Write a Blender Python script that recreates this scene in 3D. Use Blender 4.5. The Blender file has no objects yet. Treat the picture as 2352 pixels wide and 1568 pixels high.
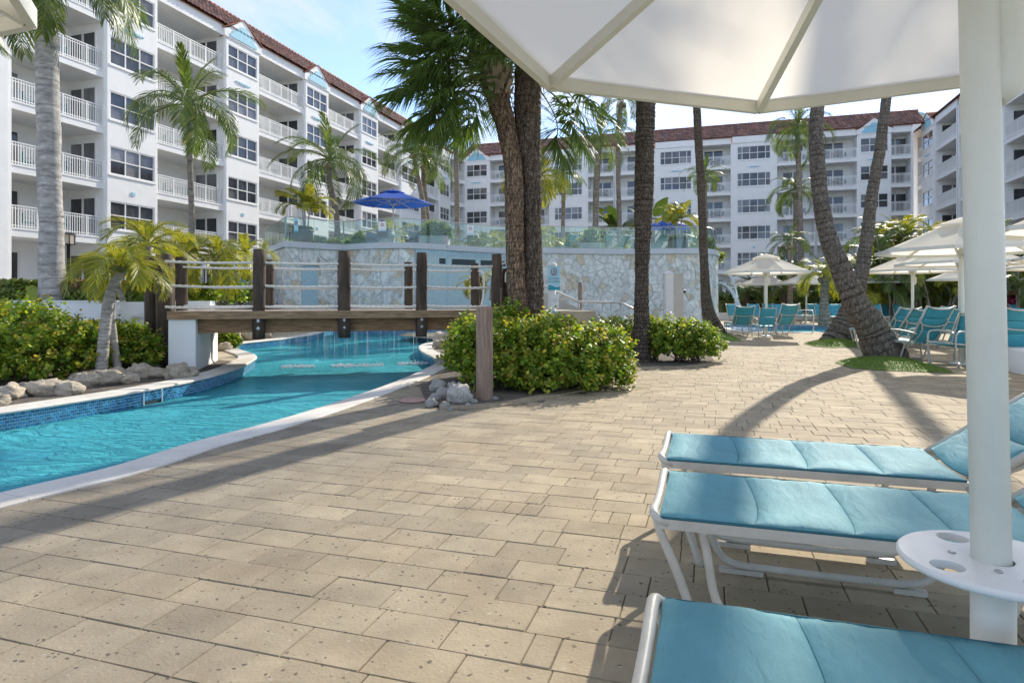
import bpy, math, random
import numpy as np
from mathutils import Vector, Matrix, noise
from mathutils.geometry import tessellate_polygon
RN = random.Random(11)
NP = np.random.default_rng(5)
sc = bpy.context.scene
COL = sc.collection
rad = math.radians

# ---------------------------------------------------------------- camera, sky, sun, exposure
FPX, UC, VH, CH = 1450.0, 1176.0, 690.0, 1.2      # focal length / principal point (measured), eye height
cd = bpy.data.cameras.new('camera'); cam = bpy.data.objects.new('camera', cd); COL.objects.link(cam)
cam.location = (0, 0, CH); cam.rotation_euler = (rad(90), 0, 0)
cd.sensor_fit = 'HORIZONTAL'; cd.sensor_width = 36; cd.lens = 36 * FPX / 2352
cd.shift_y = -(784 - VH) / 2352; cd.clip_start = 0.05; cd.clip_end = 2000
sc.camera = cam
SUN_AZ, SUN_EL = rad(30), rad(29.5)                # azimuth measured from +Y towards +X
sc.view_settings.view_transform = 'Standard'; sc.view_settings.look = 'None'
sc.view_settings.gamma = 1; sc.view_settings.exposure = 1.36; sc.view_settings.use_curve_mapping = False
sc.render.film_transparent = False
try:
    c = sc.cycles
    c.use_denoising = True; c.max_bounces = 7; c.diffuse_bounces = 4; c.glossy_bounces = 3
    c.transmission_bounces = 4; c.transparent_max_bounces = 24; c.caustics_reflective = False; c.caustics_refractive = False
    c.use_adaptive_sampling = True; c.adaptive_threshold = 0.02; c.sample_clamp_indirect = 8
except Exception: pass

w = bpy.data.worlds.new('World'); sc.world = w; w.use_nodes = True
nt = w.node_tree; nt.nodes.clear()
def NN(nt, t, **kw):
    n = nt.nodes.new(t)
    for k, v in kw.items():
        if k.startswith('i_'): n.inputs[k[2:].replace('_', ' ')].default_value = v
        else: setattr(n, k, v)
    return n
def LK(nt, a, b): nt.links.new(a, b)
sky = NN(nt, 'ShaderNodeTexSky'); sky.sky_type = 'NISHITA'; sky.sun_disc = False
sky.sun_elevation = SUN_EL; sky.sun_rotation = SUN_AZ; sky.air_density = .66; sky.dust_density = 0.10; sky.ozone_density = 4.2; sky.altitude = 10
tc = NN(nt, 'ShaderNodeTexCoord'); sp = NN(nt, 'ShaderNodeSeparateXYZ'); LK(nt, tc.outputs['Generated'], sp.inputs[0])
zz = NN(nt, 'ShaderNodeMath', operation='MAXIMUM'); zz.inputs[1].default_value = .06; LK(nt, sp.outputs['Z'], zz.inputs[0])
dx = NN(nt, 'ShaderNodeMath', operation='DIVIDE'); LK(nt, sp.outputs['X'], dx.inputs[0]); LK(nt, zz.outputs[0], dx.inputs[1])
dy = NN(nt, 'ShaderNodeMath', operation='DIVIDE'); LK(nt, sp.outputs['Y'], dy.inputs[0]); LK(nt, zz.outputs[0], dy.inputs[1])
cb = NN(nt, 'ShaderNodeCombineXYZ'); LK(nt, dx.outputs[0], cb.inputs[0]); LK(nt, dy.outputs[0], cb.inputs[1])
mp = NN(nt, 'ShaderNodeMapping'); mp.inputs['Rotation'].default_value = (0, 0, rad(28)); mp.inputs['Scale'].default_value = (.95, .30, 1); mp.inputs['Location'].default_value = (1.7, .4, 0)
LK(nt, cb.outputs[0], mp.inputs[0])
n1 = NN(nt, 'ShaderNodeTexNoise', i_Scale=1.5, i_Detail=9, i_Roughness=.62, i_Distortion=.35); LK(nt, mp.outputs[0], n1.inputs['Vector'])
rp = NN(nt, 'ShaderNodeMapRange'); rp.inputs['From Min'].default_value = .42; rp.inputs['From Max'].default_value = .66; LK(nt, n1.outputs['Fac'], rp.inputs[0])
rp.inputs['To Min'].default_value = .24; rp.inputs['To Max'].default_value = .92
mxs = NN(nt, 'ShaderNodeMixRGB'); mxs.inputs[2].default_value = (2.7, 2.7, 2.74, 1); LK(nt, rp.outputs[0], mxs.inputs[0]); LK(nt, sky.outputs[0], mxs.inputs[1])
bg = NN(nt, 'ShaderNodeBackground'); bg.inputs['Strength'].default_value = 0.15; LK(nt, mxs.outputs[0], bg.inputs[0])
wo = NN(nt, 'ShaderNodeOutputWorld'); LK(nt, bg.outputs[0], wo.inputs[0])
sl = bpy.data.lights.new('sun', 'SUN'); sun = bpy.data.objects.new('sun', sl); COL.objects.link(sun)
sl.energy = 2.6; sl.angle = rad(.6); sl.color = (1, .92, .78)
sdir = Vector((math.sin(SUN_AZ) * math.cos(SUN_EL), math.cos(SUN_AZ) * math.cos(SUN_EL), math.sin(SUN_EL)))
sun.rotation_euler = sdir.to_track_quat('Z', 'Y').to_euler(); sun.location = (20, 30, 40)

# ---------------------------------------------------------------- measuring helpers (photograph -> metres)
def G(u, v, z=0.0):
    Y = (CH - z) * FPX / (v - VH)
    return Vector(((u - UC) / FPX * Y, Y, z))
def P(u, v, Y): return Vector(((u - UC) / FPX * Y, Y, CH - (v - VH) / FPX * Y))
def XU(u, Y): return (u - UC) / FPX * Y

# ---------------------------------------------------------------- mesh helpers
class MB:
    def __init__(s): s.v = []; s.f = []; s.s = []
    def add(s, vs, fs, smooth=False):
        b = len(s.v); s.v += [tuple(p) for p in vs]; s.f += [tuple(b + i for i in f) for f in fs]; s.s += [smooth] * len(fs); return s
    def box(s, x0, x1, y0, y1, z0, z1, T=None):
        vs = [Vector((x, y, z)) for z in (z0, z1) for y in (y0, y1) for x in (x0, x1)]
        if T: vs = [T(*p) if callable(T) else T @ p for p in vs]
        return s.add(vs, [(0, 2, 3, 1), (4, 5, 7, 6), (0, 1, 5, 4), (2, 6, 7, 3), (0, 4, 6, 2), (1, 3, 7, 5)])
    def bar(s, p, q, w, h, up=(0, 0, 1)):
        p, q = Vector(p), Vector(q); d = (q - p).normalized(); upv = Vector(up)
        if abs(d.dot(upv)) > .95: upv = Vector((0, 1, 0))
        a = d.cross(upv).normalized() * w / 2; b = a.cross(d).normalized() * h / 2
        vs = [p - a - b, p + a - b, p + a + b, p - a + b, q - a - b, q + a - b, q + a + b, q - a + b]
        return s.add(vs, [(3, 2, 1, 0), (4, 5, 6, 7), (0, 1, 5, 4), (1, 2, 6, 5), (2, 3, 7, 6), (3, 0, 4, 7)])
    def tube(s, path, r, n=8, cap=True, closed=False, prof=None):
        path = [Vector(p) for p in path]; m = len(path); rs = r if hasattr(r, '__len__') else [r] * m
        vs = []; nrm = None
        for i, p in enumerate(path):
            a = path[i - 1] if (i > 0 or closed) else p; b = path[(i + 1) % m] if (i < m - 1 or closed) else p
            t = (b - a)
            t = t.normalized() if t.length > 1e-9 else Vector((0, 0, 1))
            if nrm is None:
                nrm = t.orthogonal().normalized()
            else:
                nrm = nrm - t * nrm.dot(t); nrm = nrm.normalized() if nrm.length > 1e-6 else t.orthogonal().normalized()
            bn = t.cross(nrm)
            for k in range(n):
                a_ = 2 * math.pi * k / n; rr = rs[i] * (prof(i, a_) if prof else 1)
                vs.append(p + nrm * (math.cos(a_) * rr) + bn * (math.sin(a_) * rr))
        fs = []
        for i in range(m if closed else m - 1):
            j = (i + 1) % m
            for k in range(n): fs.append((i * n + k, i * n + (k + 1) % n, j * n + (k + 1) % n, j * n + k))
        s.add(vs, fs, True)
        if cap and not closed:
            b = len(s.v) - len(vs)
            s.f.append(tuple(b + k for k in reversed(range(n)))); s.f.append(tuple(b + (m - 1) * n + k for k in range(n))); s.s += [False, False]
        return s
    def lathe(s, prof, n=16, c=(0, 0, 0), cap=True):
        cx, cy, cz = c
        vs = [(cx + r * math.cos(2 * math.pi * k / n), cy + r * math.sin(2 * math.pi * k / n), cz + z) for r, z in prof for k in range(n)]
        fs = [(i * n + k, i * n + (k + 1) % n, (i + 1) * n + (k + 1) % n, (i + 1) * n + k) for i in range(len(prof) - 1) for k in range(n)]
        s.add(vs, fs, True)
        if cap:
            b = len(s.v) - len(vs); m = len(prof)
            s.f.append(tuple(b + k for k in reversed(range(n)))); s.f.append(tuple(b + (m - 1) * n + k for k in range(n))); s.s += [False, False]
        return s
    def prism(s, poly, z0, z1, T=None, bottom=True):
        n = len(poly)
        vs = [Vector((p[0], p[1], z0)) for p in poly] + [Vector((p[0], p[1], z1)) for p in poly]
        tri = tessellate_polygon([[Vector((p[0], p[1], 0)) for p in poly]])
        ar = sum(poly[i][0] * poly[(i + 1) % n][1] - poly[(i + 1) % n][0] * poly[i][1] for i in range(n))
        fs = []
        for t in tri:
            a, b, c_ = t
            o = (poly[b][0] - poly[a][0]) * (poly[c_][1] - poly[a][1]) - (poly[b][1] - poly[a][1]) * (poly[c_][0] - poly[a][0])
            if o < 0: b, c_ = c_, b
            fs.append((a + n, b + n, c_ + n))
            if bottom: fs.append((c_, b, a))
        for i in range(n):
            j = (i + 1) % n
            fs.append((i, j, j + n, i + n) if ar > 0 else (j, i, i + n, j + n))
        if T: vs = [T(*p) if callable(T) else T @ p for p in vs]
        return s.add(vs, fs)
    def mesh(s, name, mat, off=None):
        me = bpy.data.meshes.new(name)
        vs = s.v if off is None else [(a - off[0], b - off[1], c - off[2]) for a, b, c in s.v]
        me.from_pydata(vs, [], s.f)
        if any(s.s): me.polygons.foreach_set('use_smooth', s.s)
        if mat: me.materials.append(mat)
        return me
    def build(s, name, mat, parent=None, world=False, **props):
        off = parent.location if (world and parent) else None
        o = bpy.data.objects.new(name, s.mesh(name, mat, off)); COL.objects.link(o)
        if parent: o.parent = parent
        for k, v in props.items(): o[k] = v
        return o
def thing(name, label, cat, loc=(0, 0, 0), rz=0, group=None):
    o = bpy.data.objects.new(name, None); COL.objects.link(o); o.empty_display_size = .1
    o.location = loc; o.rotation_euler = (0, 0, rz); o['label'] = label; o['category'] = cat
    if group: o['group'] = group
    return o
def tag(o, label, cat, group=None):
    o['label'] = label; o['category'] = cat
    if group: o['group'] = group
    return o
KIDS = {}
def dup(root, loc, rz=0, label=None, group=None, scale=None, skip=()):
    r = root.copy(); COL.objects.link(r); r.location = loc; r.rotation_euler = (0, 0, rz)
    if label: r['label'] = label
    if group: r['group'] = group
    if scale: r.scale = scale if hasattr(scale, '__len__') else (scale,) * 3
    if root.name not in KIDS: KIDS[root.name] = [(c, list(c.children)) for c in root.children]
    for ch, sub in KIDS[root.name]:
        if ch.name.split('.')[0] in skip: continue
        c = ch.copy(); COL.objects.link(c); c.parent = r
        for g in sub:
            d = g.copy(); COL.objects.link(d); d.parent = c
    return r
def inst(name, me, parent=None, loc=(0, 0, 0), rot=(0, 0, 0), sc_=1.0):
    o = bpy.data.objects.new(name, me); COL.objects.link(o)
    o.location = loc; o.rotation_euler = rot; o.scale = (sc_,) * 3 if not hasattr(sc_, '__len__') else sc_
    if parent: o.parent = parent
    return o
def catmull(pts, n=8, closed=False):
    pts = [Vector(p) for p in pts]; m = len(pts); out = []
    for i in range(m if closed else m - 1):
        g = (lambda k: pts[k % m]) if closed else (lambda k: pts[max(0, min(m - 1, k))])
        a, b, c_, d = g(i - 1), g(i), g(i + 1), g(i + 2)
        for k in range(n):
            t = k / n
            out.append(.5 * ((2 * b) + (c_ - a) * t + (2 * a - 5 * b + 4 * c_ - d) * t * t + (3 * b - a - 3 * c_ + d) * t ** 3))
    if not closed: out.append(pts[-1])
    return out
def inpoly(x, y, poly):
    c_ = False; n = len(poly); j = n - 1
    for i in range(n):
        xi, yi = poly[i][0], poly[i][1]; xj, yj = poly[j][0], poly[j][1]
        if (yi > y) != (yj > y) and x < (xj - xi) * (y - yi) / (yj - yi) + xi: c_ = not c_
        j = i
    return c_
ORD = ['first', 'second', 'third', 'fourth', 'fifth', 'sixth', 'seventh', 'eighth', 'ninth', 'tenth', 'eleventh', 'twelfth', 'thirteenth', 'fourteenth', 'fifteenth', 'sixteenth', 'seventeenth', 'eighteenth', 'nineteenth', 'twentieth']
ORD += ['twenty-' + x for x in ORD[:9]] + ['thirtieth']

# ---------------------------------------------------------------- materials
def mat(name, col, rough=.6, var=.12, vscale=4.0, bump=0.0, bscale=30.0, island=0.0, spec=.4, col2=None, isl2=0.0, transl=0.0,
        metal=0.0, stretch=None, world=False, tipcol=None, isl_pos=.5, tcol=None, coat=0.0, sheen=0.0):
    m = bpy.data.materials.new(name); m.use_nodes = True; t = m.node_tree; b = t.nodes['Principled BSDF']
    b.inputs['Roughness'].default_value = rough; b.inputs['Specular IOR Level'].default_value = spec; b.inputs['Metallic'].default_value = metal
    if coat: b.inputs['Coat Weight'].default_value = coat
    if sheen: b.inputs['Sheen Weight'].default_value = sheen
    c4 = lambda c: (c[0], c[1], c[2], 1)
    if world: vec = NN(t, 'ShaderNodeNewGeometry').outputs['Position']
    else: vec = NN(t, 'ShaderNodeTexCoord').outputs['Object']
    if stretch:
        mpn = NN(t, 'ShaderNodeMapping'); mpn.inputs['Scale'].default_value = stretch; LK(t, vec, mpn.inputs[0]); vec = mpn.outputs[0]
    out = NN(t, 'ShaderNodeRGB'); out.outputs[0].default_value = c4(col); out = out.outputs[0]
    geo = None
    def rnd():
        nonlocal geo
        if geo is None:
            gn = NN(t, 'ShaderNodeNewGeometry'); oi = NN(t, 'ShaderNodeObjectInfo')
            ad = NN(t, 'ShaderNodeMath', operation='ADD'); LK(t, gn.outputs['Random Per Island'], ad.inputs[0]); LK(t, oi.outputs['Random'], ad.inputs[1])
            fr = NN(t, 'ShaderNodeMath', operation='FRACT'); LK(t, ad.outputs[0], fr.inputs[0]); geo = fr.outputs[0]
        return geo
    def mixto(out, c2, fac_socket, lo, hi):
        mr = NN(t, 'ShaderNodeMapRange'); mr.inputs['From Min'].default_value = lo; mr.inputs['From Max'].default_value = hi; LK(t, fac_socket, mr.inputs[0])
        mx = NN(t, 'ShaderNodeMixRGB'); LK(t, mr.outputs[0], mx.inputs[0]); LK(t, out, mx.inputs[1]); mx.inputs[2].default_value = c4(c2); return mx.outputs[0]
    if col2 is not None:
        if isl2: out = mixto(out, col2, rnd(), isl_pos - isl2, isl_pos + isl2)
        else:
            nz2 = NN(t, 'ShaderNodeTexNoise', i_Scale=vscale * .6, i_Detail=4); LK(t, vec, nz2.inputs['Vector']); out = mixto(out, col2, nz2.outputs['Fac'], .38, .68)
    if tipcol is not None:
        at = NN(t, 'ShaderNodeAttribute', attribute_name='tip'); out = mixto(out, tipcol, at.outputs['Fac'], 0, 1)
    val = None
    if var:
        nz = NN(t, 'ShaderNodeTexNoise', i_Scale=vscale, i_Detail=7, i_Roughness=.6); LK(t, vec, nz.inputs['Vector'])
        mr = NN(t, 'ShaderNodeMapRange'); mr.inputs['From Min'].default_value = .3; mr.inputs['From Max'].default_value = .7
        mr.inputs['To Min'].default_value = 1 - var; mr.inputs['To Max'].default_value = 1 + var; LK(t, nz.outputs['Fac'], mr.inputs[0]); val = mr.outputs[0]
    if island:
        mr = NN(t, 'ShaderNodeMapRange'); mr.inputs['To Min'].default_value = 1 - island; mr.inputs['To Max'].default_value = 1 + island
        sn = NN(t, 'ShaderNodeMath', operation='MULTIPLY'); sn.inputs[1].default_value = 7.31; LK(t, rnd(), sn.inputs[0])
        fr = NN(t, 'ShaderNodeMath', operation='FRACT'); LK(t, sn.outputs[0], fr.inputs[0]); LK(t, fr.outputs[0], mr.inputs[0])
        if val is None: val = mr.outputs[0]
        else:
            mu = NN(t, 'ShaderNodeMath', operation='MULTIPLY'); LK(t, val, mu.inputs[0]); LK(t, mr.outputs[0], mu.inputs[1]); val = mu.outputs[0]
    if val is not None:
        vm = NN(t, 'ShaderNodeVectorMath', operation='SCALE'); LK(t, out, vm.inputs[0]); LK(t, val, vm.inputs['Scale']); out = vm.outputs[0]
    LK(t, out, b.inputs['Base Color'])
    if bump:
        nb = NN(t, 'ShaderNodeTexNoise', i_Scale=bscale, i_Detail=6, i_Roughness=.6); LK(t, vec, nb.inputs['Vector'])
        bp = NN(t, 'ShaderNodeBump', i_Strength=1.0, i_Distance=bump); LK(t, nb.outputs['Fac'], bp.inputs['Height']); LK(t, bp.outputs[0], b.inputs['Normal'])
    if transl:
        tr = NN(t, 'ShaderNodeBsdfTranslucent'); mx = NN(t, 'ShaderNodeMixShader'); mx.inputs[0].default_value = transl
        if tcol:
            tm = NN(t, 'ShaderNodeMixRGB', blend_type='MULTIPLY'); tm.inputs[0].default_value = 1; LK(t, out, tm.inputs[1]); tm.inputs[2].default_value = c4(tcol); LK(t, tm.outputs[0], tr.inputs[0])
        else: LK(t, out, tr.inputs[0])
        o = t.nodes['Material Output']; LK(t, b.outputs[0], mx.inputs[1]); LK(t, tr.outputs[0], mx.inputs[2]); LK(t, mx.outputs[0], o.inputs['Surface'])
    return m
M = {}
M['stucco'] = mat('white_stucco', (.84, .84, .825), .8, .04, 1.2, .004, 60)
M['stucco_in'] = M['stucco']
M['white_metal'] = mat('white_painted_metal', (.80, .80, .78), .45, .03, 3)
M['glass_dark'] = mat('grey_window_glass', (.060, .064, .072), .07, .55, .8, spec=.7, island=.55, stretch=(1, 1, .5), col2=(.15, .15, .155), isl2=.05, isl_pos=.66)
M['curtain'] = mat('grey_curtain', (.20, .20, .20), .8, .35, 6, stretch=(14, 14, .4))
M['lightblue'] = mat('light_blue_stucco', (.30, .58, .70), .7, .06, 3)
M['tile_roof'] = mat('clay_roof_tile', (.30, .145, .10), .75, .2, 3, island=.45, col2=(.17, .11, .09), isl2=.18, isl_pos=.62)
M['ridge'] = mat('ridge_tile', (.28, .10, .06), .75, .2, 3, island=.3)
M['trunk_grey'] = mat('grey_palm_bark', (.36, .345, .325), .9, .35, 6, .02, 26, stretch=(1, 1, 2.5), col2=(.50, .475, .45), tipcol=(.20, .185, .17))
M['trunk_sabal'] = mat('fibrous_brown_bark', (.38, .255, .16), .95, .45, 16, .05, 30, stretch=(2.4, 2.4, .55), col2=(.19, .125, .08), tipcol=(.08, .055, .04))
M['trunk_sabal2'] = mat('grey_brown_fibrous_bark', (.235, .175, .125), .95, .45, 16, .05, 30, stretch=(2.4, 2.4, .55), col2=(.115, .085, .062), tipcol=(.05, .04, .03))
M['trunk_dark'] = mat('dark_ringed_bark', (.16, .12, .085), .95, .45, 14, .04, 34, stretch=(2.2, 2.2, .7), col2=(.20, .165, .13), tipcol=(.04, .032, .026))
M['trunk_lean'] = mat('grey_brown_ringed_bark', (.17, .145, .118), .95, .4, 14, .04, 32, stretch=(2.0, 2.0, .7), col2=(.26, .225, .185), tipcol=(.055, .045, .036))
M['trunk_far'] = mat('far_palm_bark', (.22, .185, .145), .9, .3, 9, .03, 30, col2=(.33, .28, .235), tipcol=(.09, .075, .06))
M['trunk_small'] = mat('slim_grey_bark', (.42, .39, .355), .9, .3, 9, .012, 40, stretch=(1, 1, 3), col2=(.30, .265, .235), tipcol=(.16, .14, .12))
M['boot'] = mat('palm_boot', (.34, .28, .20), .9, .35, 6, .02, 30, island=.3)
M['frond'] = mat('green_palm_frond', (.085, .140, .028), .40, .25, 3, island=.35, spec=.5, transl=.38, col2=(.19, .21, .04), isl2=.12, isl_pos=.78, tcol=(1.5, 1.5, .8))
M['frond_fan'] = mat('green_fan_leaf', (.095, .155, .036), .5, .25, 3, island=.35, spec=.3, transl=.40, col2=(.10, .135, .04), isl2=.12, isl_pos=.8, tcol=(1.5, 1.6, .8))
M['frond_yellow'] = mat('yellow_green_palm_frond', (.20, .25, .024), .42, .2, 3, island=.3, spec=.45, transl=.42, col2=(.40, .36, .04), isl2=.2, isl_pos=.55, tcol=(1.6, 1.5, .7))
M['frond_dry'] = mat('dry_palm_frond', (.20, .14, .08), .8, .2, 4, transl=.2)
M['frond_bg'] = mat('deep_green_palm_frond', (.085, .145, .028), .45, .25, 3, island=.4, spec=.45, transl=.38, col2=(.13, .125, .03), isl2=.15, isl_pos=.8, tcol=(1.5, 1.5, .7))
M['rachis'] = mat('palm_leaf_stalk', (.17, .20, .06), .6, .2, 5)
M['shrub'] = mat('round_shrub_leaf', (.15, .255, .032), .5, .15, 4, island=.4, spec=.3, transl=.42, col2=(.40, .44, .05), isl2=.22, isl_pos=.70, tipcol=(.46, .27, .05), tcol=(1.5, 1.4, .7))
M['shrub_dk'] = mat('dark_shrub_leaf', (.115, .19, .03), .4, .15, 4, island=.4, spec=.5, transl=.3, col2=(.10, .13, .02), isl2=.25, isl_pos=.7, tipcol=(.26, .15, .035), tcol=(1.4, 1.4, .7))
M['hedge'] = mat('hedge_leaf', (.13, .20, .03), .4, .15, 4, island=.45, spec=.45, transl=.3, col2=(.18, .20, .03), isl2=.2, isl_pos=.7, tipcol=(.23, .06, .02), tcol=(1.4, 1.4, .7))
M['bigleaf'] = mat('large_banana_leaf', (.05, .085, .022), .35, .2, 2, island=.3, spec=.5, transl=.35, col2=(.12, .13, .04), isl2=.2, isl_pos=.7, tcol=(1.5, 1.5, .7))
M['twig'] = mat('twig', (.13, .10, .07), .9, .3, 8)
M['soil'] = mat('dark_bark_mulch', (.16, .135, .11), .95, .4, 18, .02, 60, col2=(.08, .065, .05), world=True)
M['grass'] = mat('artificial_turf', (.15, .23, .035), .85, .25, 60, island=.35)
M['coral'] = mat('coral_rock', (.68, .59, .46), .95, .25, 7, .03, 18, col2=(.52, .44, .33), island=.12)
M['coral_w'] = mat('pale_coral_rock', (.68, .65, .59), .95, .22, 7, .03, 18, col2=(.54, .51, .45), island=.1)
M['coping'] = mat('pale_coping_stone', (.66, .63, .57), .75, .10, 3, .003, 60, col2=(.56, .52, .46), world=True)
M['wood_dark'] = mat('dark_weathered_log', (.066, .049, .037), .9, .35, 5, .02, 14, stretch=(3, 3, .5), col2=(.115, .08, .055))
M['wood_beam'] = mat('brown_timber', (.36, .205, .10), .75, .28, 5, .008, 14, stretch=(.8, 3, 6), col2=(.24, .135, .07), world=True)
M['wood_fascia'] = mat('light_brown_timber', (.36, .235, .13), .75, .2, 5, .006, 14, stretch=(.8, 3, 6), col2=(.21, .13, .07), world=True)
M['wood_post'] = mat('weathered_pale_post', (.30, .215, .155), .85, .28, 7, .01, 16, stretch=(4, 4, .5), col2=(.20, .15, .12))
M['plank'] = mat('grey_deck_plank', (.34, .29, .25), .8, .2, 6, .005, 30, island=.15)
M['rope'] = mat('natural_rope', (.70, .67, .60), .9, .15, 30)
M['bolt'] = mat('galvanised_bolt', (.45, .45, .46), .4, .1, 20, metal=.7)
M['steel'] = mat('brushed_steel', (.55, .52, .48), .3, .05, 5, metal=.9)
M['frame'] = mat('cream_powder_coat', (.56, .53, .46), .42, .09, 9, .0015, 60, col2=(.48, .45, .39))
M['plastic'] = mat('white_plastic', (.74, .73, .70), .5, .05, 8, .001, 120)
M['umb_frame'] = mat('off_white_umbrella_frame', (.71, .71, .63), .45, .04, 6, .001, 90)
M['umb_blue'] = mat('royal_blue_canvas', (.018, .095, .46), .75, .08, 6, transl=.25, tcol=(1, 1, 1))
M['lamp_black'] = mat('black_iron', (.015, .015, .015), .5, .1, 8)
M['lamp_glass'] = mat('frosted_lamp_glass', (.62, .58, .50), .4, .1, 8, transl=.5)
M['planter_grey'] = mat('grey_planter', (.15, .155, .17), .7, .08, 6, .002, 60)
M['planter_lt'] = mat('pale_planter', (.42, .43, .42), .7, .08, 6)
M['beige_box'] = mat('beige_metal_box', (.46, .44, .38), .55, .06, 4)
M['sign_white'] = mat('white_sign_board', (.80, .80, .79), .5, .02, 4)
M['sign_blue'] = mat('pale_blue_sign', (.40, .66, .76), .5, .05, 4)
M['sign_teal'] = mat('teal_sign', (.03, .33, .46), .5, .1, 4)
M['ink'] = mat('dark_print', (.03, .04, .07), .6, 0)
M['ink_red'] = mat('red_print', (.40, .04, .06), .6, 0)
M['mosaic_dark'] = mat('dark_slot', (.03, .05, .055), .5, .2, 6)
M['cap'] = mat('grey_white_wall_cap', (.52, .55, .57), .6, .06, 3, world=True)
M['mortar'] = mat('pale_mortar', (.60, .66, .66), .9, .15, 3, .01, 20, world=True)
M['stone'] = mat('crazy_stone', (.63, .65, .61), .8, .28, 6, .016, 14, island=.10, col2=(.55, .49, .37), isl2=.15, isl_pos=.77, world=True)
M['red_flower'] = mat('pink_flower', (.45, .08, .14), .6, .2, 5, transl=.2)
M['foam'] = mat('white_foam', (.85, .90, .93), .4, .05, 8, transl=.3)
M['pot_soil'] = mat('dry_grass', (.20, .21, .05), .9, .3, 20, transl=.2)
M['manhole'] = mat('faded_red_cover', (.42, .26, .22), .8, .15, 8)

def cracks(m, sc3, scale, lo, hi, dark, bump):
    t = m.node_tree; b = t.nodes['Principled BSDF']; tcn = NN(t, 'ShaderNodeTexCoord'); mpn = NN(t, 'ShaderNodeMapping'); mpn.inputs['Scale'].default_value = sc3; LK(t, tcn.outputs['Object'], mpn.inputs[0])
    nz = NN(t, 'ShaderNodeTexNoise', i_Scale=scale * .7, i_Detail=3); LK(t, mpn.outputs[0], nz.inputs['Vector']); mv = NN(t, 'ShaderNodeMixRGB'); mv.inputs[0].default_value = .12; LK(t, mpn.outputs[0], mv.inputs[1]); LK(t, nz.outputs['Color'], mv.inputs[2])
    vo = NN(t, 'ShaderNodeTexVoronoi', i_Scale=scale, feature='DISTANCE_TO_EDGE'); LK(t, mv.outputs[0], vo.inputs['Vector'])
    mr = NN(t, 'ShaderNodeMapRange'); mr.inputs['From Min'].default_value = lo; mr.inputs['From Max'].default_value = hi; mr.inputs['To Min'].default_value = dark; LK(t, vo.outputs['Distance'], mr.inputs[0])
    src = b.inputs['Base Color'].links[0].from_socket; sc_ = NN(t, 'ShaderNodeVectorMath', operation='SCALE'); LK(t, src, sc_.inputs[0]); LK(t, mr.outputs[0], sc_.inputs['Scale']); LK(t, sc_.outputs[0], b.inputs['Base Color'])
    bp = NN(t, 'ShaderNodeBump', i_Strength=.9, i_Distance=bump); LK(t, mr.outputs[0], bp.inputs['Height'])
    if b.inputs['Normal'].links: LK(t, b.inputs['Normal'].links[0].from_socket, bp.inputs['Normal'])
    LK(t, bp.outputs[0], b.inputs['Normal'])
cracks(M['trunk_sabal'], (5, 5, 1.4), 6, .0, .10, .28, .03); cracks(M['trunk_sabal2'], (5, 5, 1.6), 7, .0, .10, .3, .03); cracks(M['trunk_dark'], (5, 5, 2.2), 5, .0, .12, .35, .025); cracks(M['trunk_lean'], (4, 4, 1.8), 5, .0, .10, .5, .02)
def sling_material(name, col):
    m = mat(name, col, .65, .10, 5, 0, 1, spec=.16, transl=.06, tcol=(1, 1.1, 1.1))
    t = m.node_tree; b = t.nodes['Principled BSDF']
    tcn = NN(t, 'ShaderNodeTexCoord')
    w1 = NN(t, 'ShaderNodeTexWave', i_Scale=140.0, i_Distortion=1.2); w1.bands_direction = 'X'; LK(t, tcn.outputs['Object'], w1.inputs['Vector'])
    w2 = NN(t, 'ShaderNodeTexWave', i_Scale=140.0, i_Distortion=1.2); w2.bands_direction = 'Y'; LK(t, tcn.outputs['Object'], w2.inputs['Vector'])
    mu = NN(t, 'ShaderNodeMath', operation='MULTIPLY'); LK(t, w1.outputs['Fac'], mu.inputs[0]); LK(t, w2.outputs['Fac'], mu.inputs[1])
    wr = NN(t, 'ShaderNodeMapping'); wr.inputs['Scale'].default_value = (7, 2.2, 4); LK(t, tcn.outputs['Object'], wr.inputs[0])
    n2 = NN(t, 'ShaderNodeTexNoise', i_Scale=2.6, i_Detail=4, i_Distortion=.6); LK(t, wr.outputs[0], n2.inputs['Vector'])
    bp2 = NN(t, 'ShaderNodeBump', i_Strength=.8, i_Distance=.016); LK(t, n2.outputs['Fac'], bp2.inputs['Height'])
    bp = NN(t, 'ShaderNodeBump', i_Strength=.5, i_Distance=.0015); LK(t, mu.outputs[0], bp.inputs['Height']); LK(t, bp2.outputs[0], bp.inputs['Normal'])
    LK(t, bp.outputs[0], b.inputs['Normal'])
    return m
M['sling'] = sling_material('turquoise_sling_fabric', (.145, .355, .405))
M['seam'] = mat('teal_piping_seam_shade', (.03, .13, .16), .8, 0)  # piping colour; on the seams it stands for shadow between pads
M['sling_far'] = mat('turquoise_sling', (.075, .37, .45), .6, .08, 5, transl=.15)

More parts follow.
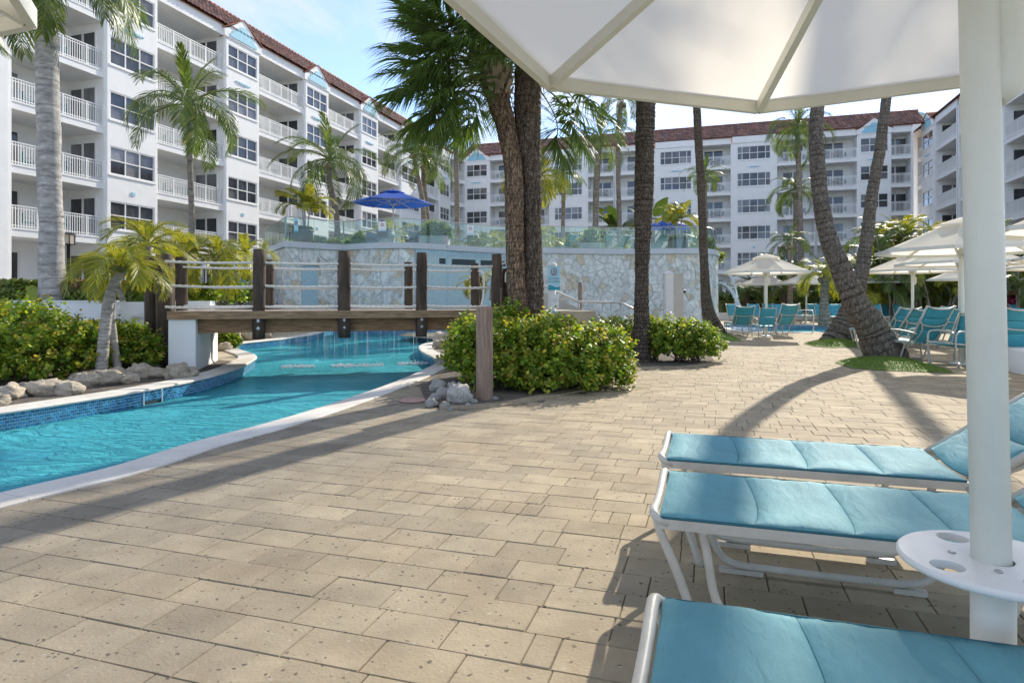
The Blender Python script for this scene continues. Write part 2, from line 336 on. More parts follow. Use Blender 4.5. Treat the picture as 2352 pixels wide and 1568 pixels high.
def canvas_material():
    m = bpy.data.materials.new('white_canvas'); m.use_nodes = True; t = m.node_tree; b = t.nodes['Principled BSDF']
    b.inputs['Base Color'].default_value = (.80, .78, .72, 1); b.inputs['Roughness'].default_value = .85
    tcn = NN(t, 'ShaderNodeTexCoord'); nz = NN(t, 'ShaderNodeTexNoise', i_Scale=260.0, i_Detail=2); LK(t, tcn.outputs['Object'], nz.inputs['Vector'])
    bp = NN(t, 'ShaderNodeBump', i_Strength=.25, i_Distance=.002); LK(t, nz.outputs['Fac'], bp.inputs['Height']); LK(t, bp.outputs[0], b.inputs['Normal'])
    tr = NN(t, 'ShaderNodeBsdfTranslucent'); tr.inputs[0].default_value = (.95, .87, .75, 1); LK(t, bp.outputs[0], tr.inputs['Normal'])
    mx = NN(t, 'ShaderNodeMixShader'); mx.inputs[0].default_value = .58; LK(t, b.outputs[0], mx.inputs[1]); LK(t, tr.outputs[0], mx.inputs[2])
    LK(t, mx.outputs[0], t.nodes['Material Output'].inputs['Surface']); return m
M['canvas'] = canvas_material()

def clear_material(name, tint, rough=.02, spec=1.45, body=0.0, bodycol=(1, 1, 1)):
    m = bpy.data.materials.new(name); m.use_nodes = True; t = m.node_tree; t.nodes.remove(t.nodes['Principled BSDF'])
    tr = NN(t, 'ShaderNodeBsdfTransparent'); tr.inputs[0].default_value = (*tint, 1)
    gl = NN(t, 'ShaderNodeBsdfGlossy'); gl.inputs['Roughness'].default_value = rough
    lw_ = NN(t, 'ShaderNodeLayerWeight', i_Blend=.5); pw = NN(t, 'ShaderNodeMath', operation='POWER'); pw.inputs[1].default_value = 5; LK(t, lw_.outputs['Facing'], pw.inputs[0])
    ma = NN(t, 'ShaderNodeMath', operation='MULTIPLY_ADD'); ma.inputs[1].default_value = .9; ma.inputs[2].default_value = ((spec - 1) / (spec + 1)) ** 2; LK(t, pw.outputs[0], ma.inputs[0]); mx = NN(t, 'ShaderNodeMixShader'); LK(t, ma.outputs[0], mx.inputs[0])
    src = tr.outputs[0]
    if body:
        df = NN(t, 'ShaderNodeBsdfDiffuse'); df.inputs[0].default_value = (*bodycol, 1); tl = NN(t, 'ShaderNodeBsdfTranslucent'); tl.inputs[0].default_value = (*bodycol, 1)
        ad = NN(t, 'ShaderNodeMixShader'); ad.inputs[0].default_value = .5; LK(t, df.outputs[0], ad.inputs[1]); LK(t, tl.outputs[0], ad.inputs[2])
        m2 = NN(t, 'ShaderNodeMixShader'); m2.inputs[0].default_value = body; LK(t, src, m2.inputs[1]); LK(t, ad.outputs[0], m2.inputs[2]); src = m2.outputs[0]
    LK(t, src, mx.inputs[1]); LK(t, gl.outputs[0], mx.inputs[2]); LK(t, mx.outputs[0], t.nodes['Material Output'].inputs['Surface']); return m
M['glass'] = clear_material('green_tinted_glass', (.88, .955, .925), .02, 1.5, body=.05, bodycol=(.62, .82, .76))
M['glass_edge'] = mat('green_glass_edge', (.16, .32, .26), .2, 0, spec=.6)
M['stream'] = clear_material('falling_water', (.95, .98, .985), .05, 1.33, body=.16, bodycol=(.9, .95, .97))

def water_material():
    m = bpy.data.materials.new('pool_water'); m.use_nodes = True; t = m.node_tree; t.nodes.remove(t.nodes['Principled BSDF'])
    gm = NN(t, 'ShaderNodeNewGeometry')
    mpn = NN(t, 'ShaderNodeMapping'); mpn.inputs['Scale'].default_value = (.8, 1.7, 1); mpn.inputs['Rotation'].default_value = (0, 0, -.25); LK(t, gm.outputs['Position'], mpn.inputs[0])
    a = NN(t, 'ShaderNodeTexNoise', i_Scale=2.6, i_Detail=5, i_Roughness=.6, i_Distortion=1.1); LK(t, mpn.outputs[0], a.inputs['Vector'])
    bn = NN(t, 'ShaderNodeTexNoise', i_Scale=6.5, i_Detail=4, i_Roughness=.6, i_Distortion=1.4); LK(t, mpn.outputs[0], bn.inputs['Vector'])
    ml = NN(t, 'ShaderNodeMath', operation='MULTIPLY_ADD'); ml.inputs[1].default_value = .38; LK(t, bn.outputs['Fac'], ml.inputs[0]); LK(t, a.outputs['Fac'], ml.inputs[2])
    pn = NN(t, 'ShaderNodeTexNoise', i_Scale=.55, i_Detail=3); LK(t, gm.outputs['Position'], pn.inputs['Vector'])
    pr = NN(t, 'ShaderNodeMapRange'); pr.inputs['From Min'].default_value = .35; pr.inputs['From Max'].default_value = .68; pr.inputs['To Min'].default_value = .25; pr.inputs['To Max'].default_value = 1.1; LK(t, pn.outputs['Fac'], pr.inputs[0])
    bp = NN(t, 'ShaderNodeBump', i_Strength=1.0); LK(t, pr.outputs[0], bp.inputs['Distance']); LK(t, ml.outputs[0], bp.inputs['Height'])
    tr = NN(t, 'ShaderNodeBsdfTransparent'); tr.inputs[0].default_value = (.78, .965, .985, 1)
    rf = NN(t, 'ShaderNodeBsdfRefraction', i_IOR=1.33, i_Roughness=.0); rf.inputs[0].default_value = (.78, .965, .985, 1); LK(t, bp.outputs[0], rf.inputs['Normal'])
    m0 = NN(t, 'ShaderNodeMixShader'); m0.inputs[0].default_value = .35; LK(t, tr.outputs[0], m0.inputs[1]); LK(t, rf.outputs[0], m0.inputs[2])
    df = NN(t, 'ShaderNodeBsdfDiffuse'); df.inputs[0].default_value = (.15, .84, 1.0, 1); LK(t, bp.outputs[0], df.inputs['Normal'])
    m1 = NN(t, 'ShaderNodeMixShader'); m1.inputs[0].default_value = .62; LK(t, m0.outputs[0], m1.inputs[1]); LK(t, df.outputs[0], m1.inputs[2])
    gl = NN(t, 'ShaderNodeBsdfGlossy', i_Roughness=.04); LK(t, bp.outputs[0], gl.inputs['Normal'])
    fr = NN(t, 'ShaderNodeFresnel', i_IOR=1.33); LK(t, bp.outputs[0], fr.inputs['Normal'])
    m2 = NN(t, 'ShaderNodeMixShader'); LK(t, fr.outputs[0], m2.inputs[0]); LK(t, m1.outputs[0], m2.inputs[1]); LK(t, gl.outputs[0], m2.inputs[2])
    LK(t, m2.outputs[0], t.nodes['Material Output'].inputs['Surface']); return m
M['water'] = water_material()
M['basin'] = mat('turquoise_pool_plaster', (.36, .84, .93), .7, .10, 1.5, world=True)
M['tile_blue'] = mat('blue_glass_tile', (.035, .19, .37), .15, .2, 8, island=.35, spec=.6, col2=(.06, .28, .45), isl2=.3)
M['grout'] = mat('pale_grout', (.58, .68, .72), .8, .05, 4)

def mosaic_material(name, c1, c2, c3, scale):
    m = bpy.data.materials.new(name); m.use_nodes = True; t = m.node_tree; b = t.nodes['Principled BSDF']
    uvn = NN(t, 'ShaderNodeUVMap'); br = NN(t, 'ShaderNodeTexBrick'); br.offset = 0.0
    br.inputs['Scale'].default_value = scale; br.inputs['Brick Width'].default_value = 1; br.inputs['Row Height'].default_value = 1; br.inputs['Mortar Size'].default_value = .07
    br.inputs['Color1'].default_value = (*c1, 1); br.inputs['Color2'].default_value = (*c2, 1); br.inputs['Mortar'].default_value = (*c3, 1); br.inputs['Bias'].default_value = -.1
    LK(t, uvn.outputs[0], br.inputs['Vector']); LK(t, br.outputs['Color'], b.inputs['Base Color']); b.inputs['Roughness'].default_value = .25
    bp = NN(t, 'ShaderNodeBump', i_Strength=.6, i_Distance=.004); bp.invert = True; LK(t, br.outputs['Fac'], bp.inputs['Height']); LK(t, bp.outputs[0], b.inputs['Normal'])
    return m
M['mosaic'] = mosaic_material('aqua_mosaic', (.34, .49, .50), (.42, .57, .58), (.52, .61, .61), 16)
M['mosaic2'] = mosaic_material('pale_aqua_mosaic', (.33, .50, .56), (.20, .40, .50), (.50, .60, .62), 14)

def paver_material():
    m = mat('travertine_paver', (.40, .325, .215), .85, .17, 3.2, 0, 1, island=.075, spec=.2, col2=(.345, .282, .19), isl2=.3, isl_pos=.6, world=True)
    t = m.node_tree; b = t.nodes['Principled BSDF']; gm = NN(t, 'ShaderNodeNewGeometry')
    # pits and shell chips of the stone, plus brown stains
    vo = NN(t, 'ShaderNodeTexVoronoi', i_Scale=44.0, i_Randomness=1.0); wv = NN(t, 'ShaderNodeTexNoise', i_Scale=30.0, i_Detail=2)
    LK(t, gm.outputs['Position'], wv.inputs['Vector'])
    mxv = NN(t, 'ShaderNodeMixRGB'); mxv.inputs[0].default_value = .03; LK(t, gm.outputs['Position'], mxv.inputs[1]); LK(t, wv.outputs['Color'], mxv.inputs[2]); LK(t, mxv.outputs[0], vo.inputs['Vector'])
    sepc = NN(t, 'ShaderNodeSeparateColor'); LK(t, vo.outputs['Color'], sepc.inputs[0])
    th = NN(t, 'ShaderNodeMapRange'); th.inputs['From Min'].default_value = .62; th.inputs['From Max'].default_value = 1.0; th.inputs['To Min'].default_value = 0; th.inputs['To Max'].default_value = .36; LK(t, sepc.outputs[0], th.inputs[0])
    pit = NN(t, 'ShaderNodeMath', operation='LESS_THAN'); LK(t, vo.outputs['Distance'], pit.inputs[0]); LK(t, th.outputs[0], pit.inputs[1])
    src = b.inputs['Base Color'].links[0].from_socket
    sg = NN(t, 'ShaderNodeMath', operation='GREATER_THAN'); sg.inputs[1].default_value = .80; LK(t, sepc.outputs[1], sg.inputs[0])
    pc = NN(t, 'ShaderNodeMixRGB'); pc.inputs[1].default_value = (.10, .085, .07, 1); pc.inputs[2].default_value = (.50, .44, .34, 1); LK(t, sg.outputs[0], pc.inputs[0])
    mx = NN(t, 'ShaderNodeMixRGB'); LK(t, src, mx.inputs[1]); LK(t, pc.outputs[0], mx.inputs[2])
    pf = NN(t, 'ShaderNodeMath', operation='MULTIPLY'); pf.inputs[1].default_value = .8; LK(t, pit.outputs[0], pf.inputs[0]); LK(t, pf.outputs[0], mx.inputs[0])
    sn = NN(t, 'ShaderNodeTexNoise', i_Scale=1.3, i_Detail=8, i_Roughness=.7); LK(t, gm.outputs['Position'], sn.inputs['Vector'])
    mr = NN(t, 'ShaderNodeMapRange'); mr.inputs['From Min'].default_value = .47; mr.inputs['From Max'].default_value = .72; mr.inputs['To Max'].default_value = .6; LK(t, sn.outputs['Fac'], mr.inputs[0])
    ms = NN(t, 'ShaderNodeMixRGB'); LK(t, mr.outputs[0], ms.inputs[0]); LK(t, mx.outputs[0], ms.inputs[1]); ms.inputs[2].default_value = (.255, .185, .115, 1)
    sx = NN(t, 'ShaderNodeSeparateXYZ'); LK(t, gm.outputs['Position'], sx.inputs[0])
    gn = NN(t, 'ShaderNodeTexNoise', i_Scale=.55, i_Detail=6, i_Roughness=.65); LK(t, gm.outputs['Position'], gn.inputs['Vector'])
    g1 = NN(t, 'ShaderNodeMath', operation='MULTIPLY_ADD'); g1.inputs[1].default_value = -.16; LK(t, sx.outputs['X'], g1.inputs[0]); LK(t, gn.outputs['Fac'], g1.inputs[2])  # greyer towards the left: weathering plus palm-crown shade put into the colour
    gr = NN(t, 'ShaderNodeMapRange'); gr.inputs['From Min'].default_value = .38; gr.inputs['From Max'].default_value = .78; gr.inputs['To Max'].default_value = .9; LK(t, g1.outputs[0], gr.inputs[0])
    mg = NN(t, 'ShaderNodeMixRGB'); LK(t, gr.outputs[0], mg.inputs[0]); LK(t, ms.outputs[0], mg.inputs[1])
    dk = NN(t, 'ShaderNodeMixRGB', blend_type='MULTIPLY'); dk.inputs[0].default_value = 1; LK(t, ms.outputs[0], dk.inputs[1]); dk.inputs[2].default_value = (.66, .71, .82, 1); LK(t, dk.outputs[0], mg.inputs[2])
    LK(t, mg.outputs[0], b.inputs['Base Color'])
    fn = NN(t, 'ShaderNodeTexNoise', i_Scale=70.0, i_Detail=6); LK(t, gm.outputs['Position'], fn.inputs['Vector'])
    su = NN(t, 'ShaderNodeMath', operation='SUBTRACT'); LK(t, fn.outputs['Fac'], su.inputs[0]); LK(t, pit.outputs[0], su.inputs[1])
    bp = NN(t, 'ShaderNodeBump', i_Strength=.7, i_Distance=.004); LK(t, su.outputs[0], bp.inputs['Height']); LK(t, bp.outputs[0], b.inputs['Normal'])
    return m
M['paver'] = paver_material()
M['joint'] = mat('sandy_joint', (.15, .12, .09), .95, .3, 30, world=True)
M['deck_far'] = mat('pale_deck', (.43, .36, .25), .85, .12, 2, .003, 50, world=True)
# ---------------------------------------------------------------- the pool outline, measured on the ground
E1 = Vector((.9545, -.2983, 0)); E2 = Vector((.2983, .9545, 0))      # the axes of the hotel and of the paving
WZ = -.20                                                             # water level
near_px = [(250, 1078), (450, 1017), (600, 978), (720, 943), (850, 900), (930, 870), (985, 845), (1004, 833), (1002, 826), (991, 818), (972, 808), (964, 799), (968, 793), (984, 787.5), (1015, 784)]
near = [Vector((-4.6, .2, 0)), Vector((-3.95, 2.0, 0)), G(0, 1137)] + [G(u, v) for u, v in near_px] + [Vector((-.9, 19.4, 0)), Vector((.4, 21, 0)), Vector((.9, 23.5, 0))]
far_px = [(0, 947), (156, 924), (324, 897), (469, 868), (547, 844), (582, 825), (586, 818.5), (578, 812.5), (555, 805), (536, 797.5), (532, 793), (547, 789), (609, 782.5), (652, 777.7)]
far_ = [Vector((-8.6, 0, 0)), Vector((-7.4, 3.0, 0)), Vector((-6.2, 5.3, 0))] + [G(u, v) for u, v in far_px] + [Vector((-7.0, 22, 0)), Vector((-7.3, 24.5, 0))]
near_c = catmull(near, 8); far_c = catmull(far_, 8)
pool_poly = [(p.x, p.y) for p in near_c] + [(1.1, 29.2), (-1, 29.2), (-3.8, 28), (-7.4, 27.6)] + [(p.x, p.y) for p in reversed(far_c)]
pool2 = [(9.2, 24.3), (11, 24.0), (13.2, 24.0), (15.2, 24.6), (16.4, 26.2), (16, 29), (14.5, 30.8), (12, 31.2), (10.4, 31.0), (9.9, 29.5), (9.3, 27)]
pool2 = [(p.x, p.y) for p in catmull([Vector((x, y, 0)) for x, y in pool2], 5, True)]

# the ground: one sheet to the horizon, open where the pools are
def sheet(name, outer, holes, z, m):
    loops = [[Vector((x, y, 0)) for x, y in outer]] + [[Vector((x, y, 0)) for x, y in h] for h in holes]
    tri = tessellate_polygon(loops); pts = [p for l in loops for p in l]
    fs = []
    for a, b, c_ in tri:
        o = (pts[b].x - pts[a].x) * (pts[c_].y - pts[a].y) - (pts[b].y - pts[a].y) * (pts[c_].x - pts[a].x)
        fs.append((a, b, c_) if o > 0 else (a, c_, b))
    mb = MB(); mb.add([(p.x, p.y, z) for p in pts], fs); return mb.build(name, m)
g = sheet('ground', [(-600, -300), (600, -300), (600, 900), (-600, 900)], [pool_poly, pool2], -.020, M['deck_far']); g['kind'] = 'structure'
paving = MB(); pav_out = [(-4.0, .6), (9, .6), (20, 22.5), (-2, 22.5), (-2.5, 17.5)]
# ---- pavers
mid_near = None
def offset_line(pts, d):
    out = []
    for i, p in enumerate(pts):
        a = pts[max(0, i - 1)]; b = pts[min(len(pts) - 1, i + 1)]; t = (b - a); t.z = 0; t.normalize()
        out.append(Vector((p.x + t.y * d, p.y - t.x * d, p.z)))
    return out
near_mid = offset_line(near_c, .16)
mid_poly = [(p.x, p.y) for p in near_mid] + [(1.1, 29.2), (-7.4, 27.6)] + [(p.x, p.y) for p in reversed(far_c)]
bed_edge = [(872, 925), (905, 945), (985, 941), (1100, 938), (1180, 930), (1255, 915), (1340, 898), (1400, 884), (1440, 870), (1455, 858), (1462, 850), (1500, 845), (1560, 846), (1610, 843), (1650, 836), (1665, 829)]
bed_front = catmull([G(u, v) for u, v in [(985, 941), (1040, 940), (1100, 938), (1180, 930), (1255, 915), (1340, 898), (1400, 884), (1440, 870), (1462, 855), (1500, 846), (1560, 846), (1610, 842), (1648, 835), (1662, 828), (1655, 822)]], 5)
bed_left = [Vector((-1.05, 7.6, 0)), Vector((-1.25, 8.6, 0)), Vector((-1.18, 10.2, 0)), Vector((-.95, 12, 0)), Vector((-1.3, 14, 0)), Vector((-1.9, 16.2, 0)), Vector((-1.2, 18.4, 0))]
bed_poly = [(p.x, p.y) for p in bed_front] + [(4.4, 14.8), (3.5, 16.5), (1.2, 18.8), (-.6, 18.7)] + [(p.x, p.y) for p in reversed(bed_left)]
pv_root = thing('paving', 'x', 'x'); del pv_root['label']; del pv_root['category']; pv_root['kind'] = 'structure'
mb = MB(); mb.prism([(-3.9, .85), (4.9, .85), (25.0, 23.9), (8.9, 23.9), (1.2, 22), (-.9, 19), (-2.0, 17)] + [(p.x, p.y) for p in reversed(near_mid) if 3 < p.y < 17], -.018, -.006); mb.build('joint_bed', M['joint'], pv_root)
quads = []
RW, RL = .2, .3
soldier = {17, 18 + 14, 47, 64, 80}
def on_paving(c_):
    if c_.y < .9 or c_.y > 23.8: return False
    if abs(c_.x) > .86 * c_.y + 4.2: return False
    if c_.x < -3.9: return False
    if inpoly(c_.x, c_.y, bed_poly): return False
    return True
lim_line = near_c
for row in range(-20, 150):
    s2 = row * RW; sol = row in soldier
    x = -14 + (RN.random() * .3); run = 0
    while x < 28:
        L = RL
        if not sol and RN.random() < .06: L = .1
        if sol: L = .1 if RN.random() < .93 else .3
        elif RN.random() < .05: L = .2
        c0 = E1 * (x + L / 2) + E2 * (s2 + RW / 2)
        if on_paving(c0):
            gp = .0035 + (.002 if RN.random() < .3 else 0)
            ps = [E1 * (x + gp / 2) + E2 * (s2 + gp / 2), E1 * (x + L - gp / 2) + E2 * (s2 + gp / 2), E1 * (x + L - gp / 2) + E2 * (s2 + RW - gp / 2), E1 * (x + gp / 2) + E2 * (s2 + RW - gp / 2)]
            ins = [inpoly(p.x, p.y, mid_poly) if p.y < 22 and p.x < 1 else False for p in ps]
            if not all(ins):
                if any(ins):
                    for k in range(4):
                        if ins[k]:
                            q = min(near_mid, key=lambda a: (a - ps[k]).length); ps[k] = Vector((q.x, q.y, 0))
                quads.append(ps)
        x += L
def paver_mb(ps, mbx):
    z = RN.uniform(-.0018, .0018); t1, t2 = RN.uniform(-.0012, .0012), RN.uniform(-.0012, .0012)
    c_ = sum(ps, Vector()) / 4; e = .0035; top = []
    for k, p in enumerate(ps):
        d = (c_ - p); d.normalize()
        top.append(Vector((p.x + d.x * e, p.y + d.y * e, z + (t1 if k in (0, 3) else t2))))
    lo = [Vector((p.x, p.y, z - .004)) for p in ps]; bo = [Vector((p.x, p.y, -.012)) for p in ps]
    mbx.add(top + lo + bo, [(0, 1, 2, 3)] + [(4 + k, 4 + (k + 1) % 4, (k + 1) % 4, k) for k in range(4)] + [(8 + k, 8 + (k + 1) % 4, 4 + (k + 1) % 4, 4 + k) for k in range(4)])
quads.sort(key=lambda ps: (max(0, abs(ps[0].x) - .81 * ps[0].y) * 50 + (50 if ps[0].y < 1.75 else 0) + ps[0].y))
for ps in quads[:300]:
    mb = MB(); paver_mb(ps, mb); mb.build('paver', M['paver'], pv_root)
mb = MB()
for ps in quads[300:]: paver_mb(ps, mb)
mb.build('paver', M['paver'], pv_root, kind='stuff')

# ---- planting bed right of the pool: edging of small setts, soil
eb = thing('bed_edging', 'x', 'x'); del eb['label']; del eb['category']; eb['kind'] = 'structure'
line = bed_front; acc = 0; last = line[0]; cells = []
dense = catmull(line, 6)
i = 0; d_acc = 0
for a, b in zip(dense, dense[1:]):
    d_acc += (b - a).length
    if d_acc >= .105: cells.append(b); d_acc = 0
inner = offset_line(cells, -.20)
nsett = 0; far_mb = MB()
for k in range(len(cells) - 1):
    a, b, c_, d = cells[k], cells[k + 1], inner[k + 1], inner[k]
    z = .018 + RN.uniform(-.003, .003); m_ = (a + b + c_ + d) / 4
    top = [p + (m_ - p) * .04 for p in (a, b, c_, d)]
    mb = MB(); mb.add([(p.x, p.y, z) for p in top] + [(p.x + (m_ - p).x * .02, p.y + (m_ - p).y * .02, -.01) for p in (a, b, c_, d)], [(0, 1, 2, 3), (4, 5, 1, 0), (5, 6, 2, 1), (6, 7, 3, 2), (7, 4, 0, 3)])
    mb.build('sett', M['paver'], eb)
soil_poly = [(p.x, p.y) for p in offset_line(bed_front, -.19)] + bed_poly[len(bed_front):]
o = sheet('bed_soil', soil_poly, [], .012, M['soil']); o['kind'] = 'structure'

# ---- coping stones along both banks
def coping(line, width, side, label, n_every, name='pool_coping'):
    root = thing(name, label, 'x'); del root['label']; del root['category']; root['kind'] = 'structure'
    outer = offset_line(line, width * side)
    acc = 0; segs = [[0]]
    for k in range(1, len(line)):
        acc += (line[k] - line[k - 1]).length; segs[-1].append(k)
        if acc > n_every: segs.append([k]); acc = 0
    for sg in segs:
        if len(sg) < 2: continue
        mb = MB(); n = len(sg); vs = []
        for j, k in enumerate(sg):
            i_, o_ = line[k].copy(), outer[k].copy()
            t = (line[min(k + 1, len(line) - 1)] - line[max(k - 1, 0)]).normalized()
            if j == 0: i_ += t * .002; o_ += t * .002
            if j == n - 1: i_ -= t * .002; o_ -= t * .002
            dr = (o_ - i_).normalized(); iz = .016; h = [(i_ - dr * .03, -.022), (i_ - dr * .036, -.003), (i_ - dr * .02, iz - .004), (i_ + dr * .01, iz), (o_ - dr * .012, iz), (o_, iz - .006), (o_, -.015)]
            vs += [(p.x, p.y, z) for p, z in h]
        fs = []
        for j in range(n - 1):
            for q in range(6):
                f = (j * 7 + q, j * 7 + q + 1, (j + 1) * 7 + q + 1, (j + 1) * 7 + q); fs.append(f if side < 0 else f[::-1])
        fs += [tuple(range(7)) if side > 0 else tuple(reversed(range(7))), tuple((n - 1) * 7 + q for q in (reversed(range(7)) if side > 0 else range(7)))]
        mb.add(vs, fs, False); mb.build('coping_stone', M['coping'], root)
    return root
coping(near_c, .30, 1, 'near', 1.15)
coping(far_c, .34, -1, 'far', 1.2)
coping([Vector((x, y, 0)) for x, y in pool2 + pool2[:1]], .3, 1, 'p2', 1.2)

# ---- basin, tile bands, water
def basin(name, poly, m):
    mb = MB(); n = len(poly)
    ar = sum(poly[i][0] * poly[(i + 1) % n][1] - poly[(i + 1) % n][0] * poly[i][1] for i in range(n))
    vs = [(x, y, -.010) for x, y in poly] + [(x, y, -1.25) for x, y in poly]
    fs = [((i, (i + 1) % n, n + (i + 1) % n, n + i) if ar > 0 else ((i + 1) % n, i, n + i, n + (i + 1) % n)) for i in range(n)]
    mb.add(vs, [f[::-1] for f in fs])
    tri = tessellate_polygon([[Vector((x, y, 0)) for x, y in poly]])
    mb.add([(x, y, -1.25) for x, y in poly], [t if ((poly[t[1]][0] - poly[t[0]][0]) * (poly[t[2]][1] - poly[t[0]][1]) - (poly[t[1]][1] - poly[t[0]][1]) * (poly[t[2]][0] - poly[t[0]][0])) > 0 else t[::-1] for t in tri])
    o = mb.build(name, m); o['kind'] = 'structure'; return o
basin('pool_basin', pool_poly, M['basin']); basin('pool_basin', pool2, M['basin'])
sheet('pool_water', pool_poly, [], WZ, M['water'])['kind'] = 'structure'
sheet('pool_water', pool2, [], WZ, M['water'])['kind'] = 'structure'
def tile_band(line, side, near_n, tw=.05, th=.036, skip=None):
    root = thing('waterline_tiles', 'x', 'x'); del root['label']; del root['category']; root['kind'] = 'structure'
    mb = MB(); vs = []; n = len(line)
    inn = offset_line(line, -.006 * side)
    for p in inn: vs += [(p.x, p.y, -.022), (p.x, p.y, -.30)]
    mb.add(vs, [((2 * k, 2 * k + 1, 2 * k + 3, 2 * k + 2) if side > 0 else (2 * k + 2, 2 * k + 3, 2 * k + 1, 2 * k)) for k in range(n - 1)]); mb.build('grout', M['grout'], root)
    # resample
    tl = []; ds = [0]
    for a, b in zip(line, line[1:]): ds.append(ds[-1] + (b - a).length)
    def at(s):
        k = min(max(np.searchsorted(ds, s) - 1, 0), n - 2); f = (s - ds[k]) / max(1e-6, ds[k + 1] - ds[k]); return line[k].lerp(line[k + 1], f)
    rows = 6; items = []
    for r in range(rows):
        s = (tw / 2 if r % 2 else 0)
        while s + tw < ds[-1]:
            a, b = at(s + .0035), at(s + tw - .0035); items.append((a, b, -.026 - r * th, -.026 - (r + 1) * th + .007)); s += tw
    def emit(mbx, it):
        a, b, z1, z0 = it; t = (b - a).normalized(); q = Vector((t.y, -t.x, 0)) * -side
        pa = [a + q * .008, b + q * .008]; pb = [a + q * .014 + t * .002, b + q * .014 - t * .002]
        vs = [(pa[0].x, pa[0].y, z1), (pa[1].x, pa[1].y, z1), (pa[1].x, pa[1].y, z0), (pa[0].x, pa[0].y, z0), (pb[0].x, pb[0].y, z1 - .002), (pb[1].x, pb[1].y, z1 - .002), (pb[1].x, pb[1].y, z0 + .002), (pb[0].x, pb[0].y, z0 + .002)]
        fs = [(4, 5, 6, 7), (0, 1, 5, 4), (1, 2, 6, 5), (2, 3, 7, 6), (3, 0, 4, 7)]
        mbx.add(vs, fs if side > 0 else [f[::-1] for f in fs])
    if skip: items = [it for it in items if not skip(it)]
    vis = [it for it in items if it[0].y > 5.4 and it[2] > -.19]
    vis.sort(key=lambda it: it[0].y); pick = set(id(x) for x in vis[:near_n])
    rest = MB()
    for it in items:
        if id(it) in pick: mb = MB(); emit(mb, it); mb.build('tile', M['tile_blue'], root)
        else: emit(rest, it)
    rest.build('tile', M['tile_blue'], root, kind='stuff')
tile_band(far_c, -1, 300)
tile_band([p for p in near_c if p.y > 7], 1, 0)
tile_band([Vector((x, y, 0)) for x, y in pool2 + pool2[:1]], 1, 0)
wall_pool = catmull([Vector((-7.4, 25.75, 0)), Vector((-7.0, 26.3, 0)), Vector((-4.7, 25.75, 0)), Vector((-3.8, 26.15, 0)), Vector((-2, 27.5, 0)), Vector((-.2, 28.45, 0)), Vector((1, 28.3, 0))], 4)
tile_band(wall_pool, -1, 0, .06)
# skimmer slot in the far bank
sk = MB(); a, b = G(326, 896.5), G(370, 889.5); t = (b - a).normalized(); q = Vector((t.y, -t.x, 0))
sko = thing('skimmer', 'white framed skimmer slot set in the blue tile band of the far pool bank', 'skimmer', tuple(a))
for p0, p1 in ((a, a + t * .012), (b - t * .012, b)):
    sk = MB()
    sk.add([p0 + q * .03 + Vector((0, 0, -.02)), p1 + q * .03 + Vector((0, 0, -.02)), p1 + q * .03 + Vector((0, 0, -.24)), p0 + q * .03 + Vector((0, 0, -.24)), p0 + q * .01 + Vector((0, 0, -.02)), p1 + q * .01 + Vector((0, 0, -.02)), p1 + q * .01 + Vector((0, 0, -.24)), p0 + q * .01 + Vector((0, 0, -.24))], [(0, 1, 2, 3), (0, 4, 5, 1), (1, 5, 6, 2), (3, 7, 4, 0)]); sk.build('skimmer_jamb', M['grout'], sko, True)
sk = MB(); sk.add([a + q * .0165 + Vector((0, 0, -.15)), b + q * .0165 + Vector((0, 0, -.15)), b + q * .0165 + Vector((0, 0, -.23)), a + q * .0165 + Vector((0, 0, -.23))], [(0, 1, 2, 3)]); sk.build('skimmer_opening', M['mosaic_dark'], sko, True)

# ---------------------------------------------------------------- raised garden on the left with its white walls
tg_poly = [(-45, 13.2), (-8.35, 13.2), (-8.2, 15.6), (-8.6, 18.5), (-9.6, 21), (-9.6, 25.8), (-11.6, 29), (-11.6, 62), (-14, 80), (-45, 80)]
mb = MB(); mb.prism(tg_poly, -.01, 1.06); mb.build('terrace_ground', M['soil'])['kind'] = 'structure'
wl = thing('planter_wall', 'low white stucco wall holding the raised hedge bed at the royal palm foot', 'wall', (-8.35, 13, 0))
mb = MB(); mb.box(-45, -8.35, 12.95, 13.19, -.01, 1.17); mb.box(-8.349, -8.11, 12.95, 15.4, -.01, 1.17); mb.build('wall', M['stucco'], wl, True)
mb = MB(); mb.box(-45, -8.09, 12.93, 13.21, 1.172, 1.20); mb.build('cap', M['stucco'], wl, True)
w2 = thing('step_wall', 'white stucco bench wall with a step beside the tall bridge logs', 'wall', (-7.5, 13.6, 0))
mb = MB(); mb.box(-8.1, -6.7, 14.0, 14.25, 0, 1.19); mb.build('wall', M['stucco'], w2, True)
mb = MB(); mb.box(-8.08, -6.72, 13.5, 13.99, 0, .84); mb.box(-8.09, -6.71, 13.46, 13.985, .842, .87); mb.build('bench', M['stucco'], w2, True)
# the soil of the left shrub bed
sb_poly = [(-16, 3)] + [(p.x, p.y) for p in offset_line(far_c, -.35) if 3 < p.y < 12.5] + [(-6.3, 13.0), (-16, 13.0)]
sheet('bed_soil', sb_poly, [], .004, M['soil'])['kind'] = 'structure'

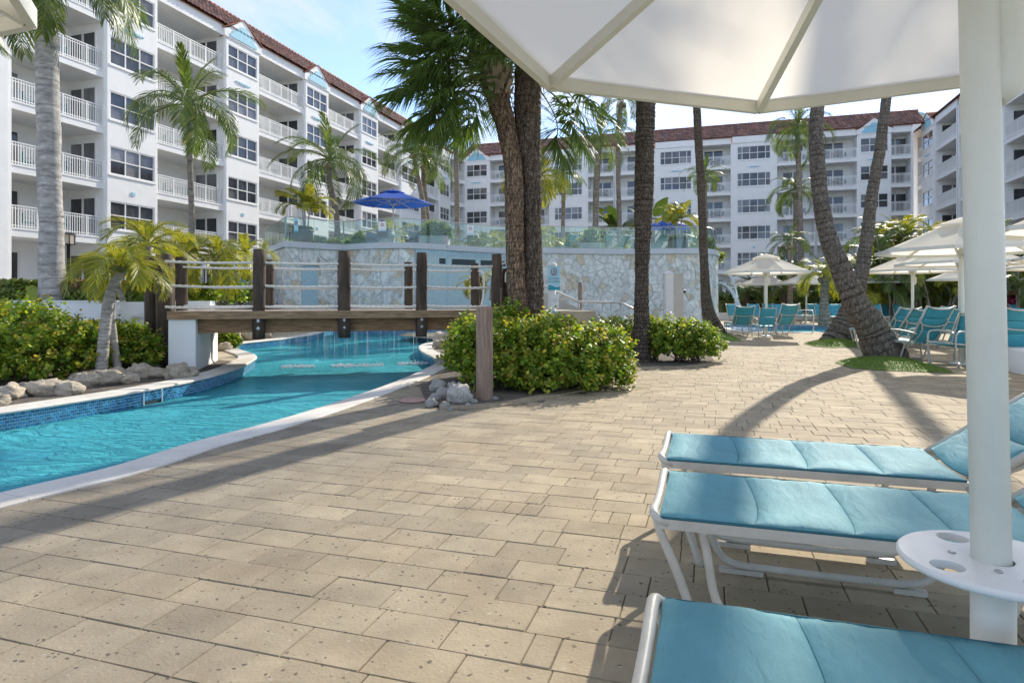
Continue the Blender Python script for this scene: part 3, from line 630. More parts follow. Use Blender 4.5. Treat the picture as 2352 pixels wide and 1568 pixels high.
# ---------------------------------------------------------------- curved stone wall of the upper terrace
WT = 3.48
wk = [(604, 29.5), (630, 27.6), (655, 25.4)], [(655, 25.4), (700, 26.0), (745, 26.6), (789, 27.1)], [(789, 27.1), (850, 26.4), (918, 26.1), (985, 26.6), (1060, 27.7), (1165, 29.0), (1250, 28.8), (1320, 29.1), (1400, 29.4), (1500, 29.3), (1570, 29.0), (1615, 29.1), (1640, 29.9), (1648, 31.4), (1640, 34)]
runs = [catmull([Vector((XU(u, Y), Y, 0)) for u, Y in r], 5) for r in wk]
wallroot = thing('stone_wall', 'tall curved retaining wall of pale irregular stone with aqua mosaic panels', 'wall', (-.5, 28, 0))
full = runs[0] + runs[1][1:] + runs[2][1:]
mb = MB(); n = len(full)
mb.add([(p.x, p.y, z) for p in full for z in (-.4, WT - .12)], [(2 * k, 2 * k + 2, 2 * k + 3, 2 * k + 1) for k in range(n - 1)]); mb.build('mortar_face', M['mortar'], wallroot, True)
ds = [0]
for a, b in zip(full, full[1:]): ds.append(ds[-1] + (b - a).length)
def wall_at(s, z, d):
    k = int(min(max(np.searchsorted(ds, s) - 1, 0), n - 2)); f = (s - ds[k]) / max(1e-6, ds[k + 1] - ds[k]); p = full[k].lerp(full[k + 1], f)
    t = (full[k + 1] - full[k]).normalized(); q = Vector((t.y, -t.x, 0)); return (p.x + q.x * d, p.y + q.y * d, z)
def wall_s(u):       # distance along the wall at a sight line
    best = None
    for k, (a, b) in enumerate(zip(full, full[1:])):
        ua, ub = UC + FPX * a.x / a.y, UC + FPX * b.x / b.y
        if min(ua, ub) <= u <= max(ua, ub) and ds[k] < ds[-1] - 2.5: best = ds[k] + (ds[k + 1] - ds[k]) * (u - ua) / (ub - ua) if ub != ua else ds[k]
    return best
corners = [ds[len(runs[0]) - 1], ds[len(runs[0]) + len(runs[1]) - 2]]
sM0, sM1 = wall_s(953), wall_s(1166); sA0, sA1 = wall_s(693), wall_s(729)
def mosaic(name, s0, s1, z0, z1, m, d=.05):
    mb = MB(); k = max(2, int((s1 - s0) / .4)); vs = []; uv = []
    for i in range(k + 1):
        s = s0 + (s1 - s0) * i / k
        vs += [wall_at(s, z0, d), wall_at(s, z1, d)]
    mb.add(vs, [(2 * i, 2 * i + 2, 2 * i + 3, 2 * i + 1) for i in range(k)])
    vs2 = [wall_at(s0, z0, 0), wall_at(s0, z1, 0), wall_at(s0, z1, d), wall_at(s0, z0, d), wall_at(s1, z0, 0), wall_at(s1, z1, 0), wall_at(s1, z1, d), wall_at(s1, z0, d)]
    mb.add(vs2, [(3, 2, 1, 0), (4, 5, 6, 7), (2, 6, 5, 1)])
    o = mb.build(name, m, wallroot, True); ul = o.data.uv_layers.new(name='uv')
    for lp in o.data.loops:
        vi = lp.vertex_index
        ul.data[lp.index].uv = ((s0 + (s1 - s0) * (vi // 2) / k), o.data.vertices[vi].co.z) if vi <= 2 * k + 1 else (0, o.data.vertices[vi].co.z)
    return o
mosaic('mosaic_panel', sM0, sM1, -.4, WT - .14, M['mosaic'])
mosaic('mosaic_panel', sA0, sA1, -.4, 2.62, M['mosaic2'])
mosaic('mosaic_border', sM0, sM1, WT - .36, WT - .14, M['mosaic2'], .07)
for s_ in (sM0 + .0, (sM0 + sM1) / 2 - .9, (sM0 + sM1) / 2 + .9, sM1 - .12): mosaic('mosaic_border', s_, s_ + .12, .6, WT - .37, M['mosaic2'], .062)
mb = MB()
for ua, ub in ((965, 1021), (1036, 1090), (1102, 1160)):
    s0, s1 = wall_s(ua), wall_s(ub); mb.add([wall_at(s0, WT - .72, .075), wall_at(s1, WT - .72, .075), wall_at(s1, WT - .48, .075), wall_at(s0, WT - .48, .075)], [(0, 1, 2, 3)])
mb.add([wall_at(sA0, 2.63, .08), wall_at(sA1, 2.63, .08), wall_at(sA1, 2.68, .08), wall_at(sA0, 2.68, .08)], [(0, 1, 2, 3)])
mb.build('water_slot', M['mosaic_dark'], wallroot, True)
# crazy-paved stones: clipped Voronoi cells, each standing a little proud
def clip(poly, px, py, qx, qy, gap):
    mx_, my = (px + qx) / 2, (py + qy) / 2; dx_, dy_ = qx - px, qy - py; L = math.hypot(dx_, dy_); dx_ /= L; dy_ /= L
    mx_ -= dx_ * gap; my -= dy_ * gap; out = []
    for i in range(len(poly)):
        a, b = poly[i], poly[(i + 1) % len(poly)]
        da = (a[0] - mx_) * dx_ + (a[1] - my) * dy_; db = (b[0] - mx_) * dx_ + (b[1] - my) * dy_
        if da <= 0: out.append(a)
        if (da < 0) != (db < 0) and da != db:
            f = da / (da - db); out.append((a[0] + (b[0] - a[0]) * f, a[1] + (b[1] - a[1]) * f))
    return out
stones = []
for (s0, s1) in ((.02, corners[0] - .02), (corners[0] + .02, sA0 - .01), (sA1 + .01, corners[1] - .02), (corners[1] + .02, sM0 - .01), (sM1 + .01, ds[-1])):
    W = s1 - s0; H0, H1 = -.38, WT - .14; npt = int(W * (H1 - H0) / .115) + 2; pts = []
    tries = 0
    while len(pts) < npt and tries < 8000:
        p = (RN.uniform(s0, s1), RN.uniform(H0, H1)); tries += 1; r = RN.choice((.10, .17, .34))
        if all((p[0] - q[0]) ** 2 + (p[1] - q[1]) ** 2 > r * r for q in pts): pts.append(p)
    for p in pts:
        poly = [(s0, H0), (s1, H0), (s1, H1), (s0, H1)]
        poly = [(max(s0, p[0] - .55), max(H0, p[1] - .55)), (min(s1, p[0] + .55), max(H0, p[1] - .55)), (min(s1, p[0] + .55), min(H1, p[1] + .55)), (max(s0, p[0] - .55), min(H1, p[1] + .55))]
        for q in pts:
            if q is not p and abs(q[0] - p[0]) < 1.1 and abs(q[1] - p[1]) < 1.1: poly = clip(poly, p[0], p[1], q[0], q[1], .012)
            if len(poly) < 3: break
        if len(poly) >= 3: stones.append(poly)
if True:   # the strip above the narrow mosaic
    stones.append([(sA0 + .02, 2.72), (sA1 - .2, 2.74), (sA1 - .22, WT - .16), (sA0 + .02, WT - .16)]); stones.append([(sA1 - .17, 2.74), (sA1 - .01, 2.72), (sA1 - .01, WT - .16), (sA1 - .19, WT - .16)])
def stone_mb(poly, mbx):
    cx = sum(p[0] for p in poly) / len(poly); cz = sum(p[1] for p in poly) / len(poly); d = RN.uniform(.014, .042); tx, tz = RN.uniform(-.04, .04), RN.uniform(-.04, .04)
    m_ = len(poly)
    lo = [wall_at(p[0], p[1], .002) for p in poly]
    hi = [wall_at(p[0] + (cx - p[0]) * .06, p[1] + (cz - p[1]) * .06, max(.012, d + (p[0] - cx) * tx + (p[1] - cz) * tz)) for p in poly]
    ar = sum(poly[i][0] * poly[(i + 1) % m_][1] - poly[(i + 1) % m_][0] * poly[i][1] for i in range(m_))
    fs = [tuple(m_ + i for i in range(m_))] + [(i, (i + 1) % m_, m_ + (i + 1) % m_, m_ + i) for i in range(m_)]
    mbx.add(lo + hi, fs if ar > 0 else [f[::-1] for f in fs])
def area(poly): return abs(sum(poly[i][0] * poly[(i + 1) % len(poly)][1] - poly[(i + 1) % len(poly)][0] * poly[i][1] for i in range(len(poly))))
stones.sort(key=lambda p: -area(p) * (1 if p[0][1] > .8 else .3))
for p in stones[:300]: mb = MB(); stone_mb(p, mb); mb.build('stone', M['stone'], wallroot, True)
rest = MB()
for p in stones[300:]: stone_mb(p, rest)
rest.build('stone', M['stone'], wallroot, True, kind='stuff')
# cap and floor
def strip_prism(line, d0, d1, z0, z1, T=None):
    mb = MB(); a = offset_line(line, d0); b = offset_line(line, d1); m_ = len(line)
    vs = [(p.x, p.y, z0) for p in a] + [(p.x, p.y, z1) for p in a] + [(p.x, p.y, z1) for p in b] + [(p.x, p.y, z0) for p in b]
    fs = []
    for k in range(m_ - 1):
        for q in range(4):
            f = (q * m_ + k, q * m_ + k + 1, ((q + 1) % 4) * m_ + k + 1, ((q + 1) % 4) * m_ + k); fs.append(f)
    fs += [tuple(q * m_ for q in range(4)), tuple(q * m_ + m_ - 1 for q in reversed(range(4)))]
    return mb.add(vs, fs)
strip_prism(full, .11, -.3, WT - .13, WT - .015).build('cap', M['cap'], wallroot, True)
strip_prism(full, .05, -.22, WT - .013, WT + .12).build('upstand', M['cap'], wallroot, True)
tf = [(p.x, p.y) for p in offset_line(full, -.22)] + [(10.5, 40), (9, 47), (-11, 47)]
mb = MB(); mb.prism(tf, 0, WT); o = mb.build('terrace_floor', M['deck_far']); o['kind'] = 'structure'
# the glass balustrade
gb = thing('glass_balustrade', 'frameless green glass balustrade with a thin steel rail along the top of the stone wall', 'balustrade', (-.5, 28, WT))
gline = offset_line(full, -.06); gds = ds
def seg_panel(s0, s1, mbx):
    k = max(1, int((s1 - s0) / .5)); za, zb = WT + .125, WT + 1.10
    vs = []
    for i in range(k + 1):
        s = s0 + (s1 - s0) * i / k
        for d in (-.05, -.062):
            vs += [wall_at(s, za, d), wall_at(s, zb, d)]
    for i in range(k):
        b = i * 4; c_ = b + 4
        mbx.add([vs[b], vs[c_], vs[c_ + 1], vs[b + 1]], [(0, 1, 2, 3)])
        mbx.add([vs[b + 2], vs[c_ + 2], vs[c_ + 3], vs[b + 3]], [(3, 2, 1, 0)])
        mbx.add([vs[b + 1], vs[c_ + 1], vs[c_ + 3], vs[b + 3]], [(0, 1, 2, 3)])
brk = [0.02]
for cpt in (corners[0], corners[1], ds[-1]):
    s0 = brk[-1]; k = max(1, round((cpt - s0) / (1.5 if cpt != ds[-1] else 1.12)))
    brk += [s0 + (cpt - s0) * (i + 1) / k for i in range(k)]
for a, b in zip(brk, brk[1:]):
    mb = MB(); seg_panel(a + .008, b - .008, mb); mb.build('glass_panel', M['glass'], gb, True)
    edge = MB(); edge.add([wall_at(b - .007, WT + .125, -.048), wall_at(b + .007, WT + .125, -.048), wall_at(b + .007, WT + 1.1, -.048), wall_at(b - .007, WT + 1.1, -.048)], [(0, 1, 2, 3)]); edge.build('panel_joint', M['glass_edge'], gb, True)
mb = MB(); mb.tube([Vector((p.x, p.y, WT + 1.115)) for p in offset_line(full, -.056)], .017, 6); mb.build('top_rail', M['steel'], gb, True)
# ---------------------------------------------------------------- the hotel: three wings round the court
FL = [1.55, 4.55, 7.45, 10.35, 13.25, 16.15]; EAVE0, EAVE1 = 18.45, 19.15
PL, PB, PR = -30.26, 73.7, 21.1
def sol_left(u): r = (u - UC) / FPX; Y = PL / (.9545 * r - .2983); return Y * (.2983 * r + .9545)
def sol_right(u): r = (u - UC) / FPX; Y = PR / (.9545 * r - .2983); return Y * (.2983 * r + .9545)
def sol_back(u): r = (u - UC) / FPX; Y = PB / (.2983 * r + .9545); return Y * (.9545 * r - .2983)
chair_spots = []
class Wing:
    def __init__(s, name, label, base, sd, nd, s_roof):
        s.root = thing(name, label, 'building', tuple(base)); s.base = Vector(base); s.sd = Vector(sd); s.nd = Vector(nd)
        s.hand = 1 if s.sd.cross(s.nd).z > 0 else -1
        s.wall = MB()
    def T(s, a, d, z): return s.base + s.sd * a + s.nd * d + Vector((0, 0, z))
    def bx(s, mb, a0, a1, d0, d1, z0, z1):
        mb.box(a0, a1, d0, d1, z0, z1, T=s.T)
        if s.hand < 0: mb.f[-6:] = [f[::-1] for f in mb.f[-6:]]
    def pr(s, mb, poly, d0, d1):       # prism of an outline in the facade plane
        n0 = len(mb.f); mb.prism(poly, d0, d1, T=lambda x, y, z: s.T(x, z, y))
        if s.hand > 0: mb.f[n0:] = [f[::-1] for f in mb.f[n0:]]
    def window(s, a0, a1, z0, z1, d, cols, split=True):
        fr = MB(); t = .07
        s.bx(fr, a0, a1, d - .10, d - .02, z0, z0 + t); s.bx(fr, a0, a1, d - .10, d - .02, z1 - t, z1)
        s.bx(fr, a0, a0 + t, d - .101, d - .021, z0 + t, z1 - t); s.bx(fr, a1 - t, a1, d - .101, d - .021, z0 + t, z1 - t)
        zm = (z0 + z1) / 2; s.bx(fr, a0 + t, a1 - t, d - .10, d - .025, zm - .03, zm + .03)
        xs = [a0 + t]
        if cols == 5: ws = [.62, 1.08, 1.1, 1.08, .62]
        else: ws = [1] * cols
        tot = sum(ws); acc = 0
        for k, wv in enumerate(ws):
            acc += wv; xs.append(a0 + t + (a1 - a0 - 2 * t) * acc / tot)
        for x in xs[1:-1]: s.bx(fr, x - .03, x + .03, d - .105, d - .03, z0 + t, z1 - t)
        s.bx(fr, a0 - .06, a1 + .06, d - .05, d + .05, z0 - .09, z0 - .002)
        o = fr.build('window', M['white_metal'], s.root, True)
        for k in range(cols):
            for zz0, zz1 in ((z0 + t, zm - .03), (zm + .03, z1 - t)):
                mb = MB(); s.bx(mb, xs[k] + .01, xs[k + 1] - .01, d - .12, d - .09, zz0, zz1); mb.build('pane', M['glass_dark'], o, False) if False else None
                p = mb.mesh('pane', M['glass_dark'], s.base); po = bpy.data.objects.new('pane', p); COL.objects.link(po); po.parent = o
    def winbay(s, a0, a1, cols, d=.14, w0=None, w1=None, floors=range(1, 6), gable=False):
        m = .09 if cols < 5 else .22
        w0 = a0 + m * (a1 - a0) / 2 if w0 is None else w0; w1 = a1 - m * (a1 - a0) / 2 if w1 is None else w1
        top = EAVE0 if not gable else EAVE0
        zprev = -.2
        for f in list(range(0, 6)):
            z0, z1 = FL[f] + .42, FL[f] + 1.92
            s.bx(s.wall, a0, a1, -.3, d, zprev, z0)
            s.bx(s.wall, a0, w0, -.3, d, z0, z1); s.bx(s.wall, w1, a1, -.3, d, z0, z1)
            s.bx(s.wall, w0, w1, -.34, -.31, z0, z1)
            s.window(w0, w1, z0, z1, d, cols); zprev = z1
        s.bx(s.wall, a0, a1, -.3, d, zprev, EAVE0)
        if not gable: s.fas(a0 - .02, a1 + .02, -.3, d + .10, EAVE0 + .001)
        # the small vents and pale-blue bars on the spandrels
        c_ = (a0 + a1) / 2; mb = MB()
        s.bx(mb, c_ - .42, c_ + .42, d + .005, d + .07, FL[5] - .42, FL[5] - .30)
        s.bx(mb, c_ - .66, c_ - .56, d + .005, d + .05, FL[5] - .40, FL[5] - .30); s.bx(mb, c_ + .56, c_ + .66, d + .005, d + .05, FL[5] - .40, FL[5] - .30)
        mb.build('wall_bar', M['lightblue'], s.root, True)
        mb = MB(); s.bx(mb, c_ - .1, c_ + .1, d + .005, d + .04, FL[2] - .55, FL[2] - .35); mb.build('wall_vent', M['lightblue'], s.root, True)
    def balcony(s, a0, a1, depth=1.9, doors=None, floors=range(1, 6), rail_d=-.06, div=False, side=False):
        L = a1 - a0
        for f in range(0, 6):
            z = FL[f]; top = FL[f + 1] - .42 if f < 5 else EAVE0
            s.bx(s.wall, a0, a1, -depth - .2, -depth, z - .4, top + .02)
            sl = MB(); s.bx(sl, a0, a1, -depth, .02, z - .42, z - .02); s.bx(sl, a0 - .01, a1 + .01, -.02, .05, z - .10, z - .018)
            o = sl.build('balcony' if f else 'ground_slab', M['stucco'], s.root, True)
            if f:
                r = MB(); h = 1.02
                s.bx(r, a0 + .03, a1 - .03, rail_d - .035, rail_d + .035, z + h - .045, z + h)
                s.bx(r, a0 + .03, a1 - .03, rail_d - .02, rail_d + .02, z + h - .17, z + h - .135)
                s.bx(r, a0 + .03, a1 - .03, rail_d - .02, rail_d + .02, z + .07, z + .105)
                nb = max(3, int(L / .125))
                for k in range(nb + 1):
                    x = a0 + .05 + (L - .1) * k / nb; big = (k % 10 == 0)
                    q = .036 if big else .016
                    s.bx(r, x - q, x + q, rail_d - q, rail_d + q, z, z + h - .03)
                p = r.mesh('railing', M['white_metal'], s.base); ro = bpy.data.objects.new('railing', p); COL.objects.link(ro); ro.parent = o; ro['kind'] = 'stuff'
            # doors in the back wall
            spots = doors if doors else ([(a0 + .35, a0 + 2.05), (a1 - 2.2, a1 - .25)] if L > 4.2 else [((a0 + a1) / 2 - .85, (a0 + a1) / 2 + .85)])
            for (x0, x1) in spots:
                dm = MB(); zt = z + 2.02; dd = -depth; xm = (x0 + x1) / 2
                for b0, b1 in ((x0, x0 + .09), (xm - .07, xm + .07), (x1 - .09, x1)): s.bx(dm, b0, b1, dd + .001, dd + .07, z, zt)
                s.bx(dm, x0, x1, dd + .001, dd + .075, zt, zt + .1); s.bx(dm, x0 + .09, xm - .07, dd + .001, dd + .06, z, z + .12); s.bx(dm, xm + .07, x1 - .09, dd + .001, dd + .06, z, z + .12)
                p = dm.mesh('door', M['white_metal'], s.base); do = bpy.data.objects.new('door', p); COL.objects.link(do); do.parent = o
                gm = MB(); s.bx(gm, x0 + .09, xm - .07, dd + .002, dd + .035, z + .12, zt); s.bx(gm, xm + .07, x1 - .09, dd + .002, dd + .035, z + .12, zt)
                p = gm.mesh('door_glass', M['glass_dark'], s.base); do = bpy.data.objects.new('door_glass', p); COL.objects.link(do); do.parent = o
            if side:       # a pair of doors in the end wall that faces the camera
                dm = MB(); gm = MB(); zt = z + 2.02; q0, q1 = -depth + .12, -.42; qm = (q0 + q1) / 2; e0, e1 = a1 - .10, a1 - .032
                for b0, b1 in ((q0, q0 + .08), (qm - .06, qm + .06), (q1 - .08, q1)): s.bx(dm, e0, e1, b0, b1, z, zt)
                s.bx(dm, e0 - .004, e1, q0, q1, zt, zt + .09); s.bx(dm, e0 + .004, e1, q0 + .08, qm - .06, z, z + .12); s.bx(dm, e0 + .004, e1, qm + .06, q1 - .08, z, z + .12)
                s.bx(gm, e0 + .035, e1 - .002, q0 + .08, qm - .06, z + .12, zt); s.bx(gm, e0 + .035, e1 - .002, qm + .06, q1 - .08, z + .12, zt)
                for nm, bm_, mm in (('door', dm, 'white_metal'), ('door_glass', gm, 'glass_dark')):
                    do = bpy.data.objects.new(nm, bm_.mesh(nm, M[mm], s.base)); COL.objects.link(do); do.parent = o
            if f: chair_spots.append((s, (a0 + a1) / 2, z - .02, L, f))
        s.bx(s.wall, a0, a1, -depth, .0, EAVE0 - .001, EAVE0 + .06)
        s.fas(a0 - .019, a1 + .019, -.25, .06, EAVE0)
        if div: s.pier((a0 + a1) / 2, depth, d1=-.2)
    def fas(s, a0, a1, d0, d1, z): mb = MB(); s.bx(mb, a0, a1, d0, d1, z, EAVE1); mb.build('fascia', M['stucco'], s.root, True)
    def pier(s, a, depth=1.9, w=.22, d1=.08): s.bx(s.wall, a - w / 2, a + w / 2, -depth - .19, d1, -.2, EAVE0 + .003)
    def gable(s, a0, a1, d=.15):
        c_ = (a0 + a1) / 2; h = (a1 - a0) / 2 + .22; zb, zp = EAVE0 - .001, EAVE1 + .95
        s.pr(s.wall, [(c_ - h, zb), (c_ + h, zb), (c_ + h, EAVE1 - .25), (c_ + h * .82, EAVE1 - .1), (c_, zp), (c_ - h * .82, EAVE1 - .1), (c_ - h, EAVE1 - .25)], -.3, d + .06)
        # scalloped pale-blue plaque
        q = h * .70; z0, z1 = zb + .12, zp - .50; H = z1 - z0
        half = [(1, 0), (1.02, .10), (.98, .22), (.86, .26), (.82, .40), (.76, .48), (.62, .50), (.56, .64), (.48, .72), (.34, .73), (.28, .86), (.18, .96), (0, 1)]
        poly = [(c_ + q * x, z0 + H * y) for x, y in half] + [(c_ - q * x, z0 + H * y) for x, y in reversed(half[:-1])]
        mb = MB(); s.pr(mb, poly, d + .061, d + .10); g_ = mb.build('gable_plaque', M['lightblue'], s.root, True)
        # little tiled roof running back into the main slope
        rf = MB()
        for sg in (-1, 1):
            e0, e1 = (c_, zp + .04), (c_ + sg * (h + .04), EAVE1 - .16)
            for k in range(7):
                f0, f1 = k / 7, (k + 1.12) / 7
                A0, Z0 = e0[0] + (e1[0] - e0[0]) * f0, e0[1] + (e1[1] - e0[1]) * f0; A1, Z1 = e0[0] + (e1[0] - e0[0]) * f1, e0[1] + (e1[1] - e0[1]) * f1 + .03
                vs = [s.T(A0, d + .12, Z0), s.T(A1, d + .12, Z1), s.T(A1, -3.2, Z1), s.T(A0, -3.2, Z0), s.T(A0, d + .12, Z0 - .06), s.T(A1, d + .12, Z1 - .06), s.T(A1, -3.2, Z1 - .06), s.T(A0, -3.2, Z0 - .06)]
                fs = [(0, 1, 2, 3), (4, 7, 6, 5), (0, 4, 5, 1), (1, 5, 6, 2), (2, 6, 7, 3), (3, 7, 4, 0)]
                rf.add(vs, fs if (sg > 0) == (s.hand < 0) else [f[::-1] for f in fs])
        rf.build('gable_roof', M['ridge'], s.root, True, kind='stuff')
    def roof(s, a0, a1, slope=.62, run=3.6, d0=.28):
        rf = MB(); rows = 12; cols = int((a1 - a0) / .33)
        zr = EAVE1 + .02
        base = MB(); vs = [s.T(a0, d0 - .06, zr - .06), s.T(a1, d0 - .06, zr - .06), s.T(a1, d0 - run, zr + run * slope - .05), s.T(a0, d0 - run, zr + run * slope - .05), s.T(a0, d0 - 2 * run, zr), s.T(a1, d0 - 2 * run, zr)]
        base.add(vs, [(0, 1, 2, 3), (3, 2, 5, 4)]); base.build('roof_deck', M['ridge'], s.root, True)
        dr = run / rows; wv = (a1 - a0) / cols
        for r in range(rows):
            for k in range(cols):
                x = a0 + k * wv; y0 = d0 - r * dr; y1 = d0 - (r + 1.18) * dr; j = RN.uniform(-.008, .008)
                vs = []
                for (y, zo) in ((y0, .035 + j), (y1, 0)):
                    zb = zr + (d0 - y) * slope + zo
                    for (fx, fz) in ((0, 0), (.18, .055), (.42, .055), (.6, 0), (1.0, -.02)):
                        vs.append(s.T(x + fx * wv, y, zb + fz))
                fs = [(q, q + 1, 6 + q, 5 + q) for q in range(4)]
                rf.add(vs, fs if s.hand < 0 else [f[::-1] for f in fs])
        rf.build('roof_tile', M['tile_roof'], s.root, True, kind='stuff')
        rg = MB(); m_ = int((a1 - a0) / .4)
        for k in range(m_):
            x0 = a0 + (a1 - a0) * k / m_; x1 = x0 + (a1 - a0) / m_ * 1.1
            rg.tube([s.T(x0, d0 - run, zr + run * slope - .01), s.T(x1, d0 - run, zr + run * slope + .02)], .12, 6)
        rg.build('ridge_tile', M['ridge'], s.root, True, kind='stuff')
    def done(s):
        s.wall.build('wall', M['stucco'], s.root, True)

# left wing: runs away from the camera on the left, faces the court
Lw = Wing('hotel_wing', 'long sunlit white hotel wing with balconies receding along the left side', E1 * PL, E2, E1, 0)
S = sol_left
bays = [(-170, -62, 'B'), (-62, 14, 'W0'), (22, 238, 'B'), (242, 356, 'W3'), (358, 514, 'B'), (516, 590, 'G'), (592, 697, 'B'), (699, 750, 'G'), (752, 825, 'B'), (827, 864, 'G'), (866, 917, 'B'), (919, 963, 'W3'), (965, 1007, 'B'), (1008, 1031, 'W3')]
for u0, u1, k in bays:
    a0, a1 = S(u0), S(u1)
    if k == 'B': Lw.balcony(a0, a1, 2.4, side=True, doors=[(a0 + .35, a0 + 2.05)] + ([(a1 - 2.6, a1 - .95)] if a1 - a0 > 6 else [])); Lw.pier(a0 - .08, 2.4); Lw.pier(a1 + .08, 2.4)
    elif k in ('W3',): Lw.winbay(a0, a1, 3)
    elif k == 'W0': Lw.bx(Lw.wall, a0, a1, -.3, .14, -.2, EAVE0); Lw.fas(a0, a1, -.3, .2, EAVE0)
    elif k == 'G': Lw.winbay(a0, a1, 3, gable=True); Lw.gable(a0, a1)
Lw.roof(S(-170), S(1031) + 3, .82, 3.9); Lw.done()
sL_end = S(1031)

# corner bay between the left and back wings (two small angled balconies)
cA = E1 * PL + E2 * sL_end; cB = E1 * (sol_back(1069)) + E2 * PB
sd = (cB - cA); Lc = sd.length; sd.normalize(); nd = Vector((sd.y, -sd.x, 0))
Cw = Wing('hotel_corner', 'narrow angled white hotel corner with two stacks of small balconies', cA, sd, nd, 0)
Cw.balcony(.12, Lc * .5 - .1, 1.3); Cw.pier(Lc * .5, 1.3); Cw.balcony(Lc * .5 + .1, Lc - .12, 1.3); Cw.pier(.05, 1.3); Cw.pier(Lc - .05, 1.3)
Cw.done()

# back wing: closes the court, in shade
Bw = Wing('hotel_wing', 'white hotel wing with long red tiled roof closing the far side of the court', E2 * PB, E1, -E2, 0)
S = sol_back
bays = [(1070, 1122, 'G'), (1125, 1183, 'B'), (1187, 1262, 'B'), (1265, 1347, 'W5'), (1350, 1410, 'B'), (1414, 1503, 'B'), (1506, 1599, 'W5'), (1602, 1679, 'B'), (1682, 1781, 'W5'), (1784, 1872, 'B'), (1876, 1969, 'B'), (1972, 2043, 'G'), (2046, 2093, 'B')]
for u0, u1, k in bays:
    a0, a1 = S(u0), S(u1)
    if k == 'B': Bw.balcony(a0, a1, doors=[((a0 + a1) / 2 - 1.15, (a0 + a1) / 2 + 1.0)]); Bw.pier(a0 - .08); Bw.pier(a1 + .08)
    elif k == 'W5': Bw.winbay(a0, a1, 5)
    elif k == 'G': Bw.winbay(a0, a1, 3, gable=True); Bw.gable(a0, a1)
Bw.roof(S(1060), S(2100) + 1.2); Bw.done()

# right wing: comes back towards the camera on the right
Rw = Wing('hotel_wing', 'white hotel wing with angled balconies on the right, partly hidden by the near umbrella pole', E1 * PR, E2, -E1, 0)
S = sol_right
bays = [(2120, 2098, 'B'), (2147, 2121, 'G'), (2199, 2150, 'B'), (2236, 2205, 'B'), (2300, 2240, 'W3'), (2420, 2309, 'B'), (2520, 2426, 'W3')]
for u0, u1, k in bays:
    if k == 'B' and u1 == 2098: a0, a1 = S(2120) + .05, S(2120) + 1.5
    else: a0, a1 = S(u0), S(u1)
    if k == 'B': Rw.balcony(a0, a1, 2.4, side=(u1 != 2098), doors=[(a0 + .3, a0 + 1.2)] if u1 == 2098 else None); Rw.pier(a0 - .08, 2.4); Rw.pier(a1 + .08, 2.4)
    elif k == 'W3': Rw.winbay(a0, a1, 3)
    elif k == 'G': Rw.winbay(a0, a1, 2, gable=True); Rw.gable(a0, a1)
Rw.bx(Rw.wall, S(2120) - .1, S(2120) + 3.2, -1.6, -1.2, -.2, EAVE1); Bw.bx(Bw.wall, 0, 0, 0, 0, 0, 0) if False else None
Rw.bx(Rw.wall, S(2120) + 1.5, S(2120) + 3.2, -1.5, .02, -.2, EAVE1)
Rw.roof(S(2520), S(2120) + 3.0); Rw.done()
# pale blue roof lantern seen above the right corner and behind the ridge on the left
for (u, v, Y, wd) in ((2075, 252, 74, 3.0), (1118, 345, 92, 3.2)):
    p = P(u, v, Y); z = p.z
    mb = MB(); mb.lathe([(wd * .9, z - 6.5), (wd * .9, z - 1.6)], 4, (p.x, p.y, 0)); lr = thing('roof_pavilion', 'pale blue hipped roof pavilion rising behind the tiled ridge ' + ('at the right corner' if u > 2000 else 'left of the sabal palm trunks'), 'pavilion', (p.x, p.y, z - 6))
    mb.build('wall', M['stucco'], lr, True)
    mb = MB(); mb.lathe([(wd * 1.25, z - 1.6), (wd * 1.25, z - 1.5), (.4, z), (.0, z + .1)], 4, (p.x, p.y, 0)); mb.build('roof', M['lightblue'], lr, True)
# ---------------------------------------------------------------- timber footbridge with rope rails
BX = Vector((.9635, .2677, 0)); BY = Vector((-.2677, .9635, 0)); B0 = Vector((-4.41, 11.0, 0))
def bp_(t, c_, z): return B0 + BX * t + BY * c_ + Vector((0, 0, z))
br = thing('footbridge', 'timber footbridge with log posts and rope rails crossing the blue pool channel', 'bridge', tuple(B0))
DZ = 1.02; BW = 1.85
def log_path(p, z0, z1, lean=(0, 0), n=9): return [Vector((p.x + lean[0] * k / n, p.y + lean[1] * k / n, z0 + (z1 - z0) * k / n)) for k in range(n + 1)]
def logpost(p, z0, z1, r, parent, name='post', mat_='wood_dark', label=None):
    mb = MB(); sd_ = RN.random() * 9
    pf = lambda i, a: 1 + .05 * math.sin(3 * a + sd_) + .03 * math.sin(7 * a + sd_ * 2 + i * .3) + (.0 if 0 < i < 9 else -.05)
    lean = (RN.uniform(-.02, .02), RN.uniform(-.02, .02))
    mb.tube(log_path(p, z0, z1, lean), r, 14, prof=pf); o = mb.build(name, M[mat_], parent, True)
    if label: o['label'] = label
    return o
FT = [-1.47, 0, 1.43, 2.82, 4.28]
def bolt(p, d, parent):
    mb = MB(); q = p + d * .012
    mb.tube([p, q], .028, 10); mb.tube([q, q + d * .014], .015, 6); o = mb.mesh('bolt', M['bolt'], parent.parent.location if parent.parent else parent.location); ob = bpy.data.objects.new('bolt', o); COL.objects.link(ob); ob.parent = parent
fp = []
for i, t in enumerate(FT):
    p = bp_(t, 0, 0)
    if i == 0: continue
    o = logpost(p, .53 if i < 4 else .2, 2.09, .106 if i != 2 else .114, br); fp.append(p)
    if 0 < i < 4:
        for zb in (.72, .85): bolt(bp_(t, -.098, zb), -BY, o)
for t in FT[1:]: logpost(bp_(t - .02, BW, 0), .55, 2.02, .095, br)
logpost(bp_(-1.62, BW + .05, 0), .6, 2.05, .11, br)
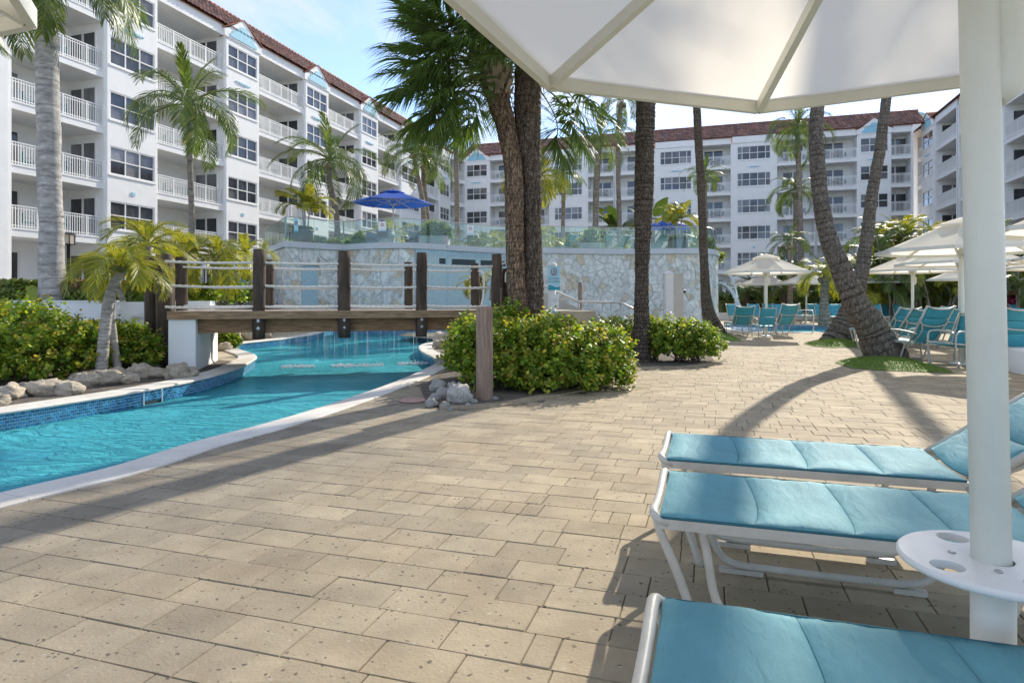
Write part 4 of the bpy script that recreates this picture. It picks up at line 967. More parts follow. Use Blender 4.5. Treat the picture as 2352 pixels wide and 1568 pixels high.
# logs in the ground at both ends
for (u, v, Y, r, zt, lab) in ((351, 830, 11.1, .115, 1.98, 'dark log standing at the left end of the footbridge, left of the pair'), (379, 832, 10.95, .135, 2.0, 'thick dark log standing at the left end of the footbridge, right of the pair')):
    rt = thing('log_post', lab, 'post', (XU(u, Y), Y, 0)); logpost(Vector((XU(u, Y), Y, 0)), -.02, zt, r, rt, 'log')
for (t, c_, zt, lab) in ((4.50, .10, 1.82, 'short dark log beside the tall right end post of the footbridge'), (4.22, -.20, 1.55, 'cut-off dark log in front of the right end post of the footbridge'), (4.35, BW + .25, 1.75, 'dark log behind the rear right post of the footbridge'), (-1.95, BW + .5, 1.72, 'dark log behind the rear left post of the footbridge')):
    p = bp_(t, c_, 0); rt = thing('log_post', lab, 'post', (p.x, p.y, 0)); logpost(p, -.02, zt, .095, rt, 'log')
# boards
mb = MB()
for t0, t1 in ((-1.41, 1.20), (1.203, 4.42)):
    mb = MB(); vs = [bp_(a, c_, z) for z in (DZ - .135, DZ) for c_ in (-.155, -.108) for a in (t0, t1)]
    mb.add(vs, [(0, 2, 3, 1), (4, 5, 7, 6), (0, 1, 5, 4), (2, 6, 7, 3), (0, 4, 6, 2), (1, 3, 7, 5)]); mb.build('fascia_board', M['wood_fascia'], br, True)
def bbox(t0, t1, c0, c1, z0, z1, name, m):
    mb = MB(); mb.box(t0, t1, c0, c1, z0, z1, T=lambda a, c_, z: bp_(a, c_, z)); return mb.build(name, m, br, True)
bbox(-1.41, 4.42, BW + .10, BW + .15, DZ - .135, DZ, 'fascia_board', M['wood_fascia'])
for t0, t1 in ((-.98, 1.20), (1.205, 4.15)):
    bbox(t0, t1, .10, .15, .64, .80, 'beam', M['wood_beam']); bbox(t0, t1, .09, .148, .803, DZ - .14, 'beam', M['wood_beam'])
bbox(-.98, 4.15, BW - .15, BW - .10, .64, DZ - .14, 'beam', M['wood_beam'])
for t in (-.88, .2, 1.3, 2.4, 3.5): bbox(t, t + .06, .16, BW - .16, .70, DZ - .14, 'joist', M['wood_beam'])
k = 0; t = -1.405
while t < 4.40:
    bbox(t, t + .136, -.106, BW + .098, DZ - .035, DZ - .004 + RN.uniform(-.002, .002), 'plank', M['plank']); t += .141
def rope(a, b, sag, r=.0225, parent=br, name='rope'):
    a, b = Vector(a), Vector(b); L = (b - a).length; n = max(8, int(L / .017)); path = []
    for i in range(n + 1):
        f = i / n; p = a.lerp(b, f); p.z -= sag * 4 * f * (1 - f); path.append(p)
    mb = MB(); mb.tube(path, r, 9, prof=lambda i, an: .80 + .24 * abs(math.cos(1.5 * (an - i * .36))))
    return mb.build(name, M['rope'], parent, True)
for (c_, zs, tt) in ((-.02, (1.86, 1.455, 1.095), FT), (BW - .02, (1.86, 1.47, 1.095), [-1.62] + FT[1:])):
    for a, b in zip(tt, tt[1:]):
        for z in zs: rope(bp_(a, c_, z + RN.uniform(-.006, .006)), bp_(b, c_, z + RN.uniform(-.006, .006)), RN.uniform(.014, .030))
def rope_path(pts, label=None):
    mb = MB(); path = catmull(pts, 14); mb.tube(path, .021, 9, prof=lambda i, an: .80 + .24 * abs(math.cos(1.5 * (an - i * .5)))); o = mb.build('rope', M['rope'], br, True)
    return o
rope_path([bp_(4.33, -.06, 1.88), bp_(4.45, -.13, 1.92), bp_(4.52, -.06, 1.80), bp_(4.43, -.12, 1.72), bp_(4.42, -.11, 1.55)])
rope_path([bp_(4.30, BW - .05, 1.85), bp_(4.40, BW - .12, 1.78), bp_(4.41, BW - .12, 1.4), bp_(4.36, BW - .1, 1.10)])
rope_path([bp_(-1.75, BW - .05, 1.5), bp_(-1.83, BW - .1, 1.42), bp_(-1.84, BW - .1, 1.15)])
ab = thing('abutment', 'white stucco abutment carrying the left end of the footbridge beside the rocks', 'abutment', tuple(bp_(-1.3, .9, 0)))
mb = MB(); mb.box(-1.40, -.986, -.10, BW + .1, -.02, DZ - .142, T=lambda a, c_, z: bp_(a, c_, z)); mb.build('block', M['stucco'], ab, True)
mb = MB(); mb.tube([bp_(-.96, 1.2, .88), bp_(-.96, 1.2, .1), bp_(-.9, 1.1, .02)], .018, 6); mb.build('conduit', M['plastic'], ab, True)
ab2 = thing('abutment', 'white stucco abutment under the right end of the footbridge, partly behind the shrub', 'abutment', tuple(bp_(4.3, .9, 0)))
mb = MB(); mb.box(4.16, 4.9, -.10, BW + .1, -.02, DZ - .142, T=lambda a, c_, z: bp_(a, c_, z)); mb.build('block', M['stucco'], ab2, True)
mb = MB(); mb.box(4.44, 6.3, -.05, BW + .1, -.02, DZ - .03, T=lambda a, c_, z: bp_(a, c_, z)); o = mb.build('landing', M['deck_far']); o['kind'] = 'structure'

# stair wall and handrail beyond the bed
st = thing('stair_wall', 'sloping grey-white stair wall behind the no diving sign post', 'wall', (1.1, 15, 0))
mb = MB(); pl = [(.25, 0), (3.2, 0), (3.2, .42), (1.95, .86), (.72, 1.40), (.25, 1.40)]
mb.prism([(x, z) for x, z in pl], -15.2, -15.0, T=lambda x, y, z: Vector((x, -z, y))); mb.f = [f[::-1] for f in mb.f]; mb.build('wall', M['beige_box'], st, True)
hr = thing('handrail', 'brushed steel handrail sloping down beside the stair wall', 'handrail', (1.6, 15.3, 0))
pts = [Vector((.3, 15.3, 1.78)), Vector((.9, 15.3, 1.5)), Vector((1.62, 15.3, 1.17)), Vector((2.63, 15.3, 1.15)), Vector((3.1, 15.3, .93)), Vector((3.6, 15.3, .72)), Vector((3.9, 15.3, .72))]
mb = MB(); mb.tube(pts, .025, 8); mb.build('rail', M['steel'], hr, True)
for p in (pts[2], pts[3]): mb = MB(); mb.tube([p, Vector((p.x, p.y, 0))], .022, 8); mb.build('post', M['steel'], hr, True)
wp = thing('timber_stake', 'slim brown timber stake standing against the stone wall behind the handrail', 'stake', (XU(1332, 22), 22, 0))
mb = MB(); mb.box(-.06, .06, -.05, .05, 0, 1.83); mb.build('stake', M['wood_post'], wp)

# weathered square post at the front of the bed
fpst = thing('wooden_post', 'weathered square wooden post in front of the round-leaved shrub', 'post', (XU(1113, 7.6), 7.6, 0))
mb = MB(); w_ = .072
path = [Vector((0, 0, z)) for z in (0, .02, .3, .6, .9, 1.11, 1.125)]
mb.tube(path, [w_ * 1.42, w_ * 1.42, w_ * 1.41, w_ * 1.41, w_ * 1.41, w_ * 1.41, w_ * 1.30], 4); mb.s = [False] * len(mb.f)
o = mb.build('post', M['wood_post'], fpst); o.rotation_euler = (0, 0, rad(48))
for z in (.9, .99): mb = MB(); mb.tube([Vector((.02, -.071, z)), Vector((.02, -.078, z))], .009, 6); mb.build('nail', M['lamp_black'], fpst)

# no diving sign
def text(body, size, loc, m, parent, align='CENTER', ex=.0008):
    cu = bpy.data.curves.new('lettering', 'FONT'); cu.body = body; cu.size = size; cu.align_x = align; cu.extrude = ex; cu.materials.append(m)
    ob = bpy.data.objects.new('tmp_text', cu); COL.objects.link(ob)
    bpy.context.view_layer.update(); dg = bpy.context.evaluated_depsgraph_get(); me = bpy.data.meshes.new_from_object(ob.evaluated_get(dg)); bpy.data.objects.remove(ob)
    me.materials.clear(); me.materials.append(m); o = bpy.data.objects.new('lettering', me); COL.objects.link(o); o.parent = parent; o.location = loc; o.rotation_euler = (rad(90), 0, 0); o['kind'] = 'stuff'; return o
sy = 11.0; sg = thing('warning_sign', 'white post with a pale blue NO DIVING NO JUMPING sign behind the shrub', 'sign', (XU(1268, sy), sy, 0), rad(-14))
mb = MB(); mb.box(-.06, .06, -.06, .06, 0, 1.80); mb.add([(-.075, -.075, 1.802), (.075, -.075, 1.802), (.075, .075, 1.802), (-.075, .075, 1.802), (-.075, -.075, 1.835), (.075, -.075, 1.835), (.075, .075, 1.835), (-.075, .075, 1.835), (0, 0, 1.875)], [(3, 2, 1, 0), (0, 1, 5, 4), (1, 2, 6, 5), (2, 3, 7, 6), (3, 0, 4, 7), (4, 5, 8), (5, 6, 8), (6, 7, 8), (7, 4, 8)]); mb.build('post', M['plastic'], sg)
mb = MB(); mb.box(-.055, .155, -.083, -.065, 1.38, 1.79); b1 = mb.build('sign_board', M['sign_blue'], sg)
mb = MB(); n = 16; vs = []
for i in range(n + 1):
    x = -.055 + .21 * i / n; vs += [(x, -.0845, 1.3802), (x, -.0845, 1.455 + .018 * math.sin(i / n * 5.6 + .6))]
mb.add(vs, [(2 * i, 2 * i + 2, 2 * i + 3, 2 * i + 1) for i in range(n)]); mb.build('wave', M['sign_teal'], b1)
mb = MB(); vs = []
for i in range(n + 1):
    x = -.055 + .21 * i / n; z = 1.455 + .018 * math.sin(i / n * 5.6 + .6); vs += [(x, -.0852, z - .004), (x, -.0852, z + .006)]
mb.add(vs, [(2 * i, 2 * i + 2, 2 * i + 3, 2 * i + 1) for i in range(n)]); mb.build('wave_line', M['sign_white'], b1)
mb = MB(); mb.tube([Vector((.05 + .048 * math.cos(a), -.0845, 1.695 + .062 * math.sin(a))) for a in [2 * math.pi * k / 20 for k in range(20)]], .006, 5, closed=True); mb.bar((.02, -.0845, 1.65), (.08, -.0845, 1.74), .002, .008); mb.build('prohibition_ring', M['ink_red'], b1)
mb = MB(); mb.bar((.072, -.0842, 1.668), (.04, -.0842, 1.722), .002, .010); mb.bar((.05, -.0842, 1.69), (.034, -.0842, 1.676), .002, .007); mb.bar((.05, -.0842, 1.69), (.066, -.0842, 1.70), .002, .007); mb.bar((.025, -.0842, 1.652), (.078, -.0842, 1.652), .002, .006); mb.build('diver_symbol', M['ink'], b1)
text('NO DIVING', .036, (.05, -.0838, 1.565), M['ink'], b1); text('NO JUMPING', .034, (.05, -.0838, 1.515), M['ink'], b1)
mb = MB(); mb.box(.0, .125, -.083, -.067, 1.07, 1.31); b2 = mb.build('notice_board', M['sign_white'], sg)
for i, tx in enumerate(('Please note', 'No breathing of water', 'while lines is wet and in', 'Not allowed')): text(tx, .0115, (.0625, -.0838, 1.232 - i * .02), M['ink'], b2)
mb = MB(); mb.box(.045, .11, -.083, -.067, .885, 1.02); b3 = mb.build('small_notice', M['sign_blue'], sg)
mb = MB(); mb.tube([Vector((.078, -.084, .985)), Vector((.078, -.086, .985))], .013, 10); mb.box(.05, .105, -.0845, -.0832, .886, .91); mb.build('small_symbol', M['sign_teal'], b3)

# white bollard and beige cabinet right of the dark trunk
sh = thing('shower_post', 'white square post with pointed cap right of the dark palm trunk', 'post', (XU(1536, 15), 15, 0))
mb = MB(); mb.box(-.09, .09, -.09, .09, 0, 1.84); mb.add([(-.10, -.10, 1.842), (.10, -.10, 1.842), (.10, .10, 1.842), (-.10, .10, 1.842), (0, 0, 1.92)], [(3, 2, 1, 0), (0, 1, 4), (1, 2, 4), (2, 3, 4), (3, 0, 4)]); mb.build('post', M['plastic'], sh)
cbx = thing('utility_cabinet', 'tall beige metal cabinet behind the white capped post', 'cabinet', (XU(1545, 17), 17, 0))
mb = MB(); mb.box(-.22, .26, -.12, .12, .0, 1.93); mb.build('cabinet', M['beige_box'], cbx)
mb = MB(); mb.tube([Vector((.26, -.05, 1.44)), Vector((.33, -.05, 1.44))], .045, 8); mb.build('knob', M['lamp_black'], cbx)
mc = thing('cover_plate', 'faded red round cover plate set in the pavers beside the pool coping', 'cover', tuple(G(948, 921) + Vector((0, 0, .004))))
mb = MB(); mb.lathe([(.16, 0), (.16, .012), (.15, .016)], 20); mb.build('plate', M['manhole'], mc)

# ---------------------------------------------------------------- rocks
def rock_mesh(seed, name, mat_):
    r_ = random.Random(seed); mb = MB(); nu, nv = 26, 16; off = Vector((seed * 3.1, seed * 1.7, 0)); vs = []
    for j in range(nv + 1):
        for i in range(nu):
            th = math.pi * j / nv; ph = 2 * math.pi * i / nu
            d = Vector((math.sin(th) * math.cos(ph), math.sin(th) * math.sin(ph), math.cos(th)))
            f = 1 + .34 * noise.noise(d * 1.5 + off) + .20 * noise.noise(d * 3.4 + off) + .10 * noise.noise(d * 8 + off) + .07 * noise.noise(d * 15 + off)
            p = d * f; p.z = max(p.z, -.55); vs.append(p)
    fs = [(j * nu + i, (j + 1) * nu + i, (j + 1) * nu + (i + 1) % nu, j * nu + (i + 1) % nu) for j in range(nv) for i in range(nu)]
    mb.add(vs, fs, True); return mb.mesh(name, mat_)
rocks_t = [rock_mesh(s, 'rock', M['coral']) for s in (1, 2, 3, 4, 5, 6)]; rocks_w = [rock_mesh(s, 'rock', M['coral_w']) for s in (11, 12, 13)]
def rock(p, sx, sy_, sz, i, label, white=False, group=None, z=None):
    me = (rocks_w if white else rocks_t)[i % (3 if white else 6)]
    o = inst('rock', me, None, (p.x, p.y, (sz * .5 if z is None else z)), (RN.uniform(-.2, .2), RN.uniform(-.2, .2), RN.uniform(0, 6)), (sx, sy_, sz)); tag(o, label, 'rock', group or ('coral rocks edging the left planting bed' if not white else None) or 'pale rocks at the wooden post'); return o
lr = [(-20, 925, 60), (25, 905, 62), (95, 897, 66), (158, 895, 56), (205, 877, 56), (243, 873, 66), (300, 870, 42), (268, 862, 48), (322, 858, 58), (362, 857, 46), (345, 842, 42), (410, 845, 62), (436, 843, 40), (180, 870, 44), (130, 886, 40), (60, 890, 40), (225, 862, 40), (385, 838, 40), (298, 845, 40)]
lr.sort()
for i, (u, v, wpx) in enumerate(lr):
    p = G(u, v + 10 if u < 390 else v + 22); s = wpx / FPX * p.y * .5
    rock(p, s * 1.12, s * .9, s * .72, i, ORD[i] + ' rough tan coral rock from the left along the left bed edging', group='coral rocks edging the left planting bed')
for i, (u, v, wpx, lab) in enumerate([(1057, 915, 66, 'largest pale coral rock beside the foot of the square wooden post'), (1018, 905, 36, 'upright pale rock left of the largest pale rock by the wooden post'), (1000, 912, 30, 'rounded pale rock at the left of the rock pile by the wooden post'), (1022, 928, 26, 'small pale rock in front of the pile by the wooden post'), (990, 925, 30, 'low pale rock at the front left corner of the rock pile'), (1006, 890, 44, 'flat pale rock at the back of the pile by the wooden post'), (1040, 890, 34, 'pointed pale rock behind the largest pale rock'), (1090, 918, 18, 'small pale stone touching the left side of the wooden post'), (1138, 910, 16, 'little white stone on soil just right of the wooden post'), (1075, 925, 16, 'tiny pale stone in front of the largest pale rock'), (1035, 935, 14, 'tiny pale stone lying on the sett edging by the rock pile')]):
    p = G(u, v + 8); s = wpx / FPX * p.y * .44; rock(p, s * 1.05, s * .9, s * (.95 if wpx > 28 else .8), i, lab, True)
for i, (u, v, Y, wpx, lab) in enumerate([(518, 800, 15.3, 30, 'tan boulder on the paved curve behind the white abutment'), (535, 772, 19.0, 34, 'tan boulder under the footbridge on the far bank, left one'), (565, 775, 19.4, 40, 'widest tan boulder under the footbridge on the far bank'), (590, 770, 19.8, 30, 'tan boulder under the footbridge on the far bank, right one'), (615, 766, 20.5, 22, 'small tan boulder beside the pool below the stone wall corner'), (1020, 790, 17.2, 50, 'brown boulder at the right bank partly behind the round shrub'), (1012, 800, 15.8, 34, 'smaller brown boulder at the right bank by the coping curve')]):
    p = P(u, v, Y); s = wpx / FPX * Y * .5; rock(p, s, s * .8, s * .8, i, lab, group='boulders on the far pool banks')

# ---------------------------------------------------------------- shrubs and hedges
def leaf_mesh(name, C_, Nn, size, m, tip, nv=6, cup=.15, asp=1.0, seed=1):
    """many small leaves: centre, facing, size"""
    rg = np.random.default_rng(seed); n = len(C_)
    Nn = Nn / np.linalg.norm(Nn, axis=1, keepdims=True)
    a = np.cross(Nn, rg.normal(size=(n, 3))); a /= np.linalg.norm(a, axis=1, keepdims=True) + 1e-9; b = np.cross(Nn, a)
    an = np.arange(nv) * 2 * np.pi / nv
    vs = C_[:, None, :] + size[:, None, None] * (np.cos(an)[None, :, None] * a[:, None, :] * asp + np.sin(an)[None, :, None] * b[:, None, :] + (cup * np.cos(2 * an))[None, :, None] * Nn[:, None, :])
    me = bpy.data.meshes.new(name); me.vertices.add(n * nv); me.vertices.foreach_set('co', vs.reshape(-1).astype(np.float32))
    me.loops.add(n * nv); me.loops.foreach_set('vertex_index', np.arange(n * nv, dtype=np.int32))
    me.polygons.add(n); me.polygons.foreach_set('loop_start', (np.arange(n) * nv).astype(np.int32)); me.polygons.foreach_set('loop_total', np.full(n, nv, dtype=np.int32))
    at = me.attributes.new('tip', 'FLOAT', 'POINT'); at.data.foreach_set('value', np.repeat(tip, nv).astype(np.float32))
    me.update(); me.validate(); me.materials.append(m); return me
def shrub(name, label, cat, loc, blobs, ntips, lsize, mat_='shrub', per=9, tipf=.3, seed=1, group=None, twl=.17, shell=.55):
    rg = np.random.default_rng(seed); root = thing(name, label, cat, loc, 0, group)
    wv = np.array([b[3] * b[4] + b[4] * b[5] + b[3] * b[5] for b in blobs]); wv = wv / wv.sum()
    ntips = int(ntips * .95)
    idx = rg.choice(len(blobs), ntips, p=wv); B = np.array(blobs)[idx]
    d = rg.normal(size=(ntips, 3)); d /= np.linalg.norm(d, axis=1, keepdims=True); d[:, 2] = np.where(d[:, 2] < -.55, -d[:, 2], d[:, 2])
    lump = np.array([noise.noise(Vector((x * 2.3 + seed, y * 2.3, z * 2.3)) * 1.6) for x, y, z in d])
    rr = np.where(rg.random(ntips) < .72, rg.uniform(.86, 1.06, ntips), rg.uniform(shell, .9, ntips)) * (1 + .42 * lump)
    base = B[:, :3] + d * B[:, 3:6] * rr[:, None]
    base[:, 2] = np.maximum(base[:, 2], .04 + rg.random(ntips) * .05)
    gdir = d * .75 + np.array([0, 0, .75]) + rg.normal(size=(ntips, 3)) * .35; gdir /= np.linalg.norm(gdir, axis=1, keepdims=True)
    Cs, Ns, Ts, Ss = [], [], [], []
    tw = twl * rg.uniform(.6, 1.3, ntips)
    sidev = np.cross(gdir, rg.normal(size=(ntips, 3))); sidev /= np.linalg.norm(sidev, axis=1, keepdims=True); sb = np.cross(gdir, sidev)
    isnew = rg.random(ntips) < tipf
    for k in range(per):
        f = k / (per - 1); ang = k * 2.4
        sv = sidev * math.cos(ang) + sb * math.sin(ang)
        c_ = base + gdir * (tw * (f - .6))[:, None] + sv * (lsize * .85) + rg.normal(size=(ntips, 3)) * lsize * .2
        nn = gdir * .6 - sv * .2 + np.array([.0, -.05, .35]) + rg.normal(size=(ntips, 3)) * .45
        Cs.append(c_); Ns.append(nn); Ss.append(lsize * rg.uniform(.65, 1.15, ntips) * (1 - .25 * f)); Ts.append(np.where(isnew & (rr > .9), max(0, f - .25) * rg.uniform(.3, 1.1, ntips), 0))
    me = leaf_mesh('foliage', np.concatenate(Cs), np.concatenate(Ns), np.concatenate(Ss), M[mat_], np.clip(np.concatenate(Ts), 0, 1), seed=seed)
    o = bpy.data.objects.new('foliage', me); COL.objects.link(o); o.parent = root; o['kind'] = 'stuff'
    mb = MB()
    for k in range(min(60, ntips // 12)):
        j = rg.integers(ntips); e = Vector(base[j]); s_ = Vector((B[j][0] + rg.normal() * .08, B[j][1] + rg.normal() * .08, 0)); mb.tube([s_, s_.lerp(e, .5) + Vector((0, 0, .06)), e], [.012, .008, .004], 4)
    mb.build('branches', M['twig'], root, kind='stuff'); return root
# left bed
shrub('round_leaf_shrub', 'large round-leaved shrub with orange tips at the left edge, behind the tan rocks', 'shrub', (-7.45, 9.45, 0),
      [(-.9, .3, .45, 1.0, .9, .65), (.15, -.25, .38, .85, .55, .50), (-.35, .5, .72, .8, .7, .50), (.55, .35, .42, .7, .6, .50), (-1.7, .0, .45, .9, .7, .6), (-.2, -.55, .30, .8, .4, .38)], 1900, .036, seed=3, tipf=.42)
shrub('round_leaf_shrub', 'bright round-leaved shrub between the leaning young palm and the white abutment', 'shrub', (-6.35, 10.25, 0),
      [(0, 0.1, .40, .45, .42, .43), (.22, .2, .34, .32, .36, .34), (-.3, .15, .45, .4, .4, .42)], 760, .036, seed=4, tipf=.2)
shrub('round_leaf_shrub', 'darker round-leaved shrub behind the left bed in front of the white planter wall', 'shrub', (-8.3, 11.2, 0),
      [(0, 0, .42, .9, .6, .48), (-1.2, .1, .38, .8, .6, .42), (.8, .2, .34, .5, .5, .40)], 760, .036, 'shrub_dk', seed=5, tipf=.25)
# right bed
shrub('round_leaf_shrub', 'big mounded round-leaved shrub behind the square wooden post', 'shrub', (.35, 8.75, 0),
      [(-.25, .1, .42, .75, .6, .50), (.45, 0, .40, .75, .62, .46), (-.95, .25, .42, .35, .5, .48), (.95, .15, .38, .42, .55, .42), (0, .8, .48, .9, .6, .50), (-.85, .9, .42, .5, .5, .50), (.2, -.45, .24, .7, .38, .28), (-.5, -.35, .2, .45, .3, .24), (.9, -.15, .2, .4, .35, .24)], 3000, .034, seed=6, tipf=.34)
shrub('round_leaf_shrub', 'upright sprigs of round leaves with orange tips at the foot of the twin sabal trunks', 'shrub', (-.05, 9.3, 0),
      [(0, 0, .62, .30, .3, .55), (.5, .3, .5, .4, .3, .45), (-.5, .2, .5, .35, .3, .45)], 420, .034, seed=7, tipf=.6)
shrub('round_leaf_shrub', 'smaller yellow-green round-leaved shrub right of the dark palm trunk', 'shrub', (3.25, 12.3, 0),
      [(0, 0, .38, .66, .5, .42), (.35, .1, .36, .5, .45, .40), (-.45, .3, .40, .5, .4, .42)], 1050, .034, seed=8, tipf=.15)
shrub('round_leaf_shrub', 'dark round-leaved shrub behind the dark palm trunk between the two bright shrubs', 'shrub', (2.45, 13.3, 0),
      [(0, 0, .42, .7, .5, .42), (-.9, .2, .40, .7, .5, .40)], 620, .034, 'shrub_dk', seed=9, tipf=.3)
def hedge(label, x0, x1, y, z0, z1, depth, n, lsize, mat_='hedge', red=0.0, seed=1, loc=None, rz=0):
    rg = np.random.default_rng(seed); root = thing('clipped_hedge', label, 'hedge', ((x0 + x1) / 2, y, z0), rz); L = x1 - x0; H = z1 - z0
    a = rg.random(n); c_ = np.zeros((n, 3)); nn = np.zeros((n, 3)); top = a < .4; fr = ~top
    c_[:, 0] = rg.uniform(-L / 2, L / 2, n); c_[top, 1] = rg.uniform(-depth / 2, depth / 2, top.sum()); c_[top, 2] = H + rg.normal(size=top.sum()) * .025
    c_[fr, 1] = -depth / 2 + rg.normal(size=fr.sum()) * .03 + np.abs(rg.normal(size=fr.sum())) * .05; c_[fr, 2] = rg.uniform(0, H, fr.sum())
    nn[top] = (0, -.2, 1); nn[fr] = (0, -1, .55); nn += rg.normal(size=(n, 3)) * .5
    tip = np.clip((c_[:, 2] / H - .45) * 2, 0, 1) * rg.random(n) * red
    me = leaf_mesh('foliage', c_, nn, lsize * rg.uniform(.6, 1.2, n), M[mat_], np.clip(tip, 0, 1), nv=5, asp=1.3, seed=seed); o = bpy.data.objects.new('foliage', me); COL.objects.link(o); o.parent = root; o['kind'] = 'stuff'
    mb = MB(); mb.box(-L / 2 + .05, L / 2 - .05, -depth / 2 + .06, depth / 2, 0, H - .05); mb.build('inner_growth', M['shrub_dk'], root); return root
hedge('yellow-tipped clipped hedge on the planter wall left of the royal palm', XU(-60, 14.2), XU(93, 14.2), 14.1, 1.06, 1.60, .9, 6500, .036, red=.1, seed=21)
hedge('red-tipped clipped hedge on the planter wall right of the royal palm', XU(145, 14.4), XU(338, 14.4), 14.4, 1.06, 1.60, .9, 7500, .036, red=1.0, seed=22)
# ---------------------------------------------------------------- palm leaves
def feather_frond(name, L, n, ll, droop, seed, mat_='frond', lw=.035, up=.0, hang=.55, sweep=.55, start=.14, twist=0.0, rach=.018, tatter=.04):
    """a feather palm leaf lying along +X: stalk and two rows of folded leaflets"""
    r_ = random.Random(seed); mb = MB(); N = 22; pts = []
    for i in range(N + 1):
        t = i / N; a = up - droop * t ** 1.35
        if i == 0: p = Vector((0, 0, 0))
        else: p = pts[-1] + Vector((math.cos(a), 0, math.sin(a))) * (L / N)
        pts.append(p)
    def at(t):
        x = t * N; i = min(int(x), N - 1); return pts[i].lerp(pts[i + 1], x - i), (pts[i + 1] - pts[i]).normalized()
    mb.tube(pts, [rach * (1 - .82 * i / N) + .002 for i in range(N + 1)], 4, cap=False); mb.s = [True] * len(mb.f)
    rm = len(mb.f)
    for i in range(n):
        t = start + (1 - start) * (i + r_.random() * .5) / n
        if r_.random() < tatter: continue
        p, tg = at(min(t, .999)); nz = Vector((-tg.z, 0, tg.x))
        prof = min(1, .35 + 1.6 * (t - start) / (1 - start)) * (1 if t < .6 else 1 - .62 * ((t - .6) / .4) ** 1.3)
        for sg in (-1, 1):
            l = ll * prof * r_.uniform(.85, 1.1); sw = sweep + .35 * t + r_.uniform(-.1, .1)
            d = (Vector((0, sg, 0)) * math.cos(sw) + tg * math.sin(sw) + nz * (.25 - .2 * t + r_.uniform(-.12, .12))).normalized()
            wv = tg.cross(d).cross(d).normalized() * lw * .5 * r_.uniform(.8, 1.15)
            g1 = Vector((0, 0, -1)); q0 = p; q1 = p + d * l * .45 + g1 * hang * l * .10; d2 = (d + g1 * hang * r_.uniform(.7, 1.2)).normalized(); q2 = q1 + d2 * l * .38; d3 = (d2 + g1 * hang * .9).normalized(); q3 = q2 + d3 * l * .2
            mb.add([q0 - wv * .5, q0 + wv * .5, q1 - wv, q1 + wv, q2 - wv * .7, q2 + wv * .7, q3], [(0, 1, 3, 2), (2, 3, 5, 4), (4, 5, 6)])
    me = mb.mesh(name, M['rachis']); me.materials.append(M[mat_]); me.polygons.foreach_set('material_index', [0] * rm + [1] * (len(mb.f) - rm)); return me
def fan_leaf(name, pet, R_, nseg, seed, mat_='frond_fan', droop=.9):
    r_ = random.Random(seed); mb = MB(); pts = []
    N = 10; a0 = 0
    for i in range(N + 1):
        a = -.45 * (i / N) ** 1.5
        pts.append(Vector((0, 0, 0)) if i == 0 else pts[-1] + Vector((math.cos(a), 0, math.sin(a))) * pet / N)
    # costa: the stalk runs on into the blade, curving down
    cp = [pts[-1]]; a = -.45
    for i in range(6): a -= .17 * droop; cp.append(cp[-1] + Vector((math.cos(a), 0, math.sin(a))) * R_ * .10)
    allp = pts + cp[1:]
    mb.tube(allp, [.020 - .014 * i / len(allp) for i in range(len(allp))], 4, cap=False); rm = len(mb.f)
    for i in range(nseg):
        f = i / (nseg - 1); ang = (f - .5) * 2 * 2.25          # angle from the leaf axis
        hub = cp[int(round((1 - abs(ang) / 2.25) * 5))]
        tg = Vector((math.cos(-.5), 0, math.sin(-.5)))
        d = (tg * math.cos(ang) + Vector((0, 1, 0)) * math.sin(ang) + Vector((0, 0, .30 - .25 * abs(math.sin(ang))))).normalized()
        l = R_ * (1 - .28 * abs(ang) / 2.25) * r_.uniform(.88, 1.08)
        side = d.cross(Vector((0, 0, 1)));
        side = side.normalized() if side.length > .05 else Vector((0, 1, 0))
        wv = side * (.0112 * R_ / .9); p = hub; q = [p]; dd = d.copy()
        for k, (fl, g_) in enumerate(((.42, .10), (.22, .35), (.2, .6), (.18, .8))):
            dd = (dd + Vector((0, 0, -1)) * g_ * droop * r_.uniform(.7, 1.2) + Vector((r_.uniform(-.05, .05), r_.uniform(-.05, .05), 0))).normalized(); q.append(q[-1] + dd * l * fl)
        vs = [q[0] - wv * .25, q[0] + wv * .25, q[1] - wv, q[1] + wv, q[2] - wv * .8, q[2] + wv * .8, q[3] - wv * .4, q[3] + wv * .4, q[4]]
        fold = Vector((0, 0, .012)); vs[2] += fold; vs[4] += fold
        mb.add(vs, [(0, 1, 3, 2), (2, 3, 5, 4), (4, 5, 7, 6), (6, 7, 8)])
    me = mb.mesh(name, M['rachis']); me.materials.append(M[mat_]); me.polygons.foreach_set('material_index', [0] * rm + [1] * (len(mb.f) - rm)); return me
COCO = [feather_frond('frond', 1.0, 60, .26, 1.55 + .25 * k, 100 + k, 'frond', .0095, .28, 1.0, rach=.011) for k in range(4)]
COCO_BG = [feather_frond('frond', 1.0, 52, .28, 1.25 + .25 * k, 120 + k, 'frond_bg', .015, .3, .6, rach=.012) for k in range(4)]
YEL = [feather_frond('frond', 1.0, 66, .34, 1.7 + .3 * k, 140 + k, 'frond_yellow', .013, .45, .40, sweep=.7, rach=.012) for k in range(4)]
YEL_BG = [feather_frond('frond', 1.0, 44, .30, 1.2 + .3 * k, 150 + k, 'frond_yellow', .022, .45, .45, sweep=.65, rach=.014) for k in range(3)]
SPEAR = [feather_frond('frond', 1.0, 60, .24, .55 + .2 * k, 160 + k, 'frond', .013, .2, .3, sweep=.85, rach=.012) for k in range(2)]
FAN = [fan_leaf('fan_leaf', 1.0, .98, 86, 170 + k, droop=.72 + .16 * k) for k in range(4)]
FAN_BG = [fan_leaf('fan_leaf', .7, .6, 26, 180 + k, 'frond_fan', droop=.8) for k in range(2)]
